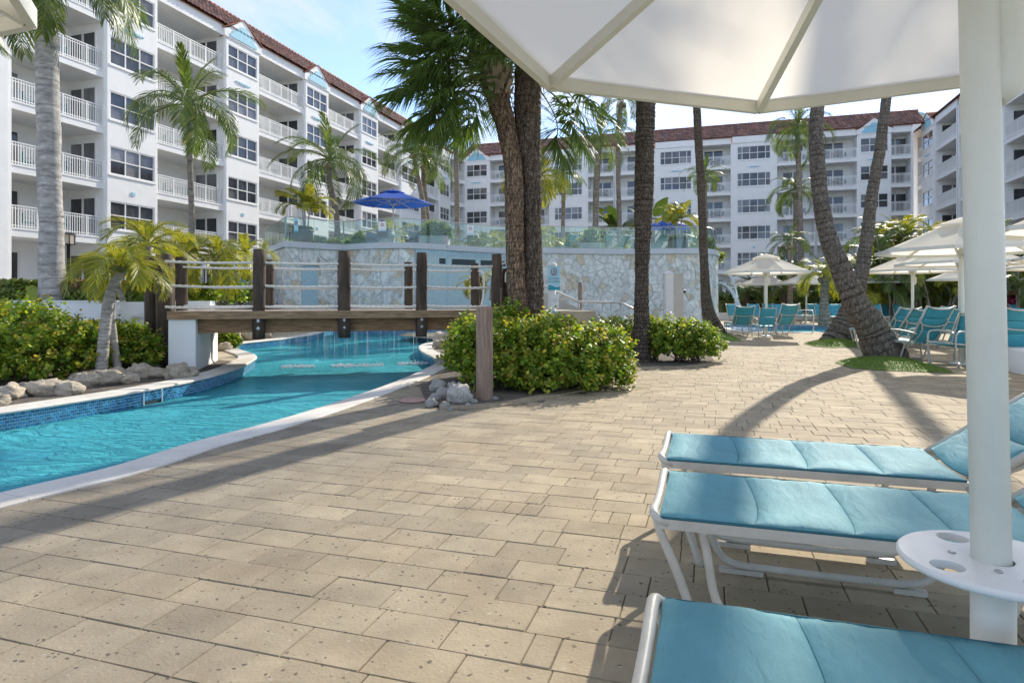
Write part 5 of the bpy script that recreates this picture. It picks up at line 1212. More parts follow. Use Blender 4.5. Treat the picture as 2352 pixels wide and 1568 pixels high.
DRY = [feather_frond('dry_frond', 1.0, 20, .25, 2.0, 190, 'frond_dry', .03, -.2, .9, tatter=.3)]

def crown(root, c_, L, n, meshes, elo=-25, ehi=78, seed=1, name='frond', jitter=.25, az0=0, bias=None, spear=None, lens=None):
    r_ = random.Random(seed); az = az0
    for i in range(n):
        f = (i + .5) / n; az += 2.39996 + r_.uniform(-jitter, jitter)
        el = rad(ehi + (elo - ehi) * f ** .85 + r_.uniform(-8, 8)); me = meshes[r_.randrange(len(meshes))]
        if spear and f < .16: me = spear[i % len(spear)]
        if bias: az = az + bias[1] * math.sin(bias[0] - az)
        l = L * (.72 + .32 * min(1, f * 2.4)) * r_.uniform(.9, 1.1)
        inst(name, me, root, c_, (r_.uniform(-.25, .25), -el, az), l)
def palm_trunk(root, pts, radii, m, ring=.0, spacing=.11, n=14, name='trunk', seed=0, base=None):
    """pts in world space with a radius each; ring = depth of the leaf scars"""
    path = catmull([Vector(p) for p in pts], 12); L = [0]
    rk = np.interp(np.arange(len(path)) / 12, np.arange(len(radii)) * (len(pts) - 1) / (len(radii) - 1), radii)
    for a, b in zip(path, path[1:]): L.append(L[-1] + (b - a).length)
    tot = L[-1]; P_, R_, D_ = [], [], []
    r_ = random.Random(seed); SS = [0.0]
    while SS[-1] < tot:
        h = spacing * r_.choice((.55, .8, 1, 1.1, 1.35, 1.6)); s0_ = SS[-1]; SS += [s0_ + h * q for q in (.40, .70, .86, 1.0)]
    SS = [min(x, tot) for x in SS]; m_ = len(SS) - 1
    rr_ = 1
    for i in range(m_ + 1):
        s = SS[i]; k = int(min(max(np.searchsorted(L, s) - 1, 0), len(path) - 2)); f = (s - L[k]) / max(1e-6, L[k + 1] - L[k])
        P_.append(path[k].lerp(path[k + 1], f)); rr = rk[k] + (rk[k + 1] - rk[k]) * f
        if i % 4 == 0: rr_ = r_.uniform(.4, 1.3)
        if ring: rr *= 1 + ring * (.9, .55, .15, -1.1)[i % 4] * rr_
        R_.append(rr); D_.append(rr_ if i % 4 == 3 else (.25 * rr_ if i % 4 == 2 else 0))
    ph = [r_.uniform(0, 6) for _ in range(4)]
    wob = [Vector((noise.noise(Vector((i * .07, seed, 1))), noise.noise(Vector((i * .07, seed, 5))), 0)) for i in range(m_ + 1)]
    mb = MB(); mb.tube([p + w_ * R_[i] * .10 for i, (p, w_) in enumerate(zip(P_, wob))], R_, n, prof=lambda i, a: 1 + .03 * math.sin(2 * a + ph[0] + i * .04) + .02 * math.sin(5 * a + ph[1] - i * .09) + .035 * noise.noise(Vector((math.cos(a) * 2.2, math.sin(a) * 2.2 + seed, i * .45))))
    o = mb.build(name, M[m], root, True)
    at = o.data.attributes.new('tip', 'FLOAT', 'POINT'); vals = []
    for i in range(m_ + 1): vals += [min(1, max(0, (.45 if 'sabal' in m else 1) * D_[i] * (.6 + .7 * noise.noise(Vector((k * 1.3, i * .31, seed)))))) for k in range(n)]
    at.data.foreach_set('value', vals); return P_[-1]
def palm(label, base, pts, radii, trunk_m, L=None, n=16, meshes=None, ring=.05, spacing=.12, cat='palm tree', name='coconut_palm', group=None, seed=1, nn=12, crown_at=None, **kw):
    root = thing(name, label, cat, tuple(base), 0, group)
    tip = palm_trunk(root, pts, radii, trunk_m, ring, spacing, nn, seed=seed)
    if L:
        c_ = Vector(crown_at if crown_at else tip) - root.location; crown(root, c_, L, n, meshes or COCO, seed=seed, **kw)
    return root

# --- royal palm at the left edge
Yr = 14.0
b = P(121, 690, Yr); b.z = 1.06
rp = thing('royal_palm', 'thick smooth grey royal palm trunk at the left with fronds hanging at the top', 'palm tree', tuple(b))
pts = [P(123, 697, Yr), P(120, 640, Yr), P(117, 520, Yr), P(113, 380, Yr), P(109, 200, Yr), P(107, 40, Yr), P(106, -60, Yr)]
palm_trunk(rp, pts, [.30, .255, .225, .225, .225, .215, .18], 'trunk_grey', .010, .17, 20, seed=3)
cc = P(106, -70, Yr) - rp.location
crown(rp, cc, 2.6, 13, COCO, elo=-32, ehi=60, seed=11)
for az, el, l in ((rad(8), -18, 2.3), (rad(-25), -10, 2.4), (rad(-60), -30, 2.2), (rad(200), -20, 2.3), (rad(165), -34, 2.0), (rad(230), -28, 2.1), (rad(280), -36, 1.9)): inst('frond', COCO[1], rp, cc, (.3, -rad(el), az), l)

# --- twin sabal palms behind the shrub
Ys = 9.6
s1 = thing('sabal_palm', 'curved sabal palm trunk with fan leaves at top, left one of the twin trunks', 'palm tree', tuple(P(1195, 780, Ys)))
s1.location.z = 0
pts = [Vector((XU(1192, Ys), Ys, -.02)), P(1188, 700, Ys), P(1184, 600, Ys), P(1181, 472, Ys), P(1179, 387, Ys), P(1164, 301, Ys), P(1153, 258, Ys), P(1140, 206, Ys), P(1135, 165, Ys)]
palm_trunk(s1, pts, [.18, .155, .142, .138, .14, .152, .17, .18, .165], 'trunk_sabal', .03, .07, 18, seed=5)
top = P(1138, 165, Ys)
bm = MB(); r_ = random.Random(4)
for i in range(34):          # old leaf bases
    a = i * 2.4; z = top.z - .42 + .40 * i / 34; p = Vector((top.x + .02, top.y, z)) + Vector((math.cos(a), math.sin(a), 0)) * .16
    q = p + Vector((math.cos(a) * .09, math.sin(a) * .09, .17 + r_.random() * .08)); bm.bar(p, q, .075, .025, up=(math.cos(a), math.sin(a), 0))
bm.build('leaf_base', M['boot'], s1, True, kind='stuff')
crown(s1, top - s1.location, .80, 14, FAN, elo=-5, ehi=80, seed=21, name='fan_leaf', bias=(rad(190), .15))
for az, el, l in ((180, 10, 1.14), (172, -10, 1.12), (196, -16, 1.14), (205, 28, 1.12), (165, 34, 1.1), (212, -22, 1.05), (158, -20, 1.0), (188, 48, 1.08), (228, -8, 1.0), (222, 22, 1.02), (184, -24, 1.0), (240, 42, 1.05), (150, 8, 1.05), (176, 24, 1.16), (200, 4, 1.16), (190, -30, .9), (218, 8, 1.1), (186, 62, 1.1), (240, -20, .85), (168, 52, 1.12), (206, 50, 1.1), (-70, 30, 1.0), (-95, 42, 1.0), (-60, 55, 1.05), (-110, 25, 1.0), (-45, 40, 1.0), (-20, 50, 1.0), (-130, 10, 1.0), (-85, 12, .95), (-40, 15, .95)): inst('fan_leaf', FAN[(az + el) % 4], s1, top - s1.location, (RN.uniform(-.5, .5), -rad(el), rad(az)), l * .80)
s2 = thing('sabal_palm', 'straight dark sabal palm trunk rising behind the umbrella edge, right one of the twin trunks', 'palm tree', (XU(1222, Ys), Ys + .1, 0))
pts = [Vector((XU(1225, Ys), Ys + .1, -.02)), P(1224, 690, Ys + .1), P(1224, 600, Ys + .1), P(1223, 480, Ys + .1), P(1222, 400, Ys + .1), P(1216, 345, Ys + .1), P(1212, 300, Ys + .1), P(1212, 200, Ys + .1), P(1213, 80, Ys + .1), P(1216, -60, Ys + .1), P(1217, -150, Ys + .1)]
palm_trunk(s2, pts, [.18, .16, .145, .14, .145, .178, .197, .20, .19, .18, .17], 'trunk_sabal2', .03, .07, 18, seed=6)
t2 = P(1217, -150, Ys + .1)
crown(s2, t2 - s2.location, 1.1, 26, FAN, elo=-20, ehi=75, seed=22, name='fan_leaf')
for az, el, l in ((rad(178), -40, 1.1), (rad(196), -46, 1.15), (rad(215), -40, 1.1), (rad(160), -48, 1.1), (rad(240), -46, 1.1)): inst('fan_leaf', FAN[1], s2, t2 - s2.location, (0, -rad(el), az), l)
# a smaller fan palm whose leaves show between and right of the twin trunks
s3 = thing('sabal_palm', 'sabal palm mostly hidden behind the twin trunks, fan leaves showing on both sides', 'palm tree', (XU(1222, 11.6), 11.6, 0))
palm_trunk(s3, [Vector((XU(1222, 11.6), 11.6, 0)), P(1221, 500, 11.6), P(1216, 350, 11.6), P(1212, 180, 11.6)], [.16, .14, .14, .14], 'trunk_sabal', .03, .08, 12, seed=7)
t3 = P(1212, 180, 11.6)
for az, el in ((-2, -4), (-15, -30), (18, -20), (-30, -44), (6, 22), (30, 4), (100, 10), (80, 40), (180, -20), (190, 20)): inst('fan_leaf', FAN[1], s3, t3 - s3.location, (.2, -rad(el), rad(az)), .98)

# --- dark straight trunk, curved trunk by the stone wall, two leaning trunks
b = Vector((XU(1473, 12.3), 12.3, 0))
palm('dark straight palm trunk between the two round-leaved shrubs, its crown hidden above the umbrella', b, [b - Vector((0, 0, .02)), P(1473, 790, 12.3), P(1474, 640, 12.3), P(1476, 558, 12.3), P(1478, 470, 12.3), P(1480, 387, 12.3), P(1483, 232, 12.3), P(1485, 40, 12.3), P(1488, -260, 12.6), P(1490, -560, 13)], [.19, .16, .133, .150, .172, .186, .182, .17, .15, .14], 'trunk_dark', 3.6, 18, COCO, ring=.06, spacing=.07, seed=31, nn=18, elo=-20)
Y4 = 22.5; b = Vector((XU(1641, Y4), Y4, 0))
palm('dark curved palm trunk on turf at the right end of the stone wall', b, [P(1656, 800, Y4), P(1641, 762, Y4), P(1627, 717, Y4), P(1620, 660, Y4), P(1617, 601, Y4), P(1614, 515, Y4), P(1608, 387, Y4), P(1601, 258, Y4), P(1598, 100, Y4), P(1594, -60, Y4), P(1588, -240, Y4)], [.46, .36, .23, .170, .152, .138, .142, .132, .12, .115, .11], 'trunk_dark', 3.6, 18, COCO, ring=.05, spacing=.10, seed=32, nn=16)
Y5 = 12.9
b = G(2031, 826)
palm('big leaning palm trunk in front, thick base on turf, leaning to the left', b, [P(2064, 892, Y5), P(2030, 812, Y5), P(1999, 745, Y5), P(1967, 697, Y5), P(1928, 613, Y5 + .1), P(1898, 527, Y5 + .2), P(1883, 441, Y5 + .3), P(1876, 355, Y5 + .5), P(1876, 269, Y5 + .7), P(1892, 160, Y5 + 1.0), P(1940, 20, Y5 + 1.2), P(1990, -170, Y5 + 1.4), P(2020, -420, Y5 + 1.6)], [.50, .395, .30, .245, .195, .162, .146, .148, .142, .13, .125, .12, .11], 'trunk_lean', 3.6, 18, COCO, ring=.05, spacing=.115, seed=33, nn=22)
Y6 = 18.6
b = G(1925, 784)
palm('second leaning palm trunk behind the front one, crossing it and leaning to the right', b, [P(1898, 840, Y6), P(1924, 780, Y6), P(1945, 735, Y6), P(1962, 690, Y6), P(1974, 645, Y6), P(1982, 610, Y6), P(1993, 527, Y6), P(2004, 441, Y6 + .1), P(2019, 355, Y6 + .2), P(2031, 265, Y6 + .4), P(2048, 140, Y6 + .8), P(2090, -100, Y6 + 1.1), P(2120, -320, Y6 + 1.2)], [.56, .42, .31, .245, .21, .192, .175, .158, .146, .138, .13, .125, .12], 'trunk_lean', 3.4, 16, COCO, ring=.05, spacing=.115, seed=34, nn=20)
def turf(label, pts_px, h=.10, seed=1):
    pts = catmull([G(u, v) for u, v in pts_px], 5, True) if False else [G(u, v) for u, v in pts_px]
    c_ = sum(pts, Vector()) / len(pts); rt = thing('turf_patch', label, 'turf', tuple(c_))
    mb = MB(); n = len(pts); vs = []
    rings = ((1.0, .012), (.93, .03), (.6, h * .8), (.3, h), (0, h))
    for f, z in rings[:-1]: vs += [(c_.x + (p.x - c_.x) * f, c_.y + (p.y - c_.y) * f, z) for p in pts]
    vs.append((c_.x, c_.y, h)); fs = []
    for r in range(3):
        for i in range(n): fs.append((r * n + i, r * n + (i + 1) % n, (r + 1) * n + (i + 1) % n, (r + 1) * n + i))
    for i in range(n): fs.append((3 * n + i, 3 * n + (i + 1) % n, 4 * n))
    A_ = sum(pts[i].x * pts[(i + 1) % n].y - pts[(i + 1) % n].x * pts[i].y for i in range(n))
    mb.add(vs, fs if A_ > 0 else [f[::-1] for f in fs], True); mb.build('mat', M['grass'], rt, True)
    rg = np.random.default_rng(seed); N = 9000; w_ = rg.random((N, 1)) ** .5; k = rg.integers(n, size=N); PT = np.array([(p.x, p.y, 0) for p in pts]); q = PT[k] + (PT[(k + 1) % n] - PT[k]) * rg.random((N, 1)); C_ = np.array([c_.x, c_.y, 0]) + (q - np.array([c_.x, c_.y, 0])) * w_ * .985
    f = w_[:, 0]; C_[:, 2] = np.interp(f, [0, .3, .6, .93, 1], [h, h, h * .8, .03, .012])
    lean = rg.normal(size=(N, 2)) * .014; hh = rg.uniform(.018, .036, N); ang = rg.random(N) * 6.28; wx, wy = np.cos(ang) * .005, np.sin(ang) * .005
    vs = np.zeros((N, 3, 3)); vs[:, 0] = C_ + np.stack([wx, wy, wx * 0 - .004], 1); vs[:, 1] = C_ - np.stack([wx, wy, wx * 0 + .004], 1); vs[:, 2] = C_ + np.concatenate([lean, hh[:, None]], 1)
    vs -= np.array(c_); me = bpy.data.meshes.new('blades'); me.vertices.add(N * 3); me.vertices.foreach_set('co', vs.reshape(-1).astype(np.float32)); me.loops.add(N * 3); me.loops.foreach_set('vertex_index', np.arange(N * 3, dtype=np.int32)); me.polygons.add(N); me.polygons.foreach_set('loop_start', (np.arange(N) * 3).astype(np.int32)); me.polygons.foreach_set('loop_total', np.full(N, 3, dtype=np.int32)); me.update(); me.validate(); me.materials.append(M['grass'])
    o = bpy.data.objects.new('grass_blades', me); COL.objects.link(o); o.parent = rt; o['kind'] = 'stuff'
turf('green artificial turf patch round the base of the big front leaning palm', [(1917, 834), (1960, 847), (2040, 852), (2130, 855), (2193, 857), (2140, 842), (2095, 828), (2050, 820), (2000, 818), (1950, 826)], .09, 1)
turf('green artificial turf patch round the base of the second leaning palm', [(1846, 790), (1868, 796), (1910, 799), (1970, 798), (1968, 786), (1950, 780), (1890, 781)], .10, 2)
turf('green artificial turf patch at the curved palm by the stone wall end', [(1600, 770), (1605, 782), (1650, 784), (1706, 783), (1680, 772), (1650, 765), (1618, 765)], .10, 3)

# --- coconut palms standing further off
def far_palm(label, ct, tr, Y, w_px, L_px, n=17, seed=1, meshes=None, m='trunk_far', zbase=1.0, elo=-30, ehi=80, spear=True, name='coconut_palm', bias=None):
    pts = [P(u, v, Y) for u, v in tr]; b = Vector((pts[0].x, pts[0].y, zbase)); pts = [b] + pts + [P(ct[0], ct[1] + 8, Y)]
    r = w_px / 2 / FPX * Y; k = len(pts)
    rt = palm(label, b, pts, [r * 1.5] + [r * (1.05 - .25 * i / k) for i in range(k - 1)], m, L_px / FPX * Y, n, meshes or COCO, ring=.05, spacing=.16, seed=seed, nn=10, crown_at=P(ct[0], ct[1], Y), elo=elo, ehi=ehi, spear=SPEAR if spear else None, name=name, bias=bias)
    mb = MB(); c_ = P(ct[0], ct[1] + 12, Y); r2 = random.Random(seed)
    for i in range(9):
        a = i * 2.4; q = c_ + Vector((math.cos(a), math.sin(a), 0)) * r * 1.3; mb.lathe([(0, -.11), (.08, -.07), (.10, 0), (.07, .08), (0, .1)], 6, (q.x, q.y, q.z - .12 * r2.random()), cap=False)
    mb.build('leaf_base', M['boot'], rt, True, kind='stuff'); return rt
far_palm('coconut palm in front of the left wing windows, wide drooping crown', (432, 240), [(440, 505), (437, 400), (434, 300)], 25, 12, 178, 19, 41)
far_palm('coconut palm with curved trunk between the left wing and the blue umbrella', (757, 368), [(775, 530), (770, 480), (757, 420)], 30, 13, 138, 19, 42)
far_palm('coconut palm left of a close pair, dark crown against the left wing end', (950, 345), [(975, 540), (970, 460), (958, 400)], 36, 11, 95, 18, 43)
far_palm('coconut palm right of a close pair, yellowish crown behind the blue umbrella', (975, 372), [(985, 540), (978, 460), (973, 410)], 37, 10, 88, 16, 44)
far_palm('slim palm trunk rising behind the sabal leaves near the hotel corner', (1045, 300), [(1050, 520), (1049, 420), (1047, 340)], 46, 11, 95, 16, 45, elo=-40)
far_palm('palm with bright fronds just right of the twin sabal trunks', (1240, 405), [(1226, 560), (1230, 480)], 31, 12, 95, 15, 46, meshes=YEL, elo=-25)
far_palm('coconut palm with upswept windblown crown, left of the tall slim one', (1378, 318), [(1368, 525), (1370, 430), (1375, 350)], 33, 14, 98, 18, 47, bias=(rad(190), .12))
far_palm('tall slim coconut palm touching the umbrella edge left of the dark trunk', (1428, 228), [(1423, 525), (1420, 400), (1420, 290)], 36, 11, 88, 18, 48)
far_palm('small palm with grey drooping crown in front of the back wing windows', (1293, 402), [(1293, 530), (1294, 470)], 40, 9, 62, 16, 49)
far_palm('palm crown behind the curved dark trunk, in front of the back wing', (1618, 402), [(1622, 560), (1620, 480)], 48, 9, 60, 17, 50)
far_palm('tall coconut palm behind the front leaning trunk, crown at the roof line', (1832, 292), [(1840, 610), (1838, 500), (1834, 380)], 44, 12, 95, 18, 51)
far_palm('shorter coconut palm below the tall one behind the front leaning trunk', (1826, 435), [(1826, 600), (1827, 500)], 46, 9, 82, 17, 52)
far_palm('stocky palm with dark broad fronds above the far white umbrella', (1812, 552), [(1815, 640), (1813, 590)], 36, 9, 62, 14, 53, meshes=COCO_BG, elo=-35)
far_palm('low golden palm behind the sunshades between the leaning trunks', (1895, 628), [(1893, 700), (1894, 660)], 29, 18, 84, 17, 54, meshes=YEL, zbase=0, elo=-30, ehi=70)

# --- young yellow-green palms at the left
def young(label, base, top, r, L, n, seed, mid=None, meshes=None, elo=-4):
    pts = [base] + ([mid] if mid else []) + [top]
    return palm(label, base, pts, [r * 1.15, r, r * .85] if mid else [r, r * .85], 'trunk_small', L, n, meshes or YEL, ring=.035, spacing=.06, seed=seed, nn=12, name='young_palm', elo=elo, ehi=75)
yp = Vector((XU(231, 9.5), 9.5, 0))
young('leaning young palm with yellow-green arching fronds in front of the hedge', yp, P(276, 628, 9.6), .075, .84, 18, 61, mid=P(248, 700, 9.5))
young('second slim stem leaning beside the leaning young palm, fronds behind it', yp + Vector((.12, .25, 0)), P(285, 622, 10.0), .05, .75, 8, 68, mid=P(256, 700, 9.8))
young('bushy young palm behind the leaning one with green upright fronds', P(345, 690, 12.4), P(338, 565, 12.4), .09, 1.12, 19, 62, elo=-40)
young('young palm with thin stem leaning left beside the tall logs', P(282, 690, 12.0), P(268, 640, 12.0), .05, .8, 10, 63)
young('yellow young palm beyond the left end of the footbridge, left of two', P(412, 690, 15.0), P(424, 585, 15.0), .085, 1.2, 18, 64, elo=-35)
young('yellow young palm with curved stem beyond the footbridge, right of two', P(484, 690, 15.4), P(502, 590, 15.4), .10, 1.2, 19, 65, mid=P(492, 640, 15.4), elo=-38)
young('small yellow palm low beside the stone wall corner', P(560, 640, 20), P(565, 585, 20), .08, 1.1, 16, 66, elo=-30)
young('golden young palm against the white pavilion, behind the footbridge ropes', P(380, 700, 17), P(385, 640, 17), .08, 1.0, 14, 67, elo=-30)
young('small yellow palm seen behind the rear right post of the footbridge', P(1085, 705, 14.3), P(1086, 650, 14.3), .05, .45, 14, 69, elo=-30)
young('little yellow palm right of the footbridge end beside the sabal trunks', P(1128, 690, 14.6), P(1132, 640, 14.6), .05, .42, 12, 70, elo=-30)
# ---------------------------------------------------------------- sun loungers
def pad(mb, x0, x1, w, y0, y1, zf, th=.022, puff=.021, sag=.030, nx=9, ny=9, seed=0):
    """one stitched pad of a sling: zf(x) gives the rail height"""
    n0 = len(mb.v); vs = []
    for lay in (0, 1):
        for i in range(nx + 1):
            for j in range(ny + 1):
                fx, fy = .5 - .5 * math.cos(math.pi * i / nx), j / ny; x = x0 + (x1 - x0) * fx; y = y0 + (y1 - y0) * fy
                yy = (y - w / 2) / (w / 2); bx_ = 1 - abs(2 * fx - 1) ** 5; by = 1 - abs(2 * fy - 1) ** 8
                wr = .005 * noise.noise(Vector((x * 9 + seed, y * 3.2, seed))) + .004 * noise.noise(Vector((x * 26, y * 6 + seed, 0)))
                # the seam is pulled towards the foot in the middle by the sag of the sling
                fe = min(1, max(0, x) / .28); xs = x + .035 * (1 - yy * yy) * fe
                z = -sag * (1 - yy * yy) * (.35 + .65 * fe) + (puff * bx_ * by + wr * bx_ if lay == 0 else -.012 - puff * .5 * bx_ * by)
                vs.append(zf(xs, y, z))
    m_ = (nx + 1) * (ny + 1); fs = []
    idx = lambda l, i, j: l * m_ + i * (ny + 1) + j
    for i in range(nx):
        for j in range(ny):
            fs.append((idx(0, i, j), idx(0, i + 1, j), idx(0, i + 1, j + 1), idx(0, i, j + 1))); fs.append((idx(1, i, j), idx(1, i, j + 1), idx(1, i + 1, j + 1), idx(1, i + 1, j)))
    for i in range(nx): fs += [(idx(0, i, 0), idx(1, i, 0), idx(1, i + 1, 0), idx(0, i + 1, 0)), (idx(0, i, ny), idx(0, i + 1, ny), idx(1, i + 1, ny), idx(1, i, ny))]
    for j in range(ny): fs += [(idx(0, 0, j), idx(0, 0, j + 1), idx(1, 0, j + 1), idx(1, 0, j)), (idx(0, nx, j), idx(1, nx, j), idx(1, nx, j + 1), idx(0, nx, j + 1))]
    mb.add(vs, fs, True)
LW, LZ, LS = .66, .40, 1.29          # width, rail height, seat length
def make_lounger(label, back=36, nq=9, sl='sling', arms=False, group=None):
    rt = thing('sun_lounger', label, 'sun lounger', (0, 0, 0), 0, group); F = M['frame']; ba = rad(back)
    bdir = Vector((math.cos(ba), 0, math.sin(ba))); bn = Vector((-math.sin(ba), 0, math.cos(ba))); hx = LS + .02
    for y in (.02, LW - .02):
        mb = MB(); mb.bar((.0, y, LZ - .010), (LS + .10, y, LZ - .010), .028, .036); mb.build('side_rail', F, rt)
    mb = MB(); mb.tube([Vector((.035, .02, LZ - .012))] + catmull([Vector((.0, .018, LZ + .002)), Vector((-.016, .03, LZ + .016)), Vector((-.020, .075, LZ + .018)), Vector((-.020, LW * .3, LZ + .002)), Vector((-.020, LW / 2, LZ - .004)), Vector((-.020, LW * .7, LZ + .002)), Vector((-.020, LW - .075, LZ + .018)), Vector((-.016, LW - .03, LZ + .016)), Vector((.0, LW - .018, LZ + .002))], 4) + [Vector((.035, LW - .02, LZ - .012))], .017, 10); mb.build('foot_bar', F, rt)
    for y, s_ in ((.025, -1), (LW - .025, 1)):
        mb = MB(); mb.tube(catmull([Vector((-.006, y, LZ + .005)), Vector((.008, y, LZ - .05)), Vector((.075, y, .19)), Vector((.14, y, .0))], 4), .0165, 8); mb.build('leg', F, rt)
        yi = y - s_ * .03; mb = MB()
        mb.tube(catmull([Vector((.15, yi, LZ - .02)), Vector((.17, yi, .28)), Vector((.20, yi, .12)), Vector((.27, yi, .045)), Vector((.45, yi, .035)), Vector((.85, yi, .035)), Vector((1.00, yi, .05)), Vector((1.06, yi, .11)), Vector((1.12, yi, .25)), Vector((1.17, yi, LZ - .02))], 4), .016, 8); mb.build('sled_leg', F, rt)
        mb = MB(); mb.box(.22, .40, yi - .014, yi + .014, 0, .022); mb.box(.90, 1.02, yi - .014, yi + .014, 0, .022); mb.build('foot_pad', F, rt, kind='stuff')
    for x in (.16, 1.15): mb = MB(); mb.tube([Vector((x, .02, LZ - .03)), Vector((x, LW - .02, LZ - .03))], .014, 6); mb.build('cross_bar', F, rt)
    zf = lambda x, y, z: Vector((x, y, LZ + .018 + z))
    mb = MB(); pad(mb, .004, LS - .012, LW, .014, LW - .014, lambda x, y, z: Vector((x, y, LZ + .006 + z)), puff=.0, nx=14, ny=nq, seed=5); mb.build('sling', M[sl], rt)
    for k in range(4):
        mb = MB(); a, b = .002 + k * (LS - .012) / 4, .002 + (k + 1) * (LS - .012) / 4
        if nq > 9 and k:
            sm = MB(); sm.tube([Vector((a + .035 * (1 - ((y - LW / 2) / (LW / 2)) ** 2), y, LZ + .0085 - .030 * (1 - ((y - LW / 2) / (LW / 2)) ** 2))) for y in [.012 + (LW - .024) * q / 24 for q in range(25)]], .0042, 5); sm.build('seam', M['seam'], rt)  # dark tube paints the shadow in the valley between two pads
        pad(mb, a + .0005, b - .0005, LW, .010, LW - .010, zf, nx=nq, ny=nq, seed=k); mb.build('seat_pad', M[sl], rt)
    for y in (.013, LW - .013): mb = MB(); mb.tube([Vector((.01, y, LZ + .012)), Vector((LS - .01, y, LZ + .012))], .0065, 6); mb.build('piping', M['seam'] if nq > 9 else M[sl], rt)
    # back
    BL = .80
    for y in (.02, LW - .02):
        mb = MB(); p0 = Vector((hx, y, LZ)); mb.tube([p0 - bdir * .04, p0 + bdir * BL * .6, p0 + bdir * BL], .019, 8); mb.build('back_rail', F, rt)
    p0 = Vector((hx, 0, LZ)); q = lambda s, y, z: p0 + bdir * s + bn * z + Vector((0, y, 0))
    mb = MB(); mb.tube(catmull([q(BL, .02, 0), q(BL - .03, LW * .25, -.045), q(BL - .035, LW / 2, -.055), q(BL - .03, LW * .75, -.045), q(BL, LW - .02, 0)], 5), .016, 8); mb.build('top_bar', F, rt)
    mb = MB(); mb.tube(catmull([q(.45, .02, -.02), q(.40, LW * .2, -.05), q(.385, LW / 2, -.065), q(.40, LW * .8, -.05), q(.45, LW - .02, -.02)], 5), .014, 8); mb.build('back_brace', F, rt)
    for y, y2 in ((.02, .10), (LW - .02, LW - .10)):
        mb = MB(); mb.tube(catmull([q(.48, y, -.03), q(.33, y2, -.05), q(.20, y2, -.06), Vector((hx - .03, y2, LZ - .03))], 4), .014, 6); mb.build('back_strut', F, rt)
    zb = lambda x, y, z: q(x, y, .016 + z)
    for k in range(3):
        mb = MB(); a, b = .03 + k * (BL - .05) / 3, .03 + (k + 1) * (BL - .05) / 3
        pad(mb, a + .002, b - .002, LW, .042, LW - .042, lambda x, y, z: q(x - .035 * (1 - ((y - LW / 2) / (LW / 2)) ** 2), y, .016 + z), nx=max(4, nq - 2), ny=nq, seed=k + 9); mb.build('back_pad', M[sl], rt)
    if arms:
        for y in (-.02, LW + .02):
            mb = MB(); mb.tube(catmull([Vector((.55, y, .02)), Vector((.60, y, LZ + .12)), Vector((.68, y, LZ + .21)), Vector((1.1, y, LZ + .22)), Vector((1.5, y, LZ + .17))], 5), .018, 8); mb.build('arm', F, rt)
    return rt
LANG = math.atan2(-.2983, .9545)
# the three in front: local x runs from foot to head, y across
near_l = make_lounger('nearest turquoise sun lounger at the bottom right corner, below the umbrella pole', 36, 16)
EXL = Vector((math.cos(LANG), math.sin(LANG), 0)); EYL = Vector((-math.sin(LANG), math.cos(LANG), 0))
near_l.location = (.40 - EYL.x * LW, 1.68 - EYL.y * LW, 0); near_l.rotation_euler = (0, 0, LANG)
dup(near_l, (.53, 2.29, 0), LANG, 'middle turquoise sun lounger with its foot end towards the pool, behind the white cup table')
dup(near_l, (.755, 3.12, 0), LANG, 'farthest of the three front turquoise loungers, its raised back behind the umbrella pole')
far_proto = make_lounger('x', 52, 5, 'sling_far'); far_arm = make_lounger('x', 60, 5, 'sling_far', arms=True)
used = set()
def put(proto, x, y, rz, label, group=None, z=0.0, name=None):
    key = proto.name
    if key not in used:
        used.add(key); KIDS.setdefault(proto.name, [(c, list(c.children)) for c in proto.children]); proto.location = (x, y, z); proto.rotation_euler = (0, 0, rz); proto['label'] = label
        if group: proto['group'] = group
        return proto
    r = dup(proto, (x, y, z), rz, label)
    if group: r['group'] = group
    return r
def put_px(proto, u, Y, rz, label, group=None, z=0.0, ax=1.3):
    """stand a lounger so that its hinge line centre is at that sight line and distance"""
    c_ = Vector((XU(u, Y), Y, 0)); c_ -= Vector((math.cos(rz), math.sin(rz), 0)) * (ax + .3) + Vector((-math.sin(rz), math.cos(rz), 0)) * LW / 2
    return put(proto, c_.x, c_.y, rz, label, group, z)
GA = 'loungers round the second pool'
D = rad
# backs towards the camera: local x (foot->head) points to the camera
put_px(far_proto, 1709, 21.2, D(-97), 'turquoise lounger seen from behind, left of the trio under the nearest round umbrella', GA)
put_px(far_arm, 1813, 21.2, D(-84), 'turquoise lounger with arms seen from behind, right of the trio under the nearest round umbrella', GA)
put_px(far_proto, 2078, 16.2, D(-80), 'turquoise lounger seen from behind just right of the crossing palm trunks', GA)
put_px(far_proto, 2106, 14.6, D(-78), 'turquoise lounger half hidden behind the big rear-facing one', GA)
put_px(far_arm, 2150, 12.0, D(-78), 'largest turquoise lounger seen from behind, right of the leaning palm base', GA)
put_px(far_proto, 2165, 19.5, D(-70), 'turquoise lounger whose top edge shows behind the largest rear-facing one', GA)
put_px(far_proto, 2188, 15.5, D(-75), 'turquoise lounger close left of the distant umbrella pole at the right', GA)
put_px(far_arm, 2350, 10.6, D(-112), 'turquoise lounger seen from behind at the right edge past the near pole', GA)
put_px(far_proto, 2318, 13.8, D(-100), 'turquoise lounger partly hidden at the right edge behind another', GA)
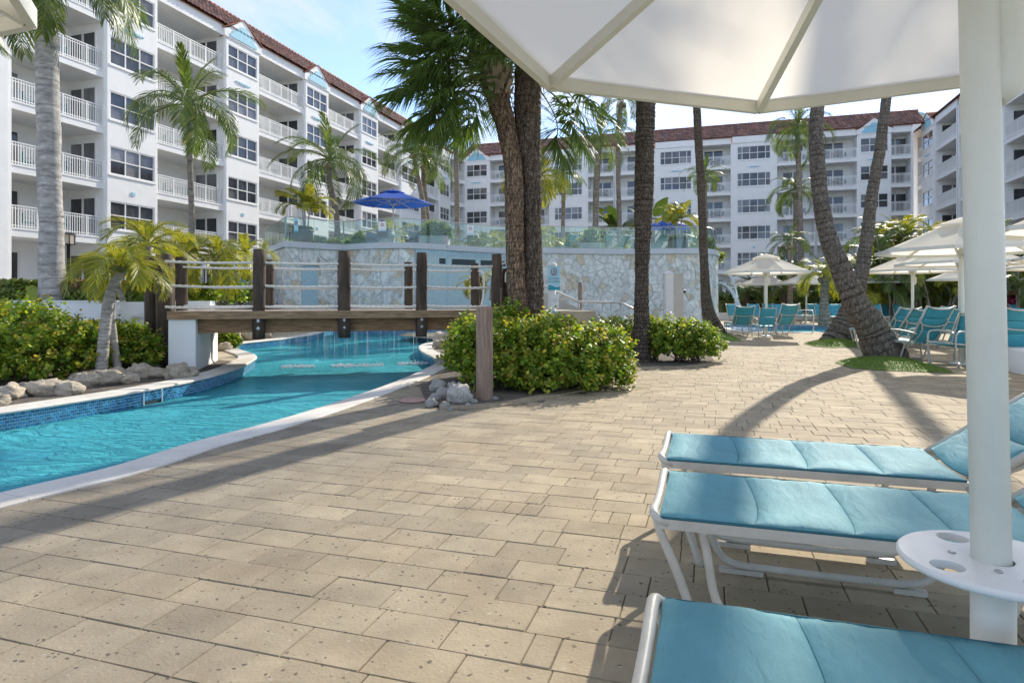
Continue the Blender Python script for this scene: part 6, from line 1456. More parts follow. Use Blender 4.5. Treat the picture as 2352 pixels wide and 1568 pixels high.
# beyond the second pool, facing the camera
facing = [(1683, 33.5, 84), (1732, 34, 88), (1766, 36, 92), (1790, 33, 86), (1826, 34.5, 90), (1866, 36, 92), (1886, 32.6, 80), (1918, 32.4, 78), (1934, 37, 95), (2008, 31.5, 72), (2034, 33.5, 75), (2068, 32, 70), (2335, 30, 110)]
places = ['leftmost, behind the falling water', 'second from left, just right of the water', 'third from left, by the umbrella pole', 'fourth from left, behind the trio', 'fifth from left, above the trio', 'sixth from left, behind the ladder', 'seventh from left, right of the ladder', 'eighth from left, by the leaning trunk', 'ninth from left, under the golden palm', 'tenth, first right of the crossing trunks', 'eleventh from left, partly behind its neighbour', 'twelfth from left, before the dark hedge', 'last, past the near pole at right']
for (u, Y, a), pl_ in zip(facing, places): put_px(far_proto, u, Y, D(a), 'turquoise lounger facing us beyond the second pool, ' + pl_, GA)
for i, (u, Y, a) in enumerate([(500, 24.0, 60), (523, 24.6, 60), (556, 25.2, 62)]): put_px(far_proto, u, Y, D(a), ['left', 'middle', 'right'][i] + ' one of three pale turquoise loungers seen under the bridge ropes by the white pavilion', 'loungers by the pavilion', 1.06)
# on the terrace
for i, (u, Y) in enumerate([(1312, 31.5), (1349, 32.2), (1396, 31.6), (1434, 32.0), (1466, 32.6), (1519, 31.8), (1548, 32.4)]):
    put_px(far_proto, u, Y, D(-50), ORD[i] + ' turquoise lounger from the left behind the terrace glass', 'loungers on the terrace', WT + .01)

# armchair between the two loungers, and the one by the far pole
def make_chair(label):
    rt = thing('arm_chair', label, 'chair', (0, 0, 0)); F = M['frame']; Wc = .56
    mb = MB(); pad(mb, 0, .48, Wc, .03, Wc - .03, lambda x, y, z: Vector((x, y, .42 - x * .08 + z)), nx=5, ny=5); mb.build('seat', M['sling_far'], rt)
    bd = Vector((math.cos(rad(72)), 0, math.sin(rad(72)))); bn = Vector((-bd.z, 0, bd.x)); p0 = Vector((.50, 0, .38))
    for k in range(2):
        mb = MB(); pad(mb, .02 + k * .27, .28 + k * .27, Wc, .03, Wc - .03, lambda x, y, z: p0 + bd * (x) + bn * z + Vector((0, y, 0)), nx=5, ny=5, sag=.02); mb.build('back_pad', M['sling_far'], rt)
    for y in (.015, Wc - .015):
        mb = MB(); mb.tube([p0 + Vector((0, y, 0)) - bd * .02, p0 + bd * .60 + Vector((0, y, 0))], .016, 6); mb.tube([Vector((-.02, y, .43)), p0 + Vector((0, y, 0))], .016, 6); mb.build('frame_side', F, rt, kind='stuff')
        o_ = -.04 if y < .1 else .04
        mb = MB(); mb.tube(catmull([Vector((.06, y + o_, .0)), Vector((.02, y + o_, .40)), Vector((.06, y + o_, .62)), Vector((.30, y + o_, .63)), Vector((.60, y + o_, .56))], 5), .016, 6); mb.build('arm', F, rt)
        mb = MB(); mb.tube([Vector((.56, y + o_ * .7, .60)), Vector((.62, y + o_ * .7, .3)), Vector((.60, y + o_ * .7, 0))], .015, 6); mb.build('leg', F, rt)
    mb = MB(); mb.tube([p0 + bd * .60 + Vector((0, .015, 0)), p0 + bd * .585 + Vector((0, Wc / 2, 0)) + bn * .03, p0 + bd * .60 + Vector((0, Wc - .015, 0))], .016, 6); mb.build('top_bar', F, rt); return rt
ch = make_chair('turquoise armchair between the two loungers under the nearest round umbrella')
def chair_at(o, u, Y, rz): c_ = Vector((XU(u, Y), Y, 0)) - Vector((math.cos(rz), math.sin(rz), 0)) * .5 + Vector((math.sin(rz), -math.cos(rz), 0)) * .28; o.location = c_; o.rotation_euler = (0, 0, rz)
chair_at(ch, 1760, 20.6, D(-92))
c2 = dup(ch, (0, 0, 0), 0, 'cream framed armchair close to the near pole, seen side on'); chair_at(c2, 2214, 11.6, D(10))
c3 = dup(ch, (0, 0, 0), 0, 'cream framed armchair tucked left of the side-on one near the pole'); chair_at(c3, 2188, 12.3, D(-20))

# ---------------------------------------------------------------- white umbrellas
RC, RZ, AZ = 1.44, 2.105, 2.77
def make_umbrella(label, table=False, a0=0.0, tilt=0):
    rt = thing('garden_umbrella', label, 'umbrella', (0, 0, 0))
    c8 = lambda k, r, z: Vector((r * math.cos(a0 + k * math.pi / 4), r * math.sin(a0 + k * math.pi / 4), z))
    for k in range(8):
        mb = MB(); vs = []; NR, NC = 5, 5
        for i in range(NR + 1):
            f = i / NR; r = .10 + (RC - .10) * f; z = AZ - .06 + (RZ + .035 - AZ + .06) * f
            for j in range(NC + 1):
                g = j / NC; p = c8(k, r, z).lerp(c8(k + 1, r, z), g); p.z -= .030 * math.sin(math.pi * g) * math.sin(math.pi * min(1, f * .95)); vs.append(p)
        fs = [(i * (NC + 1) + j, (i + 1) * (NC + 1) + j, (i + 1) * (NC + 1) + j + 1, i * (NC + 1) + j + 1) for i in range(NR) for j in range(NC)]
        mb.add(vs, fs, True)
        mb.build('canopy_panel', M['canvas'], rt)
        # edge profile and rib of each panel
        mb = MB(); a, b = c8(k, RC + .002, RZ + .02), c8(k + 1, RC + .002, RZ + .02); mb.bar(a, b, .028, .062); mb.build('edge_rail', M['umb_frame'], rt)
        mb = MB(); mb.bar(c8(k, .09, AZ - .115), c8(k, RC - .012, RZ + .012), .030, .044); mb.build('rib', M['umb_frame'], rt)
        if k % 2 == 0: mb = MB(); mb.bar(c8(k, .05, RZ - .10), c8(k, .30, AZ - .23), .018, .030); mb.build('strut', M['umb_frame'], rt)
    mb = MB(); vs = []
    for r, z in ((.0, AZ + .0), (.24, 2.705), (.46, 2.625), (.462, 2.59)): vs += [c8(k, max(r, .001), z) for k in range(8)]
    mb.add(vs, [(i * 8 + k, (i + 1) * 8 + k, (i + 1) * 8 + (k + 1) % 8, i * 8 + (k + 1) % 8) for i in range(3) for k in range(8)]); mb.build('vent_cap', M['canvas'], rt)
    mb = MB(); mb.tube([Vector((0, 0, 0)), Vector((0, 0, AZ - .10))], .0425, 24); mb.build('pole', M['umb_frame'], rt)
    mb = MB(); mb.lathe([(.05, RZ - .06), (.085, RZ + .02), (.085, RZ + .05), (.05, RZ + .06)], 12); mb.build('hub', M['umb_frame'], rt)
    mb = MB(); mb.tube([Vector((.03, 0, 1.70)), Vector((.055, 0, 1.73)), Vector((.066, 0, 1.80)), Vector((.066, 0, 1.90)), Vector((.055, 0, 1.95)), Vector((.03, 0, 1.975))], [.03, .044, .05, .05, .044, .03], 10); mb.build('crank_housing', M['umb_frame'], rt)
    mb = MB(); mb.lathe([(.22, 0), (.22, .02), (.20, .03), (.055, .035)], 24); mb.build('base', M['umb_frame'], rt)
    if table: pass
    return rt
um = make_umbrella('large white octagonal umbrella overhead at the upper right, its pole near the camera', a0=math.atan2(1.43, .013))
um.location = (1.212, 1.58, 0)
put_u = []
U = [(1760, 21.2, 'white umbrella left of the leaning trunks, nearest to the second pool'), (1756, 37, 'white umbrella behind the nearest one left of the leaning trunks'), (1704, 45, 'small white umbrella farthest left, behind the falling water'), (1852, 34.5, 'white umbrella just left of the leaning trunk, beyond the second pool'), (2096, 20.2, 'white umbrella right of the crossing trunks, on a slim pole with oval crank'), (2044, 33, 'small low white umbrella right of the crossing trunks, in front of the grove'), (2209, 11.9, 'biggest of the distant white umbrellas, just left of the near pole'), (2205, 16.0, 'white umbrella directly behind the biggest distant one'), (2215, 28, 'white umbrella low behind the biggest distant one, near the pole'), (2590, 8.0, 'white umbrella corner at the right edge above the others'), (2440, 18, 'white umbrella at the right edge below the biggest rim'), (2415, 30, 'farthest white umbrella at the right edge'), (2520, 13.5, 'white umbrella at the right edge, middle of the stack of rims')]
for i, (u, Y, lab) in enumerate(U): dup(um, (XU(u, Y), Y, 0), RN.uniform(-.3, .3) if i not in (6,) else .1, lab, 'white umbrellas round the second pool')
dup(um, (-2.54, 1.0, 0), rad(22) - math.atan2(1.43, .013) + rad(-19), 'white umbrella whose canopy corner shows at the top left', 'white umbrellas beside the camera')
um.rotation_euler = (0, rad(-1.3), 0)
# cup table on the near pole
tb = thing('pole_table', 'round white table with cup holes clamped on the near umbrella pole', 'table', (um.location.x - .008, um.location.y, .543))
mb = MB(); n = 40; Rt = .208; vs = []; outer = [(Rt * math.cos(2 * math.pi * k / n), Rt * math.sin(2 * math.pi * k / n)) for k in range(n)]
holes = []
for a in (rad(100 + 95), rad(100 + 172), rad(100 + 260), rad(100 + 350)): holes.append([(.145 * math.cos(a) + .038 * math.cos(2 * math.pi * k / 18), .145 * math.sin(a) + .038 * math.sin(2 * math.pi * k / 18)) for k in range(18)])
holes.append([((.045) * math.cos(2 * math.pi * k / 18), .045 * math.sin(2 * math.pi * k / 18)) for k in range(18)])
loops = [outer] + holes; tri = tessellate_polygon([[Vector((x, y, 0)) for x, y in l] for l in loops]); pts = [p for l in loops for p in l]
def ori(t):
    a, b, c_ = t; return ((pts[b][0] - pts[a][0]) * (pts[c_][1] - pts[a][1]) - (pts[b][1] - pts[a][1]) * (pts[c_][0] - pts[a][0])) > 0
sh_ = lambda p, k: (p[0] * (1 - k / max(.01, math.hypot(*p))) if math.hypot(*p) > .195 else p[0], p[1] * (1 - k / max(.01, math.hypot(*p))) if math.hypot(*p) > .195 else p[1])
top = [(*sh_(p, .006), .010) for p in pts]; bot = [(*sh_(p, .006), -.010) for p in pts]
mb.add(top, [t if ori(t) else t[::-1] for t in tri]); mb.add(bot, [t[::-1] if ori(t) else t for t in tri])
mid1 = [(p[0], p[1], .005) for p in outer]; mid2 = [(p[0], p[1], -.005) for p in outer]
rim = [top[k] for k in range(n)] + mid1 + mid2 + [bot[k] for k in range(n)]
mb.add(rim, [(r * n + (k + 1) % n, r * n + k, (r + 1) * n + k, (r + 1) * n + (k + 1) % n) for r in range(3) for k in range(n)], True)
i0 = n
for h in holes:
    m_ = len(h); mb.add([top[i0 + k] for k in range(m_)] + [bot[i0 + k] for k in range(m_)], [(k, (k + 1) % m_, m_ + (k + 1) % m_, m_ + k) for k in range(m_)], True); i0 += m_
mb.build('table_top', M['plastic'], tb)
mb = MB(); mb.lathe([(.0475, -.50), (.0475, -.012)], 24); mb.build('clamp', M['umb_frame'], tb); mb = MB(); mb.prism([(-.16, 0), (-.045, 0), (-.045, .22)], -.008, .008, T=lambda x, y, z: Vector((x, z, y - .53))); mb.build('fin', M['umb_frame'], tb)
for a in (rad(60), rad(150), rad(240), rad(330)): mb = MB(); mb.lathe([(.009, .0105), (.009, .013), (.005, .015)], 8, (.085 * math.cos(a), .085 * math.sin(a), 0)); mb.build('screw', M['bolt'], tb)
# low white ring at the right edge
rw = thing('round_planter', 'low round white stone planter ring at the right edge behind the near pole', 'planter', (10.4, 9.9, 0))
mb = MB(); mb.lathe([(2.15, 0), (2.15, .36), (2.12, .40), (1.6, .42), (1.57, .38), (1.57, .0)], 40, cap=False); mb.build('ring', M['stucco'], rw)
mb = MB(); mb.lathe([(.01, .30), (1.57, .30)], 32, cap=False); mb.f = [f[::-1] for f in mb.f]; mb.build('fill', M['deck_far'], rw)
# ---------------------------------------------------------------- on the terrace behind the glass
def pot(label, u, Y, r, h, square=False, m='planter_grey', name='planter'):
    rt = thing(name, label, 'planter', (XU(u, Y), Y, WT)); mb = MB()
    if square: mb.box(-r, r, -r * .8, r * .8, 0, h - .03); mb.box(-r - .012, r + .012, -r * .8 - .012, r * .8 + .012, h - .029, h)
    else: mb.lathe([(r * .92, 0), (r, h * .9), (r * 1.03, h * .9), (r * 1.03, h), (r * .9, h), (r * .9, h - .08)], 24)
    mb.build('pot', M[m], rt); rg = np.random.default_rng(int(u)); n = 900
    c_ = np.stack([rg.uniform(-r * .85, r * .85, n), rg.uniform(-r * .7, r * .7, n), h + rg.uniform(-.06, .12, n)], 1); nn = rg.normal(size=(n, 3)) + np.array([0, 0, .5])
    o = bpy.data.objects.new('ground_cover', leaf_mesh('ground_cover', c_, nn, rg.uniform(.02, .05, n), M['pot_soil'], np.zeros(n), nv=4, asp=2.2)); COL.objects.link(o); o.parent = rt; o['kind'] = 'stuff'; return rt
def pot_palm(label, u, Y, zb, v_top, L, n, seed, stems=3, meshes=None):
    rt = thing('potted_palm', label, 'palm', (XU(u, Y), Y, WT + zb)); zt = P(u, v_top, Y).z - WT - zb; r_ = random.Random(seed)
    for k in range(stems):
        a = k * 2.1; x, y = .08 * math.cos(a), .08 * math.sin(a); t = Vector((x * 2.4, y * 2.4, zt * r_.uniform(.8, 1)))
        mb = MB(); mb.tube([Vector((x, y, -.1)), Vector((x * 1.6, y * 1.6, zt * .5)), t], [.035, .03, .028], 8); mb.build('stem', M['trunk_small'], rt)
        crown(rt, t, L, n, meshes or YEL, elo=-12, ehi=82, seed=seed + k)
    return rt
pot('big round grey planter with a palm at the left end of the terrace glass', 695, 26.9, .43, .72)
pot_palm('palm with bright fronds in the round grey planter on the terrace', 702, 26.9, .7, 472, 1.25, 8, 301, meshes=YEL_BG + COCO[:1])
pot('square grey planter behind the right part of the terrace glass', 1557, 30.6, .40, .66, True)
pot_palm('palm with bright fronds in the square grey planter before the second blue umbrella', 1557, 30.6, .64, 500, 1.25, 8, 311, meshes=YEL_BG + COCO[:1])
pot('pale rectangular planter with a green shrub behind the middle of the glass', 998, 27.6, .62, .5, True, 'planter_lt')
shrub('planter_shrub', 'round green shrub growing in the pale rectangular planter on the terrace', 'shrub', (XU(998, 27.6), 27.6, WT + .4), [(0, 0, .35, .62, .35, .42), (.3, 0, .2, .5, .3, .3)], 480, .045, 'shrub', seed=41, tipf=.1)
pot('pale low planter with a small shrub between the terrace loungers', 1358, 30.3, .60, .45, True, 'planter_lt')
shrub('planter_shrub', 'small leafy shrub in the low planter between terrace loungers', 'shrub', (XU(1358, 30.3), 30.3, WT + .4), [(0, 0, .35, .35, .3, .42)], 260, .045, 'shrub', seed=42, tipf=.1)
shrub('planter_shrub', 'pale twiggy shrub behind the terrace glass left of the armchairs', 'shrub', (XU(828, 28.2), 28.2, WT), [(0, 0, .3, .5, .3, .38)], 330, .035, 'shrub', seed=43, tipf=.8)
shrub('planter_shrub', 'loose shrub behind the terrace glass right of the square planter', 'shrub', (XU(1606, 31), 31, WT), [(0, 0, .4, .45, .3, .5), (.5, .1, .35, .4, .3, .4)], 420, .04, 'shrub', seed=44, tipf=.1)
def market_umbrella(label, u, Y, vr, vt, half, n=6, a0=.2):
    c_ = P(u, vr, Y); r = half / FPX * Y; zr = c_.z - WT; zt = P(u, vt, Y).z - WT
    rt = thing('market_umbrella', label, 'umbrella', (c_.x, c_.y, WT)); q = lambda k, rr, z: Vector((rr * math.cos(a0 + k * 2 * math.pi / n), rr * math.sin(a0 + k * 2 * math.pi / n), z))
    for k in range(n):
        mb = MB(); NR = 6; vs = []
        for i in range(NR + 1):
            f = i / NR; rr = r * (.02 + .98 * f); z = zt + (zr - zt) * (f ** 1.12)
            for j in range(5):
                g = j / 4; p = q(k, rr, z).lerp(q(k + 1, rr, z), g); p.z -= .05 * math.sin(math.pi * g) * f; vs.append(p)
        mb.add(vs, [(i * 5 + j, (i + 1) * 5 + j, (i + 1) * 5 + j + 1, i * 5 + j + 1) for i in range(NR) for j in range(4)], True); mb.build('canopy_panel', M['umb_blue'], rt)
        mb = MB(); mb.bar(q(k, .04, zt - .32), q(k, r * .98, zr - .02), .02, .025); mb.build('rib', M['umb_frame'], rt)
        mb = MB(); mb.bar(q(k, .03, zr - .12), q(k, r * .52, zr + (zt - zr) * .38 - .05), .018, .02); mb.build('strut', M['umb_frame'], rt)
    mb = MB(); vs = []
    for rr, z in ((.01, zt + .10), (r * .26, zt - .02), (r * .30, zt - .06)): vs += [q(k, rr, z) for k in range(n)]
    mb.add(vs, [(i * n + k, (i + 1) * n + k, (i + 1) * n + (k + 1) % n, i * n + (k + 1) % n) for i in range(2) for k in range(n)]); mb.build('vent_cap', M['umb_blue'], rt)
    mb = MB(); mb.tube([Vector((0, 0, 0)), Vector((0, 0, zt))], .03, 10); mb.build('pole', M['umb_frame'], rt)
    mb = MB(); mb.lathe([(.26, 0), (.26, .06), (.05, .09), (.04, .3)], 16); mb.build('base', M['umb_frame'], rt); return rt
market_umbrella('big royal blue market umbrella open over the terrace seats', 903, 28.6, 466, 440, 94)
market_umbrella('second royal blue umbrella partly behind the dark trunk on the terrace', 1540, 33, 521, 498, 66, a0=.5)
def tub_chair(label, u, Y, rz):
    rt = thing('tub_chair', label, 'chair', (XU(u, Y), Y, WT), rz); mb = MB(); mb.lathe([(.30, .04), (.34, .40), (.30, .42)], 18); mb.build('seat', M['planter_grey'], rt)
    mb = MB(); n = 14; vs = []
    for k in range(n + 1):
        a = -rad(115) + rad(230) * k / n; h = .78 - .16 * abs(a / rad(115)) ** 2
        for r, z in ((.34, .38), (.40, h), (.34, h), (.29, .40)): vs.append((r * math.cos(a), r * math.sin(a), z))
    mb.add(vs, [(k * 4 + q, (k + 1) * 4 + q, (k + 1) * 4 + (q + 1) % 4, k * 4 + (q + 1) % 4) for k in range(n) for q in range(4)] + [(3, 2, 1, 0), tuple(n * 4 + q for q in range(4))], True); mb.build('backrest', M['planter_grey'], rt); return rt
tub_chair('grey tub chair left of the small cream table on the terrace', 862, 28.0, rad(180)); tub_chair('grey tub chair facing the terrace glass beside the cream table', 886, 27.4, rad(250)); tub_chair('grey tub chair right of the small cream table on the terrace', 950, 28.0, rad(5))
tt = thing('side_table', 'small round cream table between the grey tub chairs on the terrace', 'table', (XU(917, 27.9), 27.9, WT))
mb = MB(); mb.lathe([(.38, .50), (.40, .52), (.40, .56), (.38, .57)], 20); mb.build('table_top', M['frame'], tt)
for k in range(4): a = k * math.pi / 2 + .6; mb = MB(); mb.tube([Vector((.3 * math.cos(a), .3 * math.sin(a), 0)), Vector((.3 * math.cos(a), .3 * math.sin(a), .5))], .035, 6); mb.build('leg', M['frame'], tt)
for i, (u, lab, w_) in enumerate([(878, 'white notice with red ring on the glass below the blue umbrella', .36), (1071, 'white notice with red ring on the glass left of the sabal trunks', .32), (1381, 'white notice with red ring on the glass above the terrace loungers', .32), (1641, 'white notice on the curved end of the glass at the right', .26), (680, 'small blue notice on the glass left of the round planter', .18)]):
    s = wall_s(u) if u < 1630 else ds[-1] - 3.6
    p = Vector(wall_at(s, WT + .80, .0)); p2 = Vector(wall_at(s + .1, WT + .8, .0)); ang = math.atan2((p2 - p).y, (p2 - p).x)
    rt = thing('glass_notice', lab, 'notice', tuple(p), ang); mb = MB(); h = .2 if i < 4 else .3
    mb.box(-w_ / 2, w_ / 2, .0, .008, -h, h); mb.build('board', M['sign_white'] if i < 4 else M['sign_blue'], rt)
    mb = MB(); mb.tube([Vector((.065 * math.cos(a), -.003, .06 + .065 * math.sin(a))) for a in [2 * math.pi * k / 16 for k in range(16)]], .009, 5, closed=True); mb.bar((-.04, -.003, .02), (.04, -.003, .1), .004, .012); mb.build('prohibition_ring', M['ink_red'] if i < 4 else M['ink'], rt)
    mb = MB(); mb.box(-w_ / 2 + .02, w_ / 2 - .02, -.004, -.001, -h + .01, -h + .06); mb.build('print_band', M['sign_blue'] if i < 4 else M['sign_teal'], rt)

# ---------------------------------------------------------------- vegetation at the back
def banana(label, u, v, Y, n, L, seed, zb=WT, name='travellers_palm', m='bigleaf'):
    c_ = P(u, v, Y); rt = thing(name, label, 'plant', (c_.x, c_.y, zb)); r_ = random.Random(seed); h = c_.z - zb
    mb = MB(); mb.tube([Vector((0, 0, 0)), Vector((0, 0, h * .6))], [.16, .12], 10); mb.build('stem', M['trunk_far'], rt)
    for k in range(n):
        a = r_.uniform(0, 6.28); el = rad(r_.uniform(25, 82)); l = L * r_.uniform(.75, 1.15); mb = MB(); pts = []; p = Vector((0, 0, h * r_.uniform(.3, .6))); aa = el
        dh = Vector((math.cos(a), math.sin(a), 0))
        for i in range(13): pts.append(p.copy()); p = p + (dh * math.cos(aa) + Vector((0, 0, math.sin(aa)))) * l / 9; aa -= .10 + .05 * (i > 6)
        mb.tube(pts, [.03 - .002 * i for i in range(13)], 4, cap=False); sv = dh.cross(Vector((0, 0, 1))); vs = []
        wid = l * .15
        for i in range(4, 13):
            f = (i - 4) / 8; ww = wid * math.sin(math.pi * min(1, .08 + .92 * f) ** .8) + .01; j = r_.uniform(.8, 1.1)
            vs += [pts[i] - sv * ww * j - Vector((0, 0, .2 * ww)), pts[i] + Vector((0, 0, .0)), pts[i] + sv * ww * j - Vector((0, 0, .2 * ww))]
        rm = len(mb.f); fs = []
        for i in range(8):
            if r_.random() < .1: continue
            fs += [(i * 3, i * 3 + 1, i * 3 + 4, i * 3 + 3), (i * 3 + 1, i * 3 + 2, i * 3 + 5, i * 3 + 4)]
        mb.add(vs, fs, True); me = mb.mesh('leaf', M['rachis']); me.materials.append(M[m]); me.polygons.foreach_set('material_index', [0] * rm + [1] * (len(mb.f) - rm)); inst('leaf', me, rt)
    return rt
banana('large-leaved plant mass left of the dark trunk behind the terrace loungers', 1425, 495, 38, 15, 2.3, 1)
banana('large-leaved plant mass right of the dark trunk with broad dark leaves', 1500, 475, 39, 13, 2.4, 2)
banana('low large-leaved plant with brownish leaves above the terrace loungers', 1385, 520, 37, 9, 1.4, 3)
def areca(label, x, y, zb, h, L, stems, n, seed, meshes, spread=.9, name='areca_palm'):
    rt = thing(name, label, 'palm', (x, y, zb)); r_ = random.Random(seed)
    for k in range(stems):
        a = r_.uniform(0, 6.28); d = spread * r_.uniform(.2, 1); hh = h * r_.uniform(.6, 1.05); t = Vector((math.cos(a) * d * 1.35, math.sin(a) * d * 1.35, hh))
        mb = MB(); b_ = Vector((math.cos(a) * d * .5, math.sin(a) * d * .5, 0)); mb.tube([b_, b_.lerp(t, .5) + Vector((0, 0, .08)), t], [.055, .045, .04], 6); mb.build('stem', M['trunk_small'], rt)
        crown(rt, t, L * r_.uniform(.85, 1.15), n, meshes, elo=-30, ehi=78, seed=seed * 7 + k)
    return rt
back = [  # u, v of the crown top, distance, label
    (1105, 520, 38, 'dark palm clump seen above and through the glass left of the sabal trunks', COCO_BG), (1148, 528, 36, 'leafy palm clump behind the glass near the slim corner palm', YEL_BG),
    (1300, 540, 40, 'palm clump behind the first terrace lounger', COCO_BG), (1262, 548, 36, 'yellowish palm clump behind the glass right of the sabal trunks', YEL_BG), (1325, 515, 37, 'small bright palm showing over the glass rail near the grey palm', YEL), (1575, 548, 38, 'green palm clump behind the square planter', COCO_BG),
    (1240, 500, 34, 'yellow fronds showing just right of the sabal trunks over the glass', YEL_BG), (885, 500, 31, 'small palm whose fronds show under the blue umbrella', YEL_BG)]
for i, (u, v, Y, lab, ms) in enumerate(back):
    zt = P(u, v, Y).z; areca(lab, XU(u, Y), Y, WT, max(.5, zt - WT - .9), 1.3, 3, 7, 400 + i, ms, .5)
grove = [  # u, Y, top v
    (1948, 40, 560, COCO_BG), (1985, 37, 540, COCO_BG), (2025, 40, 500, YEL_BG), (2062, 36, 480, COCO_BG), (2090, 38, 478, YEL_BG), (2128, 36, 500, COCO_BG), (2160, 39, 510, COCO_BG), (2185, 34, 505, YEL_BG),
    (2215, 36, 500, COCO_BG), (2000, 34, 590, YEL_BG), (2050, 33, 570, COCO_BG), (2110, 33, 560, COCO_BG), (2160, 32, 570, YEL_BG), (2320, 34, 495, COCO_BG), (2352, 36, 485, YEL_BG), (2390, 33, 500, COCO_BG), (1790, 42, 560, COCO_BG), (1760, 46, 600, COCO_BG), (1870, 40, 600, COCO_BG), (2340, 30, 590, COCO_BG), (1715, 48, 620, COCO_BG), (1915, 44, 600, COCO_BG), (2240, 40, 520, COCO_BG), (2285, 38, 510, YEL_BG)]
gl = ['at the left edge of the grove', 'left of the second leaning trunk', 'with orange-tinged fronds behind the leaning trunk', 'with the highest bright fronds right of the leaning trunk', 'with yellow tips in the middle of the grove', 'with deep green fronds in the middle of the grove', 'behind the biggest distant umbrella', 'with bright fronds beside the near pole', 'close left of the near pole', 'low and yellowish under the leaning trunk', 'low and dark behind the slim umbrella pole', 'low behind the umbrella rims', 'low with yellow tips near the big distant umbrella', 'right of the near pole above the umbrellas', 'at the right edge of the frame', 'outermost at the right edge', 'behind the stocky palm', 'dark, behind the umbrella left of the leaning trunks', 'dark, behind the golden palm', 'low at the right edge behind the umbrellas', 'dark, behind the falling water', 'dark, between the golden palm and the grove', 'mostly behind the near pole', 'just behind the near pole on its right']
for i, ((u, Y, v, ms), lab) in enumerate(zip(grove, gl)):
    zt = P(u, v, Y).z; areca('areca palm clump ' + lab, XU(u, Y), Y, 0, max(.8, zt - 1.3), 1.75, 4, 8, 500 + i, ms, 1.0)
hedge('dark clipped hedge behind the loungers right of the crossing trunks', XU(1968, 37.5), XU(2125, 37.5), 37.5, 0, 1.05, 1.0, 5200, .06, seed=31)
hedge('lighter clipped hedge nearer the near pole behind the loungers', XU(2132, 35), XU(2300, 35), 35, 0, 1.15, 1.0, 5000, .06, seed=32)
hedge('dark hedge at the right edge past the near pole', XU(2305, 33), XU(2420, 33), 33, 0, 1.5, 1.0, 4200, .06, seed=33)
hedge('dark reddish hedge behind the falling water and the leftmost umbrellas', XU(1655, 41), XU(1790, 41), 41, .0, 1.1, 1.0, 4200, .06, red=.4, seed=34)
hedge('dark hedge with pale flowers behind the loungers left of the leaning trunks', XU(1795, 40), XU(1960, 40), 40, 0, 1.6, 1.0, 5400, .065, red=.15, seed=35)
lw = thing('low_wall', 'low white wall behind the loungers beyond the second pool', 'wall', (XU(1760, 39), 39, 0)); mb = MB(); mb.box(XU(1640, 39), XU(1960, 39), 39, 39.2, 0, .45); mb.build('wall', M['stucco'], lw, True)
for i, (u, v, Y, s_, lab) in enumerate([(1700, 652, 44, .9, 'dark broad shrub mass behind the falling water'), (1850, 655, 43, 1.0, 'dark broad shrub mass behind the umbrella left of the leaning trunk'), (1990, 640, 42, 1.3, 'dark shrub mass filling the grove right of the crossing trunks'), (2110, 640, 41, 1.4, 'dark shrub mass in the middle of the grove'), (2220, 645, 40, 1.4, 'dark shrub mass behind the near pole'), (2350, 640, 38, 1.3, 'dark shrub mass at the right edge'), (1930, 660, 45, 1.2, 'dark shrub mass behind the golden palm'), (1775, 660, 46, 1.0, 'dark shrub mass behind the stocky palm')]):
    x = XU(u, Y); shrub('background_shrub', lab, 'shrub', (x, Y, 0), [(0, 0, 1.0 * s_, 1.9 * s_, 1.0, 1.05 * s_), (1.2, .2, .8 * s_, 1.4, .9, .8 * s_), (-1.3, 0, .9 * s_, 1.4, .9, .9 * s_)], 620, .12, 'shrub_dk', per=5, tipf=.1, seed=60 + i, twl=.25)
shrub('flowering_shrub', 'pink-red flowering shrub at the right edge under the umbrellas', 'shrub', (XU(2342, 31), 31, 0), [(0, 0, 1.1, .6, .5, .5)], 160, .07, 'red_flower', seed=71)
for i, (u, Y, s_, lab) in enumerate([(1060, 41, 1.2, 'mid green shrub behind the glass left of the sabal trunks'), (1120, 42, 1.3, 'yellow-green shrub behind the glass beside the corner palm'), (1275, 42, 1.2, 'mid green shrub behind the glass right of the sabal trunks'), (1340, 41, 1.2, 'shrub behind the second terrace lounger'), (1450, 42, 1.3, 'dark shrub behind the terrace loungers by the dark trunk'), (1600, 41, 1.2, 'shrub behind the right end of the glass'), (790, 30, .6, 'low yellow-green shrub behind the glass left of the tub chairs'), (640, 30, .6, 'yellow-green shrub behind the left end of the glass'), (730, 29.5, .55, 'yellow shrub behind the glass right of the round planter')]):
    x = XU(u, Y); shrub('background_shrub', lab, 'shrub', (x, Y, WT), [(0, 0, .5 * s_, 1.2 * s_, .7, .55 * s_), (.9, .1, .4 * s_, .9, .6, .45 * s_)], 420, .08, 'shrub', per=5, tipf=.15, seed=80 + i, twl=.2)
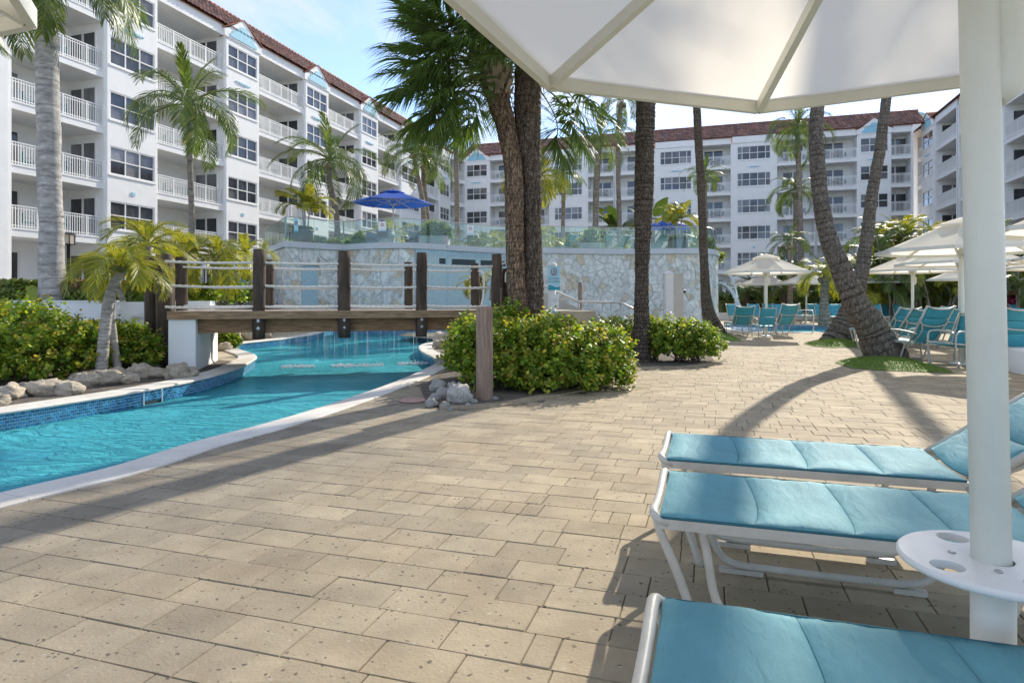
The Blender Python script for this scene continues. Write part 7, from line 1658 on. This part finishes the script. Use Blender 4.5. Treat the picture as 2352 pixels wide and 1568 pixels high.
# low tropical plants
for i, (u, v, Y, lab) in enumerate([(1715, 668, 40, 'dark fern-like cycad behind the falling water'), (1800, 662, 38, 'dark fern-like cycad behind the umbrella pole'), (2215, 668, 33, 'bright fan of fronds low beside the near pole'), (2030, 672, 36, 'low palm fronds before the dark hedge')]):
    c_ = P(u, v, Y); rt = thing('cycad', lab, 'plant', (c_.x, c_.y, 0)); mb = MB(); mb.lathe([(.18, 0), (.2, c_.z * .6), (.12, c_.z)], 8); mb.build('trunk', M['trunk_dark'], rt); crown(rt, Vector((0, 0, c_.z)), 1.6, 14, COCO_BG, elo=-20, ehi=65, seed=600 + i)
for i, (u, v, Y, s_, lab, mm) in enumerate([(512, 690, 16.6, .55, 'green leafy plant seen between the ropes before the pale loungers', 'shrub'), (455, 700, 15.2, .4, 'low green plant beside the rear left bridge post', 'shrub'), (520, 790, 15.8, .3, 'small green plant beside the pool curve behind the abutment', 'shrub'), (402, 690, 15.5, .4, 'yellow-green plant left of the rear bridge posts', 'shrub'), (560, 690, 19, .5, 'dark leafy plant before the stone wall corner', 'shrub_dk')]):
    zb = 1.05 if v < 760 else 0; shrub('leafy_plant', lab, 'plant', (XU(u, Y), Y, zb), [(0, 0, s_ * .6, s_, s_ * .7, s_ * .6)], 260, .05, mm, per=5, tipf=.1, seed=90 + i)
# dry debris and twigs on the soil
mb = MB(); r_ = random.Random(8)
for k in range(60):
    a = r_.uniform(0, 6.28); p = Vector((-6 - r_.random() * 1.5, 7.3 + r_.random() * 2, .012)); mb.tube([p, p + Vector((math.cos(a) * .1, math.sin(a) * .1, .01))], .004, 4)
mb.build('dry_litter', M['twig'])['kind'] = 'stuff'

# ---------------------------------------------------------------- street lamp, pavilion, ladder
lp = thing('garden_lamp', 'black lantern post between the royal palm and the young palms', 'lamp', (XU(157, 14.8), 14.8, 1.06)); zt = P(157, 562, 14.8).z - 1.06
mb = MB(); mb.lathe([(.06, 0), (.06, .1), (.04, .12), (.035, zt - .02), (.055, zt), (.02, zt + .02)], 12); mb.build('post', M['lamp_black'], lp)
mb = MB(); mb.box(-.085, .085, -.085, .085, zt + .02, zt + .24); mb.build('lantern_glass', M['lamp_glass'], lp)
mb = MB()
for x in (-.09, .09):
    for y in (-.09, .09): mb.box(x - .01, x + .01, y - .01, y + .01, zt + .01, zt + .25)
mb.box(-.10, .10, -.10, .10, zt, zt + .02); mb.add([(-.12, -.12, zt + .25), (.12, -.12, zt + .25), (.12, .12, zt + .25), (-.12, .12, zt + .25), (-.07, -.07, zt + .28), (.07, -.07, zt + .28), (.07, .07, zt + .28), (-.07, .07, zt + .28)], [(3, 2, 1, 0), (4, 5, 6, 7), (0, 1, 5, 4), (1, 2, 6, 5), (2, 3, 7, 6), (3, 0, 4, 7)]); mb.build('lantern_frame', M['lamp_black'], lp)
pv = thing('pavilion', 'small white pavilion with railing seen through the bridge ropes at the left', 'pavilion', (XU(530, 27), 27, 1.06))
x0, x1 = XU(470, 27), XU(604, 27)
mb = MB(); mb.box(x0, x1, 26.2, 30, 2.55, 2.72); mb.build('roof', M['stucco'], pv, True)
for x in (x0 + .15, (x0 + x1) / 2, x1 - .5):
    mb = MB(); mb.box(x - .08, x + .08, 26.3, 26.46, 1.06, 2.55); mb.build('column', M['stucco'], pv, True)
mb = MB(); mb.box(x0, x1 - .4, 27.5, 27.54, 1.90, 1.95)
for k in range(24): x = x0 + (x1 - .4 - x0) * k / 23; mb.box(x - .012, x + .012, 27.5, 27.54, 1.06, 1.90)
mb.build('railing', M['white_metal'], pv, True, kind='stuff')
mb = MB(); mb.box(x0, x1 - .3, 29.8, 30, 1.06, 2.55); mb.build('back_wall', M['glass_dark'], pv, True)
ld = thing('pool_ladder', 'bent steel pool handrail at the near edge of the second pool', 'handrail', (XU(1850, 24), 24, 0))
for dx_ in (0, .0):
    pass
mb = MB(); x = XU(1868, 23.9); mb.tube(catmull([Vector((x, 23.9, 0)), Vector((x, 23.9, .72)), Vector((x - .08, 24.0, .82)), Vector((x - .4, 24.5, .78)), Vector((x - .6, 24.9, .5)), Vector((x - .8, 25.2, -.3))], 5), .025, 8); mb.build('rail', M['steel'], ld, True)
mb = MB(); x = XU(1868, 23.9); mb.lathe([(.06, 0.001), (.06, .02), (.03, .03)], 12, (x, 23.9, 0)); mb.build('flange', M['steel'], ld, True)

# ---------------------------------------------------------------- moving water
def arc(pts, r0, r1, n, seed, spread):
    r_ = random.Random(seed); mb = MB(); c_ = catmull([Vector(p) for p in pts], 10)
    for k in range(n):
        off = [Vector((r_.gauss(0, 1), r_.gauss(0, 1), r_.gauss(0, .6))) for _ in range(2)]; f0 = r_.random() * .25; f1 = f0 + r_.uniform(.3, .75); path = []
        m_ = len(c_)
        for i in range(int(f0 * m_), min(m_, int(f1 * m_) + 2)):
            f = i / m_; path.append(c_[i] + off[0] * spread * (.3 + f) * .6 + off[1] * spread * f * f)
        if len(path) > 2: mb.tube(path, [r0 + (r1 - r0) * r_.random()] * len(path), 5)
    for k in range(n * 8):
        f = r_.random() ** .6; p = c_[min(len(c_) - 1, int(f * len(c_)))] + Vector((r_.gauss(0, 1), r_.gauss(0, 1), r_.gauss(0, 1))) * spread * (.5 + 1.3 * f); s_ = r_.uniform(.006, .02)
        mb.add([p + Vector((s_, 0, 0)), p + Vector((-s_, 0, 0)), p + Vector((0, s_, 0)), p + Vector((0, -s_, 0)), p + Vector((0, 0, s_ * 2)), p + Vector((0, 0, -s_ * 2))], [(0, 2, 4), (2, 1, 4), (1, 3, 4), (3, 0, 4), (2, 0, 5), (1, 2, 5), (3, 1, 5), (0, 3, 5)])
    return mb
Yw = 30.2
a1 = arc([P(1648, 648, Yw), P(1664, 653, Yw), P(1680, 668, Yw), P(1692, 690, Yw), P(1699, 715, Yw), P(1703, 745, Yw)], .012, .03, 46, 3, .05)
o = a1.build('water_jet', M['foam']); tag(o, 'white jet of water falling from the end of the stone wall', 'water jet'); o['kind'] = 'stuff'
a2 = arc([P(1668, 626, Yw + .8), P(1678, 634, Yw + .8), P(1687, 655, Yw + .8), P(1694, 690, Yw + .8)], .010, .02, 22, 4, .04)
o = a2.build('water_jet', M['foam']); tag(o, 'second thinner jet of water above the first at the wall end', 'water jet'); o['kind'] = 'stuff'
# curtain of thin streams falling from under the bridge, and its splash line
mb = MB(); r_ = random.Random(5)
for k in range(90):
    t = r_.uniform(.15, 3.95); c_ = BW + .25 + r_.gauss(0, .03); z1 = .64 - .0 * r_.random(); z0 = r_.uniform(-.2, .25); zz1 = z1 - r_.random() * .25; p = bp_(t, c_, zz1); q = bp_(t + r_.gauss(0, .01), c_ + .03, z0); mb.tube([p, p.lerp(q, .5), q], [.0024, .003, .002], 4)
o = mb.build('water_curtain', M['stream']); o['kind'] = 'stuff'; tag(o, 'thin streams of water dripping in a line from under the footbridge', 'water curtain')
mb = MB()
for k in range(1500):
    t = r_.uniform(.2, 4.0); c_ = BW + .28 + r_.gauss(0, .10) + .08 * math.sin(t * 2.1 + 1)
    if math.sin(t * 4.3) + .6 * math.sin(t * 9.1 + 2) < -.75: continue
    p = bp_(t, c_, WZ + abs(r_.gauss(0, .02))); s_ = r_.uniform(.005, .019)
    mb.add([p + Vector((s_ * 1.6, 0, 0)), p + Vector((-s_ * 1.6, 0, 0)), p + Vector((0, s_, 0)), p + Vector((0, -s_, 0)), p + Vector((0, 0, s_ * 1.2)), p + Vector((0, 0, -s_))], [(0, 2, 4), (2, 1, 4), (1, 3, 4), (3, 0, 4), (2, 0, 5), (1, 2, 5), (3, 1, 5), (0, 3, 5)])
o = mb.build('splash_foam', M['foam']); o['kind'] = 'stuff'
mb = MB()
for k in range(700):
    if k % 2: p = Vector((XU(1703, 30.2) + r_.gauss(0, .45), 30.2 + r_.gauss(0, .3), WZ + abs(r_.gauss(0, .05))))
    else: p = Vector((XU(1690, 27) + r_.gauss(.4, 1.2), 26.8 + r_.gauss(0, 1.0), WZ + abs(r_.gauss(0, .015))))
    if not inpoly(p.x, p.y, pool2): continue
    s_ = r_.uniform(.015, .05)
    mb.add([p + Vector((s_ * 2, 0, 0)), p + Vector((-s_ * 2, 0, 0)), p + Vector((0, s_, 0)), p + Vector((0, -s_, 0)), p + Vector((0, 0, s_ * .7)), p + Vector((0, 0, -s_))], [(0, 2, 4), (2, 1, 4), (1, 3, 4), (3, 0, 4), (2, 0, 5), (1, 2, 5), (3, 1, 5), (0, 3, 5)])
o = mb.build('splash_foam', M['foam']); o['kind'] = 'stuff'
# little fall at the foot of the narrow mosaic
s = (sA0 + sA1) / 2; mb = MB()
for k in range(20):
    q = s + r_.uniform(-.4, .4); mb.tube([Vector(wall_at(q, .25, .08)), Vector(wall_at(q, .1, .2)), Vector(wall_at(q, -.2, .3))], .007, 4)
o = mb.build('water_fall', M['stream']); o['kind'] = 'stuff'; tag(o, 'small fall of water at the foot of the narrow aqua mosaic strip', 'water fall')

# ---------------------------------------------------------------- balcony furniture
def bal_chair_mesh():
    mb = MB()
    mb.box(-.25, .25, -.24, .24, .40, .44); mb.box(-.25, .25, .22, .26, .44, .86)
    return mb
bc = thing('balcony_chair', 'x', 'chair', (0, 0, 0)); bal_chair_mesh().build('seat', M['sling_far'], bc)
mb = MB()
for x in (-.24, .24):
    for y in (-.22, .24): mb.box(x - .014, x + .014, y - .014, y + .014, 0, .62 if y < 0 else .9)
    mb.box(x - .02, x + .02, -.24, .24, .62, .645)
mb.build('frame', M['frame'], bc, kind='stuff')
bt = thing('balcony_table', 'x', 'table', (0, 0, 0)); mb = MB(); mb.lathe([(.34, .68), (.36, .70), (.36, .72), (.34, .73)], 14); mb.build('table_top', M['frame'], bt)
mb = MB()
for k in range(4): a = k * math.pi / 2; mb.tube([Vector((.28 * math.cos(a), .28 * math.sin(a), 0)), Vector((.12 * math.cos(a), .12 * math.sin(a), .69))], .014, 5)
mb.build('legs', M['frame'], bt, kind='stuff')
first = [True, True]; wn = {Lw.root.name: 'left wing', Bw.root.name: 'back wing', Rw.root.name: 'right wing', Cw.root.name: 'corner'}
cnt = {}
FLN = ['', 'first', 'second', 'third', 'fourth', 'top']
for s, a, z, L, f in chair_spots:
    if s is Cw or L < 2.4: continue
    key = (s.root.name, round(a, 2));
    if key not in cnt: cnt[key] = len([k for k in cnt if k[0] == s.root.name]) + 1
    stack = cnt[key]
    for j, (da, rz) in enumerate(((-.75, 1.2), (.75, -1.2))):
        p = s.T(a + da, -1.05, z); ang = math.atan2(s.nd.y, s.nd.x) + math.pi / 2 + rz
        lab = ('left' if j == 0 else 'right') + ' turquoise chair on the %s-floor balcony, %s balcony stack of the %s' % (FLN[f], ORD[stack - 1], wn[s.root.name])
        if first[0]: bc.location = p; bc.rotation_euler = (0, 0, ang); bc['label'] = lab; bc['group'] = 'chairs on the hotel balconies'; first[0] = False
        else: dup(bc, p, ang, lab)
    lab = 'small pale table on the %s-floor balcony, %s balcony stack of the %s' % (FLN[f], ORD[stack - 1], wn[s.root.name])
    p = s.T(a, -1.0, z)
    if first[1]: bt.location = p; bt['label'] = lab; bt['group'] = 'tables on the hotel balconies'; first[1] = False
    else: dup(bt, p, 0, lab)
